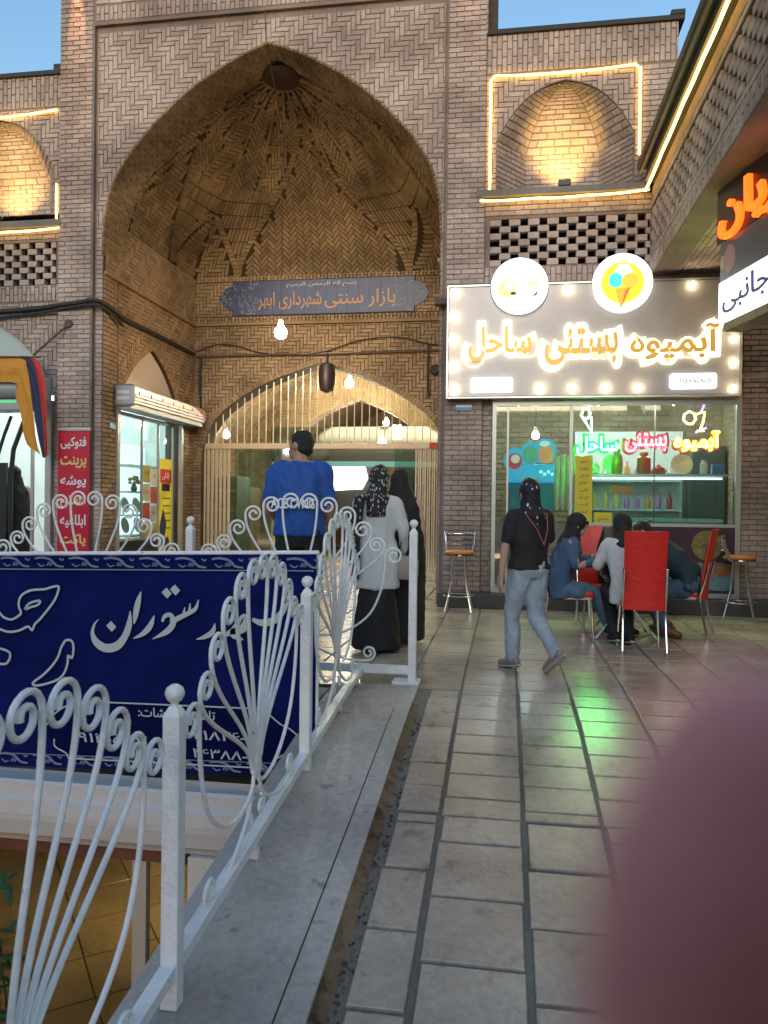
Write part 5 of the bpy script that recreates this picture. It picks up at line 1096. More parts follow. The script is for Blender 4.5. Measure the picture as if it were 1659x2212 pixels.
# ================================================================== sliding metal gate in the arch
CREAM = mat('cream_enamel', (.55, .45, .32), .45, var=.1)
mg = empty('metal_gate', (GC, 13.9, 0), 'cream barred arch screen with folded concertina gates in the gateway', 'gate')
def zarch(x):
    for a, b in zip(ga[:-1], ga[1:]):
        if a[0] <= x <= b[0] and b[0] - a[0] > 1e-6: return a[1] + (b[1] - a[1]) * (x - a[0]) / (b[0] - a[0])
    return 2.4
part('transom', CREAM, mg, lambda b: b.span((-5.585, 13.72, 2.36), (-1.08, 13.80, 2.46), bev=.006))
x = -5.5
while x < -1.1: part('bar', CREAM, mg, lambda b: b.span((x - .008, 13.75, 2.46), (x + .008, 13.766, zarch(x) - .01))); x += .139
def conc(x0, x1, n, side):
    for k in range(n):
        xx = x0 + (x1 - x0) * k / (n - 1)
        part('concertina_slat', CREAM, mg, lambda b: b.box((xx, 13.76 + (.02 if k % 2 else -.02), 1.18), (.026, .018, 2.34)))
    part('scissor_link', CREAM, mg, lambda b: [b.bar((x0, 13.73, z - .12), (x1, 13.73, z + .12), .012, .006) for z in (.3, .8, 1.3, 1.8, 2.2)])
conc(-5.56, -5.08, 13, 0); conc(-1.58, -1.12, 12, 1)
rs = part('red_notice', mat('notice_red', (.4, .03, .03), .5), mg, lambda b: b.span((-1.34, 13.7, 2.36), (-1.10, 13.715, 2.47)))
part('glass_screen', glass_mat('screen_glass', (.72, .85, .8), .06, .25), mg, lambda b: b.span((-5.06, 13.95, 0), (-4.15, 13.956, 2.36)))
part('glass_screen', MATS['screen_glass'], mg, lambda b: b.span((-2.0, 13.95, 0), (-1.6, 13.956, 2.36)))

# ================================================================== bazaar hall behind the gate
bh = empty('bazaar_hall', (GC, 18, 0), 'yellow lit vaulted brick bazaar hall seen through the gateway', 'hall')
BH = Bricks(bh, BRICKY, 150)
HX0, HX1, HY0, HY1 = -6.1, -.7, 14.12, 17.1
vp = keel(HX0, HX1, 2.3, 4.75, 12)
vl = [0]
for i in range(1, len(vp)): vl.append(vl[-1] + math.dist(vp[i], vp[i - 1]))
def on_vault(s_, y, h):
    s_ = max(0, min(vl[-1] - 1e-6, s_)); i = max(k for k in range(len(vl) - 1) if vl[k] <= s_); t = (s_ - vl[i]) / (vl[i + 1] - vl[i]); a, b = vp[i], vp[i + 1]; n = Vector((b[1] - a[1], 0, a[0] - b[0])).normalized()
    return Vector((a[0] + (b[0] - a[0]) * t, y, a[1] + (b[1] - a[1]) * t)) + n * h
ta = [(-5.3, 0), (-5.3, 2.3)] + keel(-5.3, -1.36, 2.3, 3.75, 8)[1:-1] + [(-1.36, 2.3), (-1.36, 0)]
def hall(b):
    for y0, y1 in ((HY0, HY1), (17.5, 25)):
        for i in range(len(vp) - 1): b.add([(vp[i][0], y0, vp[i][1]), (vp[i + 1][0], y0, vp[i + 1][1]), (vp[i + 1][0], y1, vp[i + 1][1]), (vp[i][0], y1, vp[i][1])], [(0, 1, 2, 3)])
        for x in (HX0, HX1): b.add([(x, y0, 0), (x, y1, 0), (x, y1, 2.3), (x, y0, 2.3)], [(0, 1, 2, 3)])
    wall_open(b, ta, HX0, HX1, 5.0, lambda u, v: (u, HY1, v)); b.span((HX0, 25, 0), (HX1, 25.1, 5))
    for i in range(len(ta) - 1): b.add([(ta[i][0], HY1, ta[i][1]), (ta[i + 1][0], HY1, ta[i + 1][1]), (ta[i + 1][0], 17.5, ta[i + 1][1]), (ta[i][0], 17.5, ta[i][1])], [(0, 1, 2, 3)])
    b.span((HX0 - .1, YB + .46, 0), (-5.6, YB + .5, 5)); b.span((-1.06, YB + .46, 0), (HX1 + .1, YB + .5, 5)); wall_open(b, ga, HX0, HX1, 5., lambda u, v: (u, YB + .455, v))
part('hall_core', mat('hall_plaster', (.34, .25, .14), .9, var=.2, bump=.3), bh, hall)
BH.curved(herring(0, vl[-1], HY0, HY1, c=.075), on_vault)
BH.lay(running(HY0, HY1, 0, 2.3), (HX0, 0, 0), **LW); BH.lay(cut_open(herring(HX0, HX1, 2.2, 4.7), ta, (GC, 1)), (0, HY1, 0), **FRONT); BH.lay(running(HX0, -5.3, 0, 2.2), (0, HY1, 0), **FRONT)
for c in range(5):                         # fan of ribs rising over the left pier
    q = [(1.2 + .35 * c + .02 * t, HY0 + .15 + .12 * t + .2 * c * t / 10, ) for t in range(14)]
    for (u, v), (u2, v2) in zip(q[:-1], q[1:]): BH.curved([[(u - .03, v), (u + .03, v), (u2 + .03, v2 - .01), (u2 - .03, v2 - .01)]], on_vault, h=.035)
BH.finish()
gs = empty('glazed_screen', (-3, 16.95, 0), 'blue beamed glazed screen inside the hall beyond the gate', 'glazing')
part('beam', mat('teal_beam', (.05, .2, .26), .4), gs, lambda b: b.span((-4.4, 16.9, 2.2), (-1.36, 17.0, 2.32))); part('upper_pane', glass_mat('hall_glass', (.6, .72, .7), .08, .5), gs, lambda b: b.span((-5.28, 16.95, 2.32), (-1.38, 16.956, 3.1))); part('side_pane', MATS['hall_glass'], gs, lambda b: b.span((-2.3, 16.95, 0), (-1.38, 16.956, 2.2))); part('post', mat('dark_post', (.03, .03, .03), .4), gs, lambda b: (b.span((-2.34, 16.9, 0), (-2.3, 17.0, 2.2)), b.span((-4.4, 16.9, 0), (-4.34, 17, 2.2))))
lb = empty('lit_window', (-4.1, 21, 2), 'glaring white shop window deep in the hall behind the blue man', 'window')
part('pane', emat('hall_white', (1, 1, .98), 4.), lb, lambda b: b.prism([(-4.75, 1.75), (-3.9, 1.8), (-3.75, 2.1), (-3.85, 2.5), (-4.75, 2.5)], (0, 21, 0), X1, Z1, -Y1, 0, .05)); part('frame', mat('dark_post', (.03, .03, .03), .4), lb, lambda b: b.span((-4.85, 21.01, 1.2), (-3.6, 21.06, 2.6)))
for nm, lc, col, e, r, lab in (('hanging_bulb', (-3.18, 15.5, 3.84), (1, .9, .6), 1050., .085, 'bright round bulb in the hall vault, right of the dark lantern'), ('hanging_bulb', (-2.79, 18, 3.3), (1, .95, .78), 450., .07, 'bulb further inside the hall near its right wall'), ('hanging_bulb', (-3.04, 19, 2.92), (1, .96, .85), 350., .1, 'white bulb hanging just above the gate transom'), ('hanging_bulb', (-4.03, 17.4, 2.15), (1, .5, .15), 14., .07, 'small orange bulb deep in the hall beside the man'), ('hanging_bulb', (-5.53, 14.75, 2.72), (.95, 1, 1), 60., .07, 'white bulb behind the left bars of the arch screen')):
    bulb(nm, lc, [(lc[0], lc[1], zarch(GC) + .7 if lc[1] < 17 else 4.4)], lab, col, e, r)
tb = empty('tube_lamp', (-2.6, 18.5, 3.1), 'pair of short white tubes glowing in the hall right of the bulb', 'lamp'); part('tube', emat('tube_white', (1, 1, 1), 10.), tb, lambda b: b.tube([(-2.66, 18.5, 2.95), (-2.66, 18.5, 3.3)], .04, 8), True); part('tube', MATS['tube_white'], tb, lambda b: b.tube([(-2.54, 18.5, 2.95), (-2.54, 18.5, 3.3)], .04, 8), True)
for i, (x, y, h_, c) in enumerate(((-5.6, 15.2, 1.9, (.12, .14, .1)), (-5.7, 16.2, 1.7, (.2, .12, .08)), (-1.2, 18.6, 2.0, (.08, .1, .11)), (-4.9, 19.5, 1.8, (.16, .1, .06)), (-2.4, 22, 1.9, (.05, .06, .07)))):
    t = empty('market_stall', (x, y, 0), ['dark glass cabinet inside the hall at left, behind folded gate', 'brown cabinet deeper inside the hall at left', 'dark cabinet along the right wall of the hall', 'brown stall deep in the hall at left', 'dark stall at the far end of the hall'][i], 'cabinet')
    part('carcass', mat('stall_%d' % i, c, .4, var=.4, scale=9), t, lambda b: b.box((x, y, h_ / 2), (.6, .8, h_), bev=.02)); [part('shelf', mat('stall_shelf', (.3, .28, .22), .5), t, lambda b: b.box((x, y - .41, .4 + .4 * k), (.56, .03, .03))) for k in range(int(h_ / .45))]

# ================================================================== corner copy shop: two fronts with roller shutters
cs_ = empty('copy_shop', (-7.6, 12, 0), 'bright white copy shop interior behind the two left shop fronts', 'shop')
SW = mat('shop_white', (.7, .74, .72), .5)
part('wall', SW, cs_, lambda b: (b.span((-9.6, 13.45, 0), (-5.95, 13.5, 3.9)), b.span((-9.65, YW + .3, 0), (-9.6, 13.5, 3.9)))); part('ceiling', SW, cs_, lambda b: b.span((-9.6, YW + .3, 3.9), (-5.95, 13.5, 3.95))); part('floor', mat('shop_floor', (.4, .38, .35), .3), cs_, lambda b: b.span((-9.6, YW, .01), (-5.8, 13.5, .05)))
for x, lab in ((-7.2, 'long ceiling lamp in the copy shop above the red banner'), (-8.6, 'long ceiling lamp in the copy shop at far left')):
    t = empty('tube_lamp', (x, 12, 3.85), lab, 'lamp'); part('housing', SW, t, lambda b: b.span((x - .1, 11.0, 3.8), (x + .1, 13, 3.88))); part('tube', emat('copy_glow', (.86, 1., .97), 110.), t, lambda b: b.tube([(x, 11.05, 3.78), (x, 12.95, 3.78)], .03, 8), True)
SHUT = mat('shutter_slat', (.66, .58, .53), .35, .1); GREY = mat('shutter_grey', (.3, .31, .33), .45, .3)
r1 = empty('roller_shutter', (-5.6, 12, 2.9), 'rolled up cream shutter over the side shop inside the recess', 'shutter')
def roll(b):
    for k in range(40):
        y = 10.78 + 2.75 * k / 40; b.tube([(-5.62, y + .003, 2.93), (-5.62, y + .066, 2.93)], .145, 14)
part('slat_roll', SHUT, r1, lambda b: [b.tube([(-5.62 + .142 * math.cos(a), 10.78, 2.93 + .142 * math.sin(a)), (-5.62 + .142 * math.cos(a), 13.52, 2.93 + .142 * math.sin(a))], .028, 6) for a in [2 * PI * k / 18 for k in range(18)]] + [b.tube([(-5.62, 10.78, 2.93), (-5.62, 13.52, 2.93)], .14, 16)], True)
part('red_mark', mat('mark_red', (.4, .05, .04), .5), r1, lambda b: [b.box((-5.468, 10.9 + .2 * k, 2.98 - .06 * (k % 2)), (.03, .018, .05)) for k in range(13)])
ep = part('end_plate', GREY, r1, lambda b: b.box((-5.62, 10.74, 2.93), (.33, .05, .33), bev=.04)); part('plate_label', mat('label_grey', (.5, .52, .55), .5), ep, lambda b: [b.span((-5.72, 10.71, 2.95 - .09 * k), (-5.53, 10.714, 3.0 - .09 * k)) for k in range(2)])
part('hood', GREY, r1, lambda b: b.span((-5.77, 10.75, 2.74), (-5.52, 13.5, 2.8))); part('guide_rail', mat('guide_alu', (.45, .45, .45), .35, .5), r1, lambda b: (b.span((-5.79, 10.76, 0), (-5.73, 10.84, 2.75)), b.span((-5.79, 13.06, 0), (-5.73, 13.14, 2.75))))
part('arch_infill', mat('infill_white', (.5, .47, .45), .6), gate, lambda b: b.prism([p for p in keel(SH0, SH1, 2.75, 3.84)], (XL - .06, 0, 0), Y1, Z1, X1, -.02, 0))
sw = empty('shop_window', (-5.88, 12, .1), 'glazed side shop front inside the recess with yellow poster and notices', 'window')
part('frame', mat('guide_alu', (.45, .45, .45), .35, .5), sw, lambda b: [b.span(*q) for q in (((-5.9, 10.86, 0), (-5.86, 10.9, 2.74)), ((-5.9, 11.82, .75), (-5.86, 11.85, 2.74)), ((-5.9, 12.42, 0), (-5.86, 12.45, 2.74)), ((-5.9, 13.0, 0), (-5.86, 13.05, 2.74)), ((-5.9, 10.9, 2.68), (-5.86, 13.0, 2.74)), ((-5.9, 10.9, .72), (-5.86, 12.42, .76)))])
part('dark_base', mat('base_black', (.012, .014, .013), .3), sw, lambda b: b.span((-5.9, 10.9, .02), (-5.87, 12.42, .72)))
for a, c in ((10.9, 11.82), (11.85, 12.42), (12.45, 13.0)): part('pane', MATS['shop_glass'], sw, lambda b: b.span((-5.882, a, .76), (-5.878, c, 2.68)))
def side_sheet(nm, col, y0, y1, z0, z1, par=sw, x=-5.872, e=.0):
    return part(nm, mat('sheet_%d_%d_%d' % (int(col[0] * 99), int(col[1] * 99), int(col[2] * 99)), col, .6, emit=e, ecol=col), par, lambda b: b.span((x, y0, z0), (x + .003, y1, z1)))
ys = [(.35, .32, .04), (.45, .44, .3), (.38, .06, .04), (.38, .34, .04), (.5, .5, .48), (.4, .07, .05), (.5, .5, .47), (.36, .34, .05)]
tx_ = ['پلاک', 'رنگی', 'چاپ'.replace('چ', 'ج'), 'فوری', 'کارت', 'بنر', 'جلد', 'صحافی']
for k in range(8):
    c_, r_ = k // 4, k % 4; y0 = 11.87 + .27 * c_; z0 = 1.95 - .31 * r_ - .04 * c_
    s_ = side_sheet('notice', ys[k], y0, y0 + .25, z0 - .28, z0); letters('notice_text', tx_[k], MINK, s_, (-5.868, y0 + .125, z0 - .13), Y1, Z1, .13, .06, .001)
po = side_sheet('poster', (.55, .47, .03), 12.46, 12.98, .4, 2.1, e=.12)
rd = side_sheet('poster_title', (.5, .02, .03), 12.5, 12.94, 1.68, 1.92, po, -5.868); letters('poster_lettering', 'پاشایی', mat('poster_white', (.7, .7, .68), .5), rd, (-5.864, 12.72, 1.8), Y1, Z1, .3, .16, .001, bold=.01)
side_sheet('poster_sub', (.02, .02, .02), 12.56, 12.88, 1.54, 1.67, po, -5.868)
for k in range(5): part('poster_line', MINK, po, lambda b: [b.span((-5.868, 12.62 + .05 * q, 1.40 - .13 * k), (-5.866, 12.655 + .05 * q, 1.425 - .13 * k)) for q in range(6)])
part('poster_diamond', mat('poster_navy', (.02, .04, .1), .4, var=.5, scale=8), po, lambda b: b.prism([(12.48, .9), (12.62, 1.25), (12.76, .95), (12.6, .5)], (-5.868, 0, 0), Y1, Z1, X1, 0, .003)); part('poster_curl', mat('poster_dark2', (.06, .03, .03), .5), po, lambda b: b.prism([(12.78 + .1 * math.cos(a), .6 + .14 * math.sin(a)) for a in [.4 * k for k in range(16)]], (-5.867, 0, 0), Y1, Z1, X1, 0, .003))
sh = empty('shelf_unit', (-6.4, 12.7, 0), 'glowing white shelf unit with a flower vase behind side shop glass', 'shelf')
part('back_panel', emat('shelf_glow', (.75, .95, 1.), 1.1), sh, lambda b: b.span((-6.62, 12.1, .75), (-6.6, 13.4, 2.35)))
for z in (.75, 1.1, 1.5, 1.95): part('shelf', SW, sh, lambda b: b.span((-6.6, 12.1, z), (-6.2, 13.4, z + .025)))
fv = empty('flower_vase', (-6.35, 12.5, 1.525), 'small bouquet of pink and cream flowers on the glowing shelf', 'flowers')
part('vase', mat('vase_dark', (.1, .12, .1), .3), fv, lambda b: b.lathe([(.04, 0), (.06, .05), (.03, .13), (.045, .15)], (-6.35, 12.5, 1.525), 12), True)
for k in range(11): part('flower', mat('petal_%d' % (k % 3), ((.5, .12, .1), (.55, .45, .25), (.5, .3, .3))[k % 3], .6), fv, lambda b: b.ell((-6.35 + .05 * math.sin(k), 12.5 + .13 * math.cos(k * 2.1), 1.72 + .05 * math.sin(k * 1.3)), (.035, .04, .03), 7, 5))
for z, y in ((.775, 12.35), (.775, 12.8), (1.125, 12.35), (1.125, 12.75)):
    o = MB().lathe([(.02, 0), (.12, .01), (.14, .02), (.13, .03), (.02, .015)], (-6.45, y, z + .16), 20, ax=(1, 0, .2)).build('white_plate', SW, None, True, (-6.45, y, z)); tag(o, 'white plate standing on the %s glowing shelf, %s' % ('lowest' if z < 1 else 'second', 'left one' if y < 12.5 else 'right one'), 'plate')
# front of the copy shop
r2 = empty('roller_shutter', (-7.5, 10.2, 2.9), 'grey roller shutter box over the copy shop door at far left', 'shutter')
part('slat_roll', GREY, r2, lambda b: b.tube([(-9.4, 10.22, 2.95), (-6.66, 10.22, 2.95)], .15, 16), True); part('end_plate', mat('label_grey', (.5, .52, .55), .5), r2, lambda b: b.box((-6.6, 10.22, 2.95), (.06, .34, .34), bev=.03)); part('hood', GREY, r2, lambda b: b.span((-9.4, 10.1, 2.62), (-6.66, 10.34, 2.8), bev=.03)); part('green_label', emat('label_green', (.1, .5, .2), .6), r2, lambda b: b.span((-7.35, 10.095, 2.74), (-6.95, 10.1, 2.78)))
part('guide_rail', mat('guide_alu', (.45, .45, .45), .35, .5), r2, lambda b: (b.span((-6.62, 10.3, 0), (-6.53, 10.42, 2.8)), b.span((-6.9, 10.38, 0), (-6.86, 10.42, 2.62))))
o = MB().prism(keel(-8.6, -6.53, 2.9, 4.0), (0, YW + .1, 0), X1, Z1, -Y1, -.02, 0).build('arch_pane', mat('infill_glass', (.35, .42, .42), .15), None, False, (-7.5, YW, 2.9)); tag(o, 'pale glazed infill in the arch above the left shutter', 'glazing')
ad = empty('arched_grille', (-7.75, 10.5, 0), 'black arched iron door frame at the far left of copy shop', 'grille')
part('frame', mat('iron_black', (.012, .014, .013), .5), ad, lambda b: (b.tube([(-7.3, 10.5, 0), (-7.3, 10.5, 1.7), (-7.26, 10.5, 2.1), (-7.1, 10.5, 2.5), (-7.0, 10.5, 2.6)], .035, 8), b.span((-7.75, 10.48, 0), (-7.36, 10.52, 1.9)), b.tube([(-7.55, 10.5, 1.9), (-7.42, 10.5, 2.3), (-7.3, 10.5, 2.6)], .025, 8)))
ts = empty('wall_rack', (-6.85, 13.3, 1.4), 'small rack of accessories on the white wall inside copy shop', 'rack')
for k in range(9): part('packet', mat('packet_%d' % (k % 4), ((.1, .12, .2), (.5, .5, .5), (.15, .25, .4), (.3, .3, .3))[k % 4], .5), ts, lambda b: b.box((-7.35 + .16 * (k % 3), 12.9, 1.95 - .24 * (k // 3)), (.1, .03, .17)))
fl_ = part('flood_lamp', emat('flood_white', (.9, .95, 1), 25.), None, lambda b: b.ell((-6.72, 10.36, 2.42), (.07, .04, .05), 12, 8), 'all'); tag(fl_, 'small glaring white lamp beside the left door post', 'lamp')
rb = empty('vertical_sign', (-6.13, 10.26, .4), 'tall red sign with white and yellow words on the left pillar', 'sign')
part('board', mat('sign_red', (.42, .006, .03), .4, var=.08), rb, lambda b: b.span((-6.385, 10.25, .35), (-5.895, 10.275, 2.35), bev=.004)); part('trim', mat('sign_trim', (.4, .4, .42), .4, .4), rb, lambda b: b.span((-6.395, 10.245, 2.355), (-5.885, 10.285, 2.40)))
for k, (t_, c_) in enumerate((('فتوکپی', 0), ('پرینت', 1), ('پوشه', 0), ('دستی', 1), ('ابلاغیه', 0), ('پاکت', 1))): letters('sign_word', t_, mat('word_white', (.62, .66, .7), .5) if c_ == 0 else mat('word_yellow', (.6, .55, .2), .5), rb, (-6.14, 10.249, 2.17 - .28 * k), X1, Z1, .4, .19, .004, bold=.02)
lp = part('number_plate', mat('enamel_blue', (.03, .2, .45), .35), None, lambda b: b.span((-5.76, 10.55, 2.42), (-5.745, 10.72, 2.50))); tag(lp, 'small blue number plate beside the recessed shop front', 'plate')
# striped cloth hung from an awning arm
cl = empty('awning_cloth', (-6.8, 10.0, 2.5), 'orange, navy and red cloth draped from an awning arm at far left', 'cloth')
def drape(b, edge, w0, w1, dx):
    n, m = 20, 8; vs = []
    for i in range(n + 1):
        t = i / n; e = smooth_path(edge, 8); p = e[min(len(e) - 1, int(t * (len(e) - 1)))]
        for j in range(m + 1):
            u = j / m; wd = w0 + (w1 - w0) * t
            vs.append((p[0] - wd * (1 - u) + dx, 10.0 + .03 * math.sin(u * 9 + t * 4) - .05 * t, p[1] - .12 * math.sin(t * 2.6) * (1 - u) * 0))
    b.add(vs, [(i * (m + 1) + j, i * (m + 1) + j + 1, (i + 1) * (m + 1) + j + 1, (i + 1) * (m + 1) + j) for i in range(n) for j in range(m)])
CLO = [mat('cloth_orange', (.5, .22, .02), .75, var=.15, bump=.3, bscale=12), mat('cloth_navy', (.02, .025, .07), .75), mat('cloth_red', (.42, .035, .025), .75, var=.15)]
def sheet(nm, m, outer, inner, y):
    outer = smooth_path(outer, 6); inner = smooth_path(inner, 6); n = min(len(outer), len(inner)); vs = []
    for i in range(n):
        for u in range(7):
            t = u / 6; a, c = outer[i], inner[i]; vs.append((a[0] + (c[0] - a[0]) * t, y + .022 * math.sin(t * 8 + i * .2), a[1] + (c[1] - a[1]) * t))
    return part(nm, m, cl, lambda b: b.add(vs, [(i * 7 + j, i * 7 + j + 1, (i + 1) * 7 + j + 1, (i + 1) * 7 + j) for i in range(n - 1) for j in range(6)]), 'all')
sheet('stripe', CLO[0], [(-7.6, 3.39), (-6.85, 3.39), (-6.72, 3.2), (-6.63, 2.75), (-6.55, 2.2), (-6.48, 1.97)], [(-7.6, 3.0), (-6.93, 3.02), (-6.88, 2.85), (-6.78, 2.5), (-6.77, 2.3), (-6.72, 2.14)], 10.0)
sheet('stripe', CLO[1], [(-6.85, 3.4), (-6.66, 3.36), (-6.54, 3.1), (-6.47, 2.7), (-6.43, 2.25), (-6.43, 1.95)], [(-6.85, 3.38), (-6.75, 3.25), (-6.66, 2.95), (-6.59, 2.5), (-6.53, 2.15), (-6.48, 1.95)], 10.02)
sheet('stripe', CLO[2], [(-6.66, 3.37), (-6.55, 3.3), (-6.44, 3.0), (-6.40, 2.6), (-6.39, 2.2), (-6.395, 1.98)], [(-6.68, 3.36), (-6.6, 3.24), (-6.52, 2.95), (-6.47, 2.6), (-6.44, 2.2), (-6.43, 1.96)], 10.0)
part('arm', mat('rust_steel', (.07, .05, .04), .7), cl, lambda b: (b.tube([(-6.27, 10.28, 3.88), (-6.62, 10.0, 3.4)], .016, 6), b.tube([(-7.6, 10.0, 3.39), (-6.5, 10.0, 3.37)], .012, 6), b.lathe([(.06, 0), (.06, .03)], (-6.25, 10.285, 3.9), 10, ax=(0, -1, 0))), True)
# ================================================================== chairs, stools, table
RED = mat('red_vinyl', (.62, .02, .016), .42, var=.1, scale=5, bump=.35, bscale=22, coat=.08); BLKV = mat('black_vinyl', (.012, .012, .013), .4); SEAT = mat('orange_vinyl', (.55, .2, .05), .4); RUB = mat('rubber', (.01, .01, .01), .8); TABLE = mat('table_black', (.012, .014, .016), .25)
def local(T, a): M = Matrix.Rotation(a, 3, 'Z'); T = Vector(T); return lambda x, y, z: T + M @ Vector((x, y, z))
def red_chair(loc, a, label, two=False):
    """Tall-backed vinyl chair on chrome legs; local +y is where the sitter looks."""
    t = empty('dining_chair', loc, label, 'chair', 'chairs round the black table'); P = local(loc, a)
    def back(b):
        n, m = 10, 12; vs = []
        for side in (-1, 1):
            for j in range(m + 1):
                v = j / m; z = .40 + .72 * v; y = -.215 - .10 * v ** 1.5 + side * (.022 - .006 * v)
                for i in range(n + 1):
                    u = i / n * 2 - 1; w_ = .185 - .012 * math.cos(v * PI) * 0 + (.004 if v > .9 else 0); k = side * -.012 * (abs(u) ** 4)
                    vs.append(P(u * w_, y + k + .018 * (1 - u * u) * -1, z))
        q = (n + 1) * (m + 1); fs = []
        for s_ in range(2):
            for j in range(m):
                for i in range(n): a_ = s_ * q + j * (n + 1) + i; fs.append((a_, a_ + 1, a_ + n + 2, a_ + n + 1))
        for j in range(m):
            for i in (0, n): a_ = j * (n + 1) + i; fs.append((a_, a_ + n + 1, q + a_ + n + 1, q + a_))
        for i in range(n):
            for j in (0, m): a_ = j * (n + 1) + i; fs.append((a_, a_ + 1, q + a_ + 1, q + a_))
        b.add(vs, fs)
    bk = part('backrest', RED, t, back, True)
    part('seam', mat('seam_dark', (.2, .005, .005), .6), bk, lambda b: b.tube([P(x, -.268 - .003, .66) for x in (-.18, -.09, 0, .09, .18)], .002, 5))
    if two: part('black_side', BLKV, bk, lambda b: b.add([P(*q) for q in [(two * .05, -.185, .42), (two * .186, -.188, .42), (two * .19, -.285, 1.115), (two * .10, -.285, 1.115), (two * .03, -.225, .9), (two * .02, -.2, .7)]] + [P(q[0], q[1] - .01, q[2]) for q in [(two * .05, -.185, .42), (two * .186, -.188, .42), (two * .19, -.285, 1.115), (two * .10, -.285, 1.115), (two * .03, -.225, .9), (two * .02, -.2, .7)]], [(0, 1, 2, 3, 4, 5), (6, 7, 8, 9, 10, 11)] + [(i, (i + 1) % 6, 6 + (i + 1) % 6, 6 + i) for i in range(6)]))
    M = Matrix.Rotation(a, 3, 'Z'); part('seat', RED, t, lambda b: b.box(P(0, .03, .455), (.40, .44, .065), M, bev=.022), True)
    part('seat_frame', CHROME, t, lambda b: b.box(P(0, .03, .41), (.36, .40, .025), M))
    for sx in (-1, 1):
        part('leg', CHROME, t, lambda b: (b.tube([P(*q) for q in smooth_path([(sx * .185, -.295, .78), (sx * .187, -.24, .55), (sx * .185, -.205, .42), (sx * .187, -.23, .25), (sx * .192, -.285, .02)], 4)], .0125, 8), b.lathe([(.016, 0), (.016, .03)], P(sx * .192, -.288, 0), 10)), True)
        part('leg', CHROME, t, lambda b: (b.tube([P(*q) for q in smooth_path([(sx * .17, .22, .41), (sx * .18, .23, .25), (sx * .19, .245, .02)], 4)], .0125, 8), b.lathe([(.016, 0), (.016, .03)], P(sx * .19, .247, 0), 10)), True)
    return t
red_chair((1.28, 7.5, 0), R(-3), 'bright red tall backed chair nearest the viewer, its back turned to us'); red_chair((.66, 8.15, 0), R(-92), 'red chair under the girl in the denim jacket'); red_chair((1.02, 8.66, 0), R(183), 'red and black chair behind the table, facing the viewer', -1); red_chair((1.86, 8.5, 0), R(68), 'red and black chair under the man in the dark teal shirt', 1)
tb_ = empty('cafe_table', (1.26, 8.2, 0), 'small black square table between the seated people', 'table')
part('table_top', TABLE, tb_, lambda b: b.box((1.22, 8.16, .76), (.62, .66, .04), bev=.008)); part('apron', TABLE, tb_, lambda b: b.box((1.22, 8.16, .70), (.5, .5, .08)))
for sx in (-1, 1): part('leg', CHROME, tb_, lambda b: (b.tube([(1.22 + sx * .30, 7.95, .02), (1.22 - sx * .22, 7.95, .66)], .014, 8), b.tube([(1.22 + sx * .30, 8.4, .02), (1.22 - sx * .22, 8.4, .66)], .014, 8)), True)
def bar_stool(loc, a, label):
    t = empty('bar_stool', loc, label, 'stool', 'orange bar stools by the shop'); P = local(loc, a); c = Vector(loc)
    part('seat', SEAT, t, lambda b: b.lathe([(.02, .72), (.17, .72), (.19, .735), (.19, .755), (.165, .77), (.02, .775)], c, 28), True); part('seat_rim', CHROME, t, lambda b: b.lathe([(.15, .70), (.185, .705), (.185, .722), (.15, .722)], c, 28), True)
    for k in range(4):
        an = PI / 4 + k * PI / 2; part('leg', CHROME, t, lambda b: b.tube([P(math.cos(an) * .10, math.sin(an) * .10, .71), P(math.cos(an) * .13, math.sin(an) * .13, .35), P(math.cos(an) * .235, math.sin(an) * .235, .008)], .012, 8), True)
    part('foot_ring', CHROME, t, lambda b: b.tube([P(math.cos(q) * .19, math.sin(q) * .19, .2) for q in [2 * PI * i / 28 for i in range(28)]], .009, 8, closed=True), True)
    for sx in (-1, 1): part('back_post', CHROME, t, lambda b: b.tube([P(sx * .15, -.1, .72), P(sx * .18, -.17, .85), P(sx * .20, -.2, 1.01)], .013, 8), True)
    for k in range(3): part('back_slat', CHROME, t, lambda b: b.tube([P(x * .185, -.19 - .02 * (1 - x * x), .84 + .065 * k) for x in (-1, -.5, 0, .5, 1)], .011 if k < 2 else .013, 8), True)
    return t
bar_stool((-.56, 9.78, 0), R(180), 'orange seated chrome stool against the brick pillar, left of the shop window'); bar_stool((2.85, 9.95, 0), R(252), 'orange seated chrome stool right of the shop window, turned sideways')
bar_stool((3.3, 8.75, 0), R(200), 'chrome stool cut off by the right edge of the picture')

# ================================================================== people
def voxel(nm, mb, m, parent, vox=.012, it=6, fold=0., fscale=.12, fac=.5):
    """Grow one continuous surface over the collected volumes (remesh, smooth, optional cloth folds)."""
    o = mb.build(nm, m, parent, 'all'); org = ORG[o.name]
    r = o.modifiers.new('r', 'REMESH'); r.mode = 'VOXEL'; r.voxel_size = vox; r.use_smooth_shade = True
    s_ = o.modifiers.new('s', 'SMOOTH'); s_.iterations = it; s_.factor = fac
    par = o.parent; o.parent = None; me = evaluated(o); o.parent = par; old = o.data; o.modifiers.clear(); o.data = me; bpy.data.meshes.remove(old); me.name = nm
    if fold:
        nrm = [v.normal.copy() for v in me.vertices]; cos = [v.co.copy() for v in me.vertices]; out = []
        for q, n0 in zip(cos, nrm):
            p = q + org; n_ = noise.noise(Vector((p.x / fscale, p.y / fscale, p.z / fscale * .45))) + .5 * noise.noise(Vector((p.x / fscale * 2.3 + p.z * 9, p.y / fscale * 2.3, p.z / fscale * 1.1)))
            out += (q + n0 * (fold * n_))[:]
        me.vertices.foreach_set('co', out)
    me.polygons.foreach_set('use_smooth', [True] * len(me.polygons)); me.update(); return o
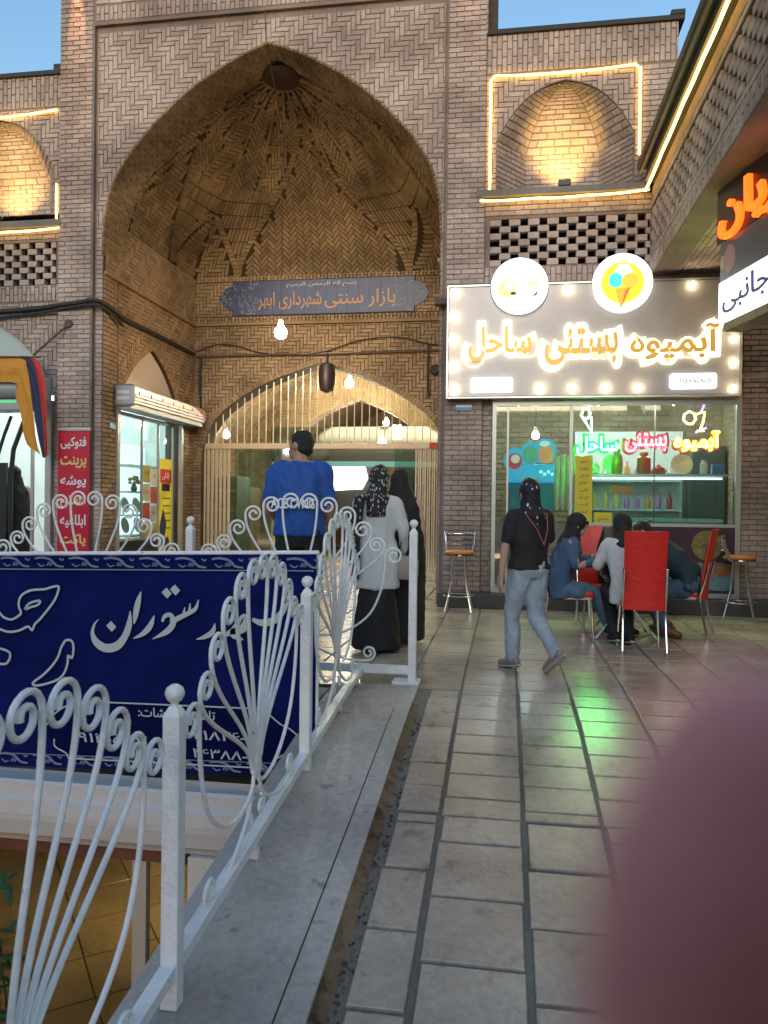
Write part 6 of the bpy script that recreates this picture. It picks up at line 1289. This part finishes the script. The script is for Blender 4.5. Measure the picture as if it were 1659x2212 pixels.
def loft(b, rings, n=18):
    """closed loft through rings (centre, side axis vector, front axis vector)."""
    vs = []; N = len(rings)
    for c, a, f in rings:
        for k in range(n): t = 2 * PI * k / n; vs.append(Vector(c) + Vector(a) * math.cos(t) + Vector(f) * math.sin(t))
    b.add(vs, [(i * n + k, i * n + (k + 1) % n, (i + 1) * n + (k + 1) % n, (i + 1) * n + k) for i in range(N - 1) for k in range(n)] + [tuple(range(n - 1, -1, -1)), tuple((N - 1) * n + k for k in range(n))])
def limb(b, pts, rad, n=12, k=4):
    q = smooth_path([(*p, r) for p, r in zip(pts, rad)], k); b.tube([Vector(p[:3]) for p in q], [p[3] for p in q], n)
    for p, r in ((pts[0], rad[0]), (pts[-1], rad[-1])): b.ell(p, (r, r, r), 10, 7)
def hand(b, w_, d, side, up, s=1., curl=.5):
    """palm and five bent fingers from the wrist w_ along d; side = thumb side, up = back of the hand."""
    d, side, up = d.normalized(), side.normalized(), up.normalized(); pc = w_ + d * .05 * s
    loft(b, [(w_, side * .024 * s, up * .017 * s), (w_ + d * .03 * s, side * .034 * s, up * .016 * s), (w_ + d * .075 * s, side * .04 * s, up * .014 * s), (w_ + d * .095 * s, side * .034 * s, up * .011 * s)], 12)
    for k, (o_, l) in enumerate(((.029, .066), (.010, .075), (-.010, .069), (-.029, .053))):
        p = w_ + d * .085 * s + side * o_ * s; pts = [p]; dd = d + side * o_ * 2.2
        for j in range(3):
            dd = (dd - up * curl * (.35 + .25 * j)).normalized(); p = p + dd * l * s * (.42, .33, .25)[j]; pts.append(p)
        limb(b, pts, [.0098 * s, .0092 * s, .0085 * s, .007 * s], 8, 2)
    p = w_ + d * .025 * s + side * .03 * s; q = p + (d * .6 + side * .75 - up * .25).normalized() * .036 * s; r_ = q + (d * .9 + side * .2 - up * .5 * curl).normalized() * .032 * s
    limb(b, [w_ + d * .015 * s + side * .012 * s, p, q, r_], [.016 * s, .0135 * s, .0105 * s, .0085 * s], 8, 2)
def base_joints():
    J = dict(pel=(0, 0, .92), waist=(0, 0, 1.05), chest=(0, .0, 1.26), neck=(0, -.01, 1.44), head=(0, .02, 1.585))
    for s_, n in ((-1, 'L'), (1, 'R')): J.update({'sh' + n: (s_ * .172, -.01, 1.37), 'el' + n: (s_ * .225, -.03, 1.12), 'wr' + n: (s_ * .235, .04, .88), 'hip' + n: (s_ * .085, 0, .9), 'kn' + n: (s_ * .09, .02, .49), 'an' + n: (s_ * .09, -.02, .085), 'toe' + n: (s_ * .1, .15, .03)})
    return J
SKIN = mat('skin', (.36, .2, .13), .5, var=.08, scale=20); SKIN2 = mat('skin_pale', (.45, .27, .19), .5, var=.06, scale=20); HAIR = mat('hair_black', (.008, .007, .007), .45, bump=.8, bscale=90)
class Person:
    def __init__(s, label, T, yaw, S=1., J=None, look=None, skin=SKIN, wide=1., arms=True):
        s.t = empty('person', T, label, 'person'); s.S = S; s.M = Matrix.Rotation(yaw, 3, 'Z') @ Matrix.Scale(S, 3); s.T = Vector(T); s.w = wide
        j = base_joints(); j.update(J or {}); s.J = {k: s.T + s.M @ Vector(v) for k, v in j.items()}
        s.side = (s.J['shR'] - s.J['shL']).normalized(); s.hs = (s.J['hipR'] - s.J['hipL']).normalized()
        s.f0 = s.M.col[1].normalized(); s.look = (s.M @ Vector(look)).normalized() if look else s.f0; s.skin = skin; s.body(arms)
    def spine(s, widths, k0=0., k1=1.):
        P_ = [s.J[k] for k in ('pel', 'waist', 'chest', 'neck')]; q = smooth_path([tuple(p) for p in P_], 6); out = []; N = len(q) - 1
        for t, a, f, off in widths:
            i = t * N; i0 = int(min(N - 1, max(0, math.floor(i)))); c = Vector(q[i0]).lerp(Vector(q[i0 + 1]), i - i0) if t <= 1 and t >= 0 else (Vector(q[0]) + (Vector(q[0]) - Vector(q[1])).normalized() * (-t) * s.S if t < 0 else Vector(q[-1]))
            d = (Vector(q[min(N, i0 + 1)]) - Vector(q[max(0, i0)])).normalized(); sd = s.hs.lerp(s.side, max(0, min(1, t))).normalized(); sd = (sd - d * sd.dot(d)).normalized(); fr_ = sd.cross(d) * -1
            fr_ = d.cross(sd)
            out.append((c + fr_ * off * s.S, sd * a * s.S * s.w, fr_ * f * s.S * s.w))
        return out
    def body(s, arms):
        b = MB(); J, S = s.J, s.S
        loft(b, s.spine([(-.08, .11, .09, 0), (0, .16, .115, 0), (.18, .15, .11, 0), (.33, .135, .1, 0), (.55, .155, .11, .0), (.75, .17, .105, 0), (.9, .15, .08, 0), (1., .06, .055, 0)]))
        h = J['head']; up = (h - J['neck']).normalized(); up = (up * .6 + Vector((0, 0, 1)) * .4).normalized(); f = (s.look - up * s.look.dot(up)).normalized(); r = f.cross(up)
        limb(b, [J['neck'] - up * .03 * S, J['neck'] + up * .03 * S, h - up * .06 * S], [.06 * S, .052 * S, .055 * S])
        Mh = Matrix((r, f, up)).transposed(); s.hM = Mh; s.up = up; s.f = f; s.r = r; s.h = h
        b.ell(h + up * .015 * S, (.074 * S, .094 * S, .098 * S), rot=Mh); b.ell(h + f * .03 * S - up * .05 * S, (.056 * S, .062 * S, .062 * S), rot=Mh)
        limb(b, [h + f * .088 * S + up * .01 * S, h + f * .108 * S - up * .03 * S], [.009 * S, .014 * S], 8)      # nose
        for sg_ in (-1, 1):
            b.ell(h + r * sg_ * .075 * S - f * .005 * S - up * .01 * S, (.012 * S, .02 * S, .031 * S), 8, 6, Mh); b.ell(h + r * sg_ * .03 * S + f * .082 * S + up * .03 * S, (.022 * S, .01 * S, .008 * S), 8, 6, Mh)
        b.ell(h + f * .086 * S - up * .065 * S, (.024 * S, .012 * S, .009 * S), 8, 6, Mh)
        if arms:
            for n in 'LR':
                limb(b, [J['sh' + n], J['sh' + n].lerp(J['el' + n], .5), J['el' + n], J['el' + n].lerp(J['wr' + n], .45), J['wr' + n]], [.052 * S, .046 * S, .038 * S, .036 * S, .026 * S])
                d = (J['wr' + n] - J['el' + n]).normalized(); fr_ = s.f0 - d * s.f0.dot(d); fr_ = fr_.normalized() if fr_.length > .2 else Vector((0, 0, 1)); ou = s.side * (-1 if n == 'L' else 1); ou = (ou - d * ou.dot(d) - fr_ * ou.dot(fr_)).normalized()
                hand(b, J['wr' + n], d, fr_, ou, S * 1., .5)
        for n in 'LR':
            limb(b, [J['hip' + n], J['hip' + n].lerp(J['kn' + n], .4), J['kn' + n], J['kn' + n].lerp(J['an' + n], .35), J['an' + n]], [.085 * S, .078 * S, .053 * S, .054 * S, .036 * S]); limb(b, [J['an' + n], J['an' + n].lerp(J['toe' + n], .5) - Vector((0, 0, .01)), J['toe' + n]], [.036 * S, .034 * S, .026 * S])
        s.bo = voxel('body', b, s.skin, s.t, .0085 * S, 3)
    def top(s, m, sleeve=.6, hem=-.02, name='shirt', puff=1., fold=.011, fore=0., flare=0.):
        b = MB(); J, S = s.J, s.S; p = puff
        loft(b, s.spine([(hem, (.172 + flare) * p, (.125 + flare) * p, 0), (.08, (.17 + flare * .6) * p, .125 * p, 0), (.33, .158 * p, .122 * p, 0), (.55, .172 * p, .128 * p, 0), (.75, .19 * p, .12 * p, 0), (.88, .188 * p, .1 * p, 0), (.95, .13 * p, .085 * p, 0), (1., .07 * p, .064 * p, 0)]))
        for n in 'LR':
            e = J['sh' + n].lerp(J['el' + n], min(1, sleeve)); pts = [J['sh' + n].lerp(J['neck'], .3), J['sh' + n], J['sh' + n].lerp(e, .6), e]; rr = [.05 * S * p, .061 * S * p, .062 * S * p, .062 * S * p]
            if fore: w_ = J['el' + n].lerp(J['wr' + n], fore); pts = pts[:3] + [J['el' + n], J['el' + n].lerp(w_, .5), w_]; rr = [.05 * S, .06 * S, .056 * S, .052 * S, .046 * S, .04 * S]
            limb(b, pts, rr)
        return voxel(name, b, m, s.t, .0115, 12, fold)
    def pants(s, m, name='jeans', fold=.009, k=1., cuff=1.):
        b = MB(); J, S = s.J, s.S
        loft(b, s.spine([(-.1, .12 * k, .1, 0), (-.03, .165 * k, .122 * k, 0), (.06, .172 * k, .126 * k, 0), (.2, .16 * k, .118 * k, 0), (.26, .15 * k, .112 * k, 0)]))
        for n in 'LR': limb(b, [J['hip' + n], J['hip' + n].lerp(J['kn' + n], .45), J['kn' + n], J['kn' + n].lerp(J['an' + n], .4), J['an' + n].lerp(J['kn' + n], .04)], [.095 * S * k, .09 * S * k, .068 * S * k, .066 * S * cuff, .056 * S * cuff])
        return voxel(name, b, m, s.t, .0115, 3, fold, .09)
    def shoes(s, m, sole=None, k=1.):
        for n in 'LR':
            a, t = s.J['an' + n], s.J['toe' + n]; d = (t - a); fl = Vector((d.x, d.y, 0)).normalized(); b = MB(); S = s.S * k; dn = d.normalized(); upv = (Z1 - dn * dn.dot(Z1)).normalized()
            heel = a - d.normalized() * .045 * S - upv * .03 * S
            limb(b, [heel, a.lerp(t, .35) - upv * .012 * S, t], [.042 * S, .046 * S, .034 * S]); limb(b, [a, a - upv * .03 * S], [.046 * S, .045 * S])
            sh_ = voxel('shoe', b, m, s.t, .009, 3)
            sb = MB(); sd = dn.cross(upv).normalized(); o_ = heel - upv * .04 * S; e_ = t - upv * .03 * S
            loft(sb, [(o_ - dn * .045 * S, sd * .02 * S, upv * .012 * S), (o_, sd * .041 * S, upv * .014 * S), (o_.lerp(e_, .55), sd * .046 * S, upv * .014 * S), (e_, sd * .043 * S, upv * .013 * S), (e_ + dn * .032 * S, sd * .018 * S, upv * .01 * S)], 12); sb.build('sole', sole or mat('sole_pale', (.4, .38, .36), .6), sh_, True)
    def hair(s, m=HAIR, k=1.):
        b = MB(); S = s.S * k; b.ell(s.h + s.up * .03 * S - s.f * .012 * S, (.078 * S, .097 * S, .094 * S), 16, 10, s.hM); b.ell(s.h - s.up * .02 * S - s.f * .04 * S, (.068 * S, .058 * S, .06 * S), 14, 9, s.hM)
        return voxel('hair', b, m, s.t, .009, 2, .006, .03)
    def scarf(s, m, drop=.2, wide=.15, name='headscarf', open_=.55, back=.02, tip=None):
        b = MB(); S = s.S; h = s.h
        b.ell(h + s.up * .022 * S - s.f * .02 * S, (.094 * S, .108 * S, .112 * S), 16, 11, s.hM); b.ell(h - s.up * .06 * S - s.f * .03 * S, (.088 * S, .09 * S, .1 * S), 14, 9, s.hM)
        ne = s.J['neck']; bk = -s.f0
        loft(b, [(h - s.up * .05 * S - s.f * .02 * S, s.side * .085 * S, s.f0 * .085 * S), (ne + Z1 * .03 * S, s.side * .1 * S, s.f0 * .1 * S), (ne - Z1 * .04 * S + bk * back * S, s.side * wide * S, s.f0 * .125 * S), (ne - Z1 * drop * S + bk * back * 1.2 * S, s.side * wide * .9 * S, s.f0 * .13 * S)] if tip is None else [(h - s.up * .05 * S - s.f * .02 * S, s.side * .085 * S, s.f0 * .085 * S), (ne + Z1 * .03 * S, s.side * .1 * S, s.f0 * .1 * S), (ne - Z1 * .05 * S + bk * .03 * S, s.side * wide * S, s.f0 * .11 * S), (ne - Z1 * .13 * S + bk * .075 * S + s.side * tip * .5, s.side * wide * .62 * S, s.f0 * .05 * S), (ne - Z1 * drop * S + bk * .10 * S + s.side * tip, s.side * .02 * S, s.f0 * .025 * S)])
        return voxel(name, b, m, s.t, .0095, 3, .006, .08)
def dots(name, base, dot, scale, thr, stretch=(1, 1, .45)):
    m = mat(name, base, .75); t = m.node_tree; b = t.nodes['Principled BSDF']; tc = nd(t, 'ShaderNodeTexCoord'); mp = nd(t, 'ShaderNodeMapping'); mp.inputs['Scale'].default_value = stretch
    vo = nd(t, 'ShaderNodeTexVoronoi'); vo.inputs['Scale'].default_value = scale; vo.inputs['Randomness'].default_value = .55; lt = nd(t, 'ShaderNodeMath', operation='LESS_THAN'); lt.inputs[1].default_value = thr
    mx = nd(t, 'ShaderNodeMix', data_type='RGBA'); mx.inputs['A'].default_value = (*base, 1); mx.inputs['B'].default_value = (*dot, 1)
    t.links.new(tc.outputs['Object'], mp.inputs[0]); t.links.new(mp.outputs[0], vo.inputs['Vector']); t.links.new(vo.outputs['Distance'], lt.inputs[0]); t.links.new(lt.outputs[0], mx.inputs['Factor']); t.links.new(mx.outputs['Result'], b.inputs['Base Color']); return m
DENIM = mat('denim_pale', (.3, .38, .46), .8, var=.28, scale=7, bump=.25, bscale=160); DENIM2 = mat('denim_blue', (.05, .1, .19), .8, var=.3, scale=8, bump=.25, bscale=160); DENIM3 = mat('denim_mid', (.08, .15, .23), .8, var=.25, scale=8); BLACK = mat('black_cotton', (.012, .012, .014), .8, var=.2, bump=.2, bscale=30); COBALT = mat('cobalt_cotton', (.012, .075, .33), .75, var=.1, scale=5, bump=.2, bscale=40); WHITEC = mat('white_cotton', (.5, .54, .56), .75, var=.05, bump=.2, bscale=40); TEAL = mat('teal_cotton', (.01, .035, .05), .8, var=.15)

# man in the blue shirt, seen from behind, his face turned left
p = Person('tall man in a cobalt blue t-shirt seen from behind, behind the far railing', (-1.72, 6.35, 0), R(6), 1.17, dict(head=(0, .025, 1.552), elL=(-.235, .03, 1.12), wrL=(-.2, .22, 1.0), elR=(.215, .0, 1.12), wrR=(.2, .14, .92)), look=(-.85, .5, -.05), wide=1.04)
ts_ = p.top(COBALT, .78, -.02, 't_shirt', 1.08, .022); p.pants(BLACK, 'trousers'); p.shoes(BLACK); p.hair(); 
letters('back_print', 'ACE CVNG', mat('shirt_print', (.75, .8, .85), .7), ts_, (-1.725, 6.165, 1.33), Matrix.Rotation(R(6), 3, 'Z') @ X1, Z1, .36, .085, .036, bold=.01, latin=True)
# woman in white top and dotted scarf
SK = mat('skirt_black', (.01, .01, .013), .8, var=.2)
p = Person('woman in white tunic, dotted headscarf and long black skirt seen from behind', (-1.14, 6.9, 0), R(4), .985, dict(elR=(.25, -.02, 1.1), wrR=(.24, .1, .9)), look=(-.5, .8, -.05), skin=SKIN2)
p.top(WHITEC, 1., -.34, 'tunic', 1.04, .016, .85, .03); p.scarf(dots('scarf_dashes', (.01, .01, .012), (.5, .5, .5), 46, .3), .2, .12)
def skirt(pp, top_z, w0, w1, m, name='skirt', x=0., bot=.03, fold=.016):
    b = MB(); c = pp.T; loft(b, [(c + Vector((x, 0, bot)), pp.side * w1, pp.f0 * w1 * .95), (c + Vector((x, 0, .4)), pp.side * (w1 * .8), pp.f0 * w1 * .72), (c + Vector((x * .5, 0, top_z)), pp.side * w0, pp.f0 * w0 * .8)]); return voxel(name, b, m, pp.t, .014, 3, fold, .1)
skirt(p, .72, .13, .235, SK); p.shoes(BLACK)
def tail(b):
    c = p.J['neck']; loft(b, [(c + Vector((-.13, -.13, .0)), p.side * .05, p.f0 * .03), (c + Vector((-.18, -.15, -.3)), p.side * .055, p.f0 * .03), (c + Vector((-.17, -.15, -.75)), p.side * .045, p.f0 * .025)])
b_ = MB(); tail(b_); voxel('scarf_end', b_, MATS['scarf_dashes'], p.t, .011, 2, .01, .07)
hb_ = empty('handbag', (-.86, 6.9, .6), 'beige handbag on the arm of the woman in white tunic', 'handbag'); part('bag', mat('beige_leather', (.3, .25, .22), .5, var=.1), hb_, lambda b: b.box((-.86, 6.9, .76), (.2, .1, .22), bev=.04), True); part('strap', mat('strap_dark', (.03, .03, .03), .5), hb_, lambda b: b.tube([(-.93, 6.9, .86), (-.91, 6.92, 1.2), (-.87, 6.92, 1.25), (-.82, 6.9, .87)], .007, 6))
# woman in black chador beside her
def chador(label, T, yaw, S, look=None):
    pp = Person(label, T, yaw, S, look=look, skin=SKIN2); b = MB(); c = pp.T; h = pp.h; s1, f1 = pp.side, pp.f0
    b.ell(h + pp.up * .02 * S - pp.f * .02 * S, (.1 * S, .11 * S, .118 * S), 16, 10, pp.hM)
    loft(b, [(c + Vector((0, 0, .04)), s1 * .27 * S, f1 * .25 * S), (c + Vector((0, 0, .6 * S)), s1 * .26 * S, f1 * .2 * S), (c + Vector((0, 0, 1.05 * S)), s1 * .25 * S, f1 * .18 * S), (c + Vector((0, 0, 1.32 * S)), s1 * .225 * S, f1 * .15 * S), (c + Vector((0, 0, 1.44 * S)), s1 * .14 * S, f1 * .12 * S), (h - pp.up * .03 * S - pp.f * .02 * S, s1 * .1 * S, f1 * .1 * S)])
    voxel('chador', b, BLACK, pp.t, .014, 4, .018, .13); pp.shoes(BLACK); return pp
chador('woman in a full black chador beside the woman in white, partly hidden', (-1.0, 7.4, 0), R(0), .98)
chador('woman in a black chador standing at the copy shop door, left edge', (-7.42, 10.75, .12), R(40), 1.02)
# girl walking away in black top and pale jeans
p = Person('girl in black top, dotted scarf and pale jeans walking away across the pavement', (.2, 6.3, 0), R(34), .905, dict(pel=(0, 0, .93), elL=(-.25, .0, 1.12), wrL=(-.275, .02, .86), elR=(.24, .03, 1.14), wrR=(.23, .14, .96), hipL=(-.085, 0, .91), knL=(-.08, .13, .5), anL=(-.07, .13, .09), toeL=(-.08, .3, .03), knR=(.075, .0, .49), anR=(.08, -.30, .2), toeR=(.085, -.15, .045)), look=(.05, 1, -.15), skin=SKIN2, wide=1.06)
p.top(BLACK, .75, -.02, 'top', 1.1, .018, 0., .012); p.pants(DENIM, 'jeans', .016, 1.08, 1.14); p.shoes(mat('sneaker', (.22, .2, .21), .6, var=.3, scale=14)); p.scarf(dots('scarf_dots', (.009, .009, .013), (.6, .6, .6), 26, .22, (1, 1, .5)), .3, .125, tip=.05)
def hem(b):
    S = p.S; ne = p.J['neck']; t_ = ne - Z1 * .31 * S - p.f0 * .135 * S + p.side * .05
    for sg_ in (-1, 1): b.tube([ne + p.side * sg_ * .115 * S - Z1 * .03 * S - p.f0 * .085 * S, (ne + p.side * sg_ * .115 * S - Z1 * .03 * S - p.f0 * .085 * S).lerp(t_, .5) - p.f0 * .03, t_], .009, 6, flat=.5)
part('scarf_trim', mat('trim_pink', (.4, .12, .14), .7), p.t, hem, True)
# seated girl in the denim jacket, profile to the right
def seated(lean=.12, hz=.50, foot=.45, spread=.09, kz=.52):
    return dict(pel=(0, -.02, hz + .03), waist=(0, -.02, hz + .16), chest=(0, lean * .55, hz + .37), neck=(0, lean, hz + .54), head=(0, lean + .07, hz + .67), shL=(-.17, lean - .01, hz + .49), shR=(.17, lean - .01, hz + .49), hipL=(-.09, .02, hz), hipR=(.09, .02, hz), knL=(-spread, .42, kz), knR=(spread, .42, kz), anL=(-spread, foot, .09), anR=(spread, foot, .09), toeL=(-spread - .01, foot + .16, .03), toeR=(spread + .01, foot + .16, .03))
J = seated(.1); J.update(elL=(-.22, .2, .78), wrL=(-.14, .36, .83), elR=(.22, .12, .76), wrR=(.17, .34, .80), knL=(-.1, .38, .46), anL=(-.1, .66, .1), toeL=(-.1, .82, .04), knR=(.1, .36, .47), anR=(.1, .52, .1), toeR=(.1, .68, .03))
p = Person('girl in blue denim jacket and black headscarf seated at left of the table', (.58, 8.1, 0), R(-84), .98, J, look=(.05, 1, -.12), skin=SKIN2)
p.top(DENIM2, 1., -.12, 'denim_jacket', 1.1, .022, .85); p.pants(DENIM3, 'jeans', .012, 1.05, 1.25); p.shoes(BLACK); p.scarf(BLACK, .24, .11)
b_ = MB(); b_.ell(p.h + p.f * .075 * p.S + p.up * .05 * p.S, (.06 * p.S, .03 * p.S, .03 * p.S), 12, 8, p.hM); voxel('fringe', b_, HAIR, p.t, .007, 2, .004, .03)
# person with black scarf over a white blouse, back to the viewer on the red chair
J = seated(.14); J.update(elL=(-.26, .16, .77), wrL=(-.1, .36, .82), elR=(.24, .16, .77), wrR=(.08, .36, .82), anL=(-.06, .2, .09), toeL=(-.06, .38, .03), anR=(.06, .14, .09), toeR=(.06, .32, .03))
p = Person('person in black scarf and white blouse seated on the red chair, back turned', (1.17, 7.58, 0), R(8), .985, J, look=(.35, .9, -.25), skin=SKIN2)
p.top(WHITEC, 1., -.1, 'blouse', 1.08, .014, .9); p.pants(BLACK, 'trousers'); p.shoes(BLACK); p.scarf(BLACK, .34, .17, 'headscarf', back=.04)
# man in dark teal shirt leaning over the table from the right
J = seated(.36, .5); J.update(chest=(0, .2, .84), neck=(0, .34, .98), head=(0, .44, 1.08), shL=(-.19, .31, .95), shR=(.19, .31, .95), elL=(-.24, .42, .76), wrL=(-.08, .58, .82), elR=(.24, .4, .74), wrR=(.1, .56, .80), knL=(-.16, .4, .48), knR=(.14, .38, .46), anL=(-.2, .2, .1), toeL=(-.23, .06, .04), anR=(.12, .22, .1), toeR=(.12, .38, .03))
p = Person('man in dark teal t-shirt and jeans bent over the table, brown shoes', (1.88, 8.42, 0), R(78), 1.0, J, look=(-.1, .8, -.55), wide=1.1)
p.top(TEAL, .75, -.05, 't_shirt', 1.1, .02); p.pants(DENIM2, 'jeans', .011, 1.1, 1.15); p.shoes(mat('brown_leather', (.16, .05, .02), .45, var=.2), mat('sole_brown', (.06, .03, .02), .6), 1.1); p.hair()
# phone lying on the table edge
o = MB().box((.97, 8.1, .787), (.14, .075, .01), Matrix.Rotation(.2, 3, 'Z'), bev=.003).build('phone', emat('phone_glow', (.25, .6, .4), .5), None, False, (.97, 8.1, .78)); tag(o, 'lit phone lying on the black table by the denim girl', 'phone')
# ================================================================== the photographer's phone and hand, one finger out of focus before the lens
def cam_pt(px, py, d): return CAM + CF * d + CR * ((px - 829.5) / 1661 * d) - CU * ((py - 1106) / 1661 * d)
PM = Matrix((CR, CF, CU)).transposed(); PB0 = CAM - CF * .0075 + CR * .024 - CU * .052
ph = empty('camera_phone', CAM - CF * .0075, "photographer's dark phone held upright just behind the viewpoint", 'phone')
part('case', mat('phone_case', (.015, .015, .018), .4), ph, lambda b: b.box(PB0, (.076, .008, .162), PM, bev=.003)); part('lens_ring', CHROME, ph, lambda b: b.lathe([(.006, 0), (.006, .0015), (.0045, .002)], CAM - CF * .0035, 18, ax=tuple(CF))); part('screen', emat('phone_screen', (.2, .22, .26), .4), ph, lambda b: b.box(PB0 - CF * .0045, (.07, .0006, .15), PM))
b_ = MB(); D = .034
f0, f1, f2, f3 = cam_pt(1640, 1660, D), cam_pt(1585, 1950, D), cam_pt(1560, 2400, D + .001), cam_pt(1700, 3600, D - .006)
limb(b_, [f0, f1, f2, f3], [.0052, .0062, .0068, .0078], 20, 6)
kn = f3; wr_ = PB0 + CR * .055 - CU * .06 - CF * .012
for k in range(1, 4):
    a_ = PB0 + CR * (.034 + .004 * k) - CU * (.012 + .02 * k) + CF * .004; limb(b_, [a_ + CR * .022 - CF * .012, a_ + CR * .018 + CF * .004, a_ - CR * .004 + CF * .007, a_ - CR * .026 + CF * .006], [.0095, .009, .0082, .0068], 12, 3)
    limb(b_, [a_ + CR * .022 - CF * .012, (a_ + CR * .026 - CF * .014).lerp(wr_, .5), wr_ - CU * .03], [.0105, .017, .02], 14, 4)
limb(b_, [kn, kn.lerp(wr_, .5) + CR * .008, wr_ - CU * .03], [.0085, .016, .02], 16, 4)
th_ = PB0 - CF * .011; limb(b_, [wr_ - CU * .02, th_ + CR * .036 - CU * .02, th_ + CR * .012 + CU * .01, th_ - CR * .002 + CU * .03], [.018, .013, .0105, .0085], 12, 4)
limb(b_, [wr_ - CU * .03, wr_ + Vector((.03, -.06, -.13)), wr_ + Vector((.08, -.16, -.24))], [.022, .03, .038], 16, 4)
_hs = mat('hand_skin', (.9, .36, .31), .6, var=.08, scale=60).node_tree.nodes['Principled BSDF']; _hs.inputs['Subsurface Weight'].default_value = 1.; _hs.inputs['Subsurface Scale'].default_value = .006; _hs.inputs['Subsurface Radius'].default_value = (1., .2, .12)
ho = voxel('hand', b_, mat('hand_skin', (.72, .24, .2), .6, var=.08, scale=60), None, .0016, 6)
tag(ho, "photographer's own hand, one finger blurred over the lower right corner", 'hand')

bpy.data.scenes.remove(_tmp)
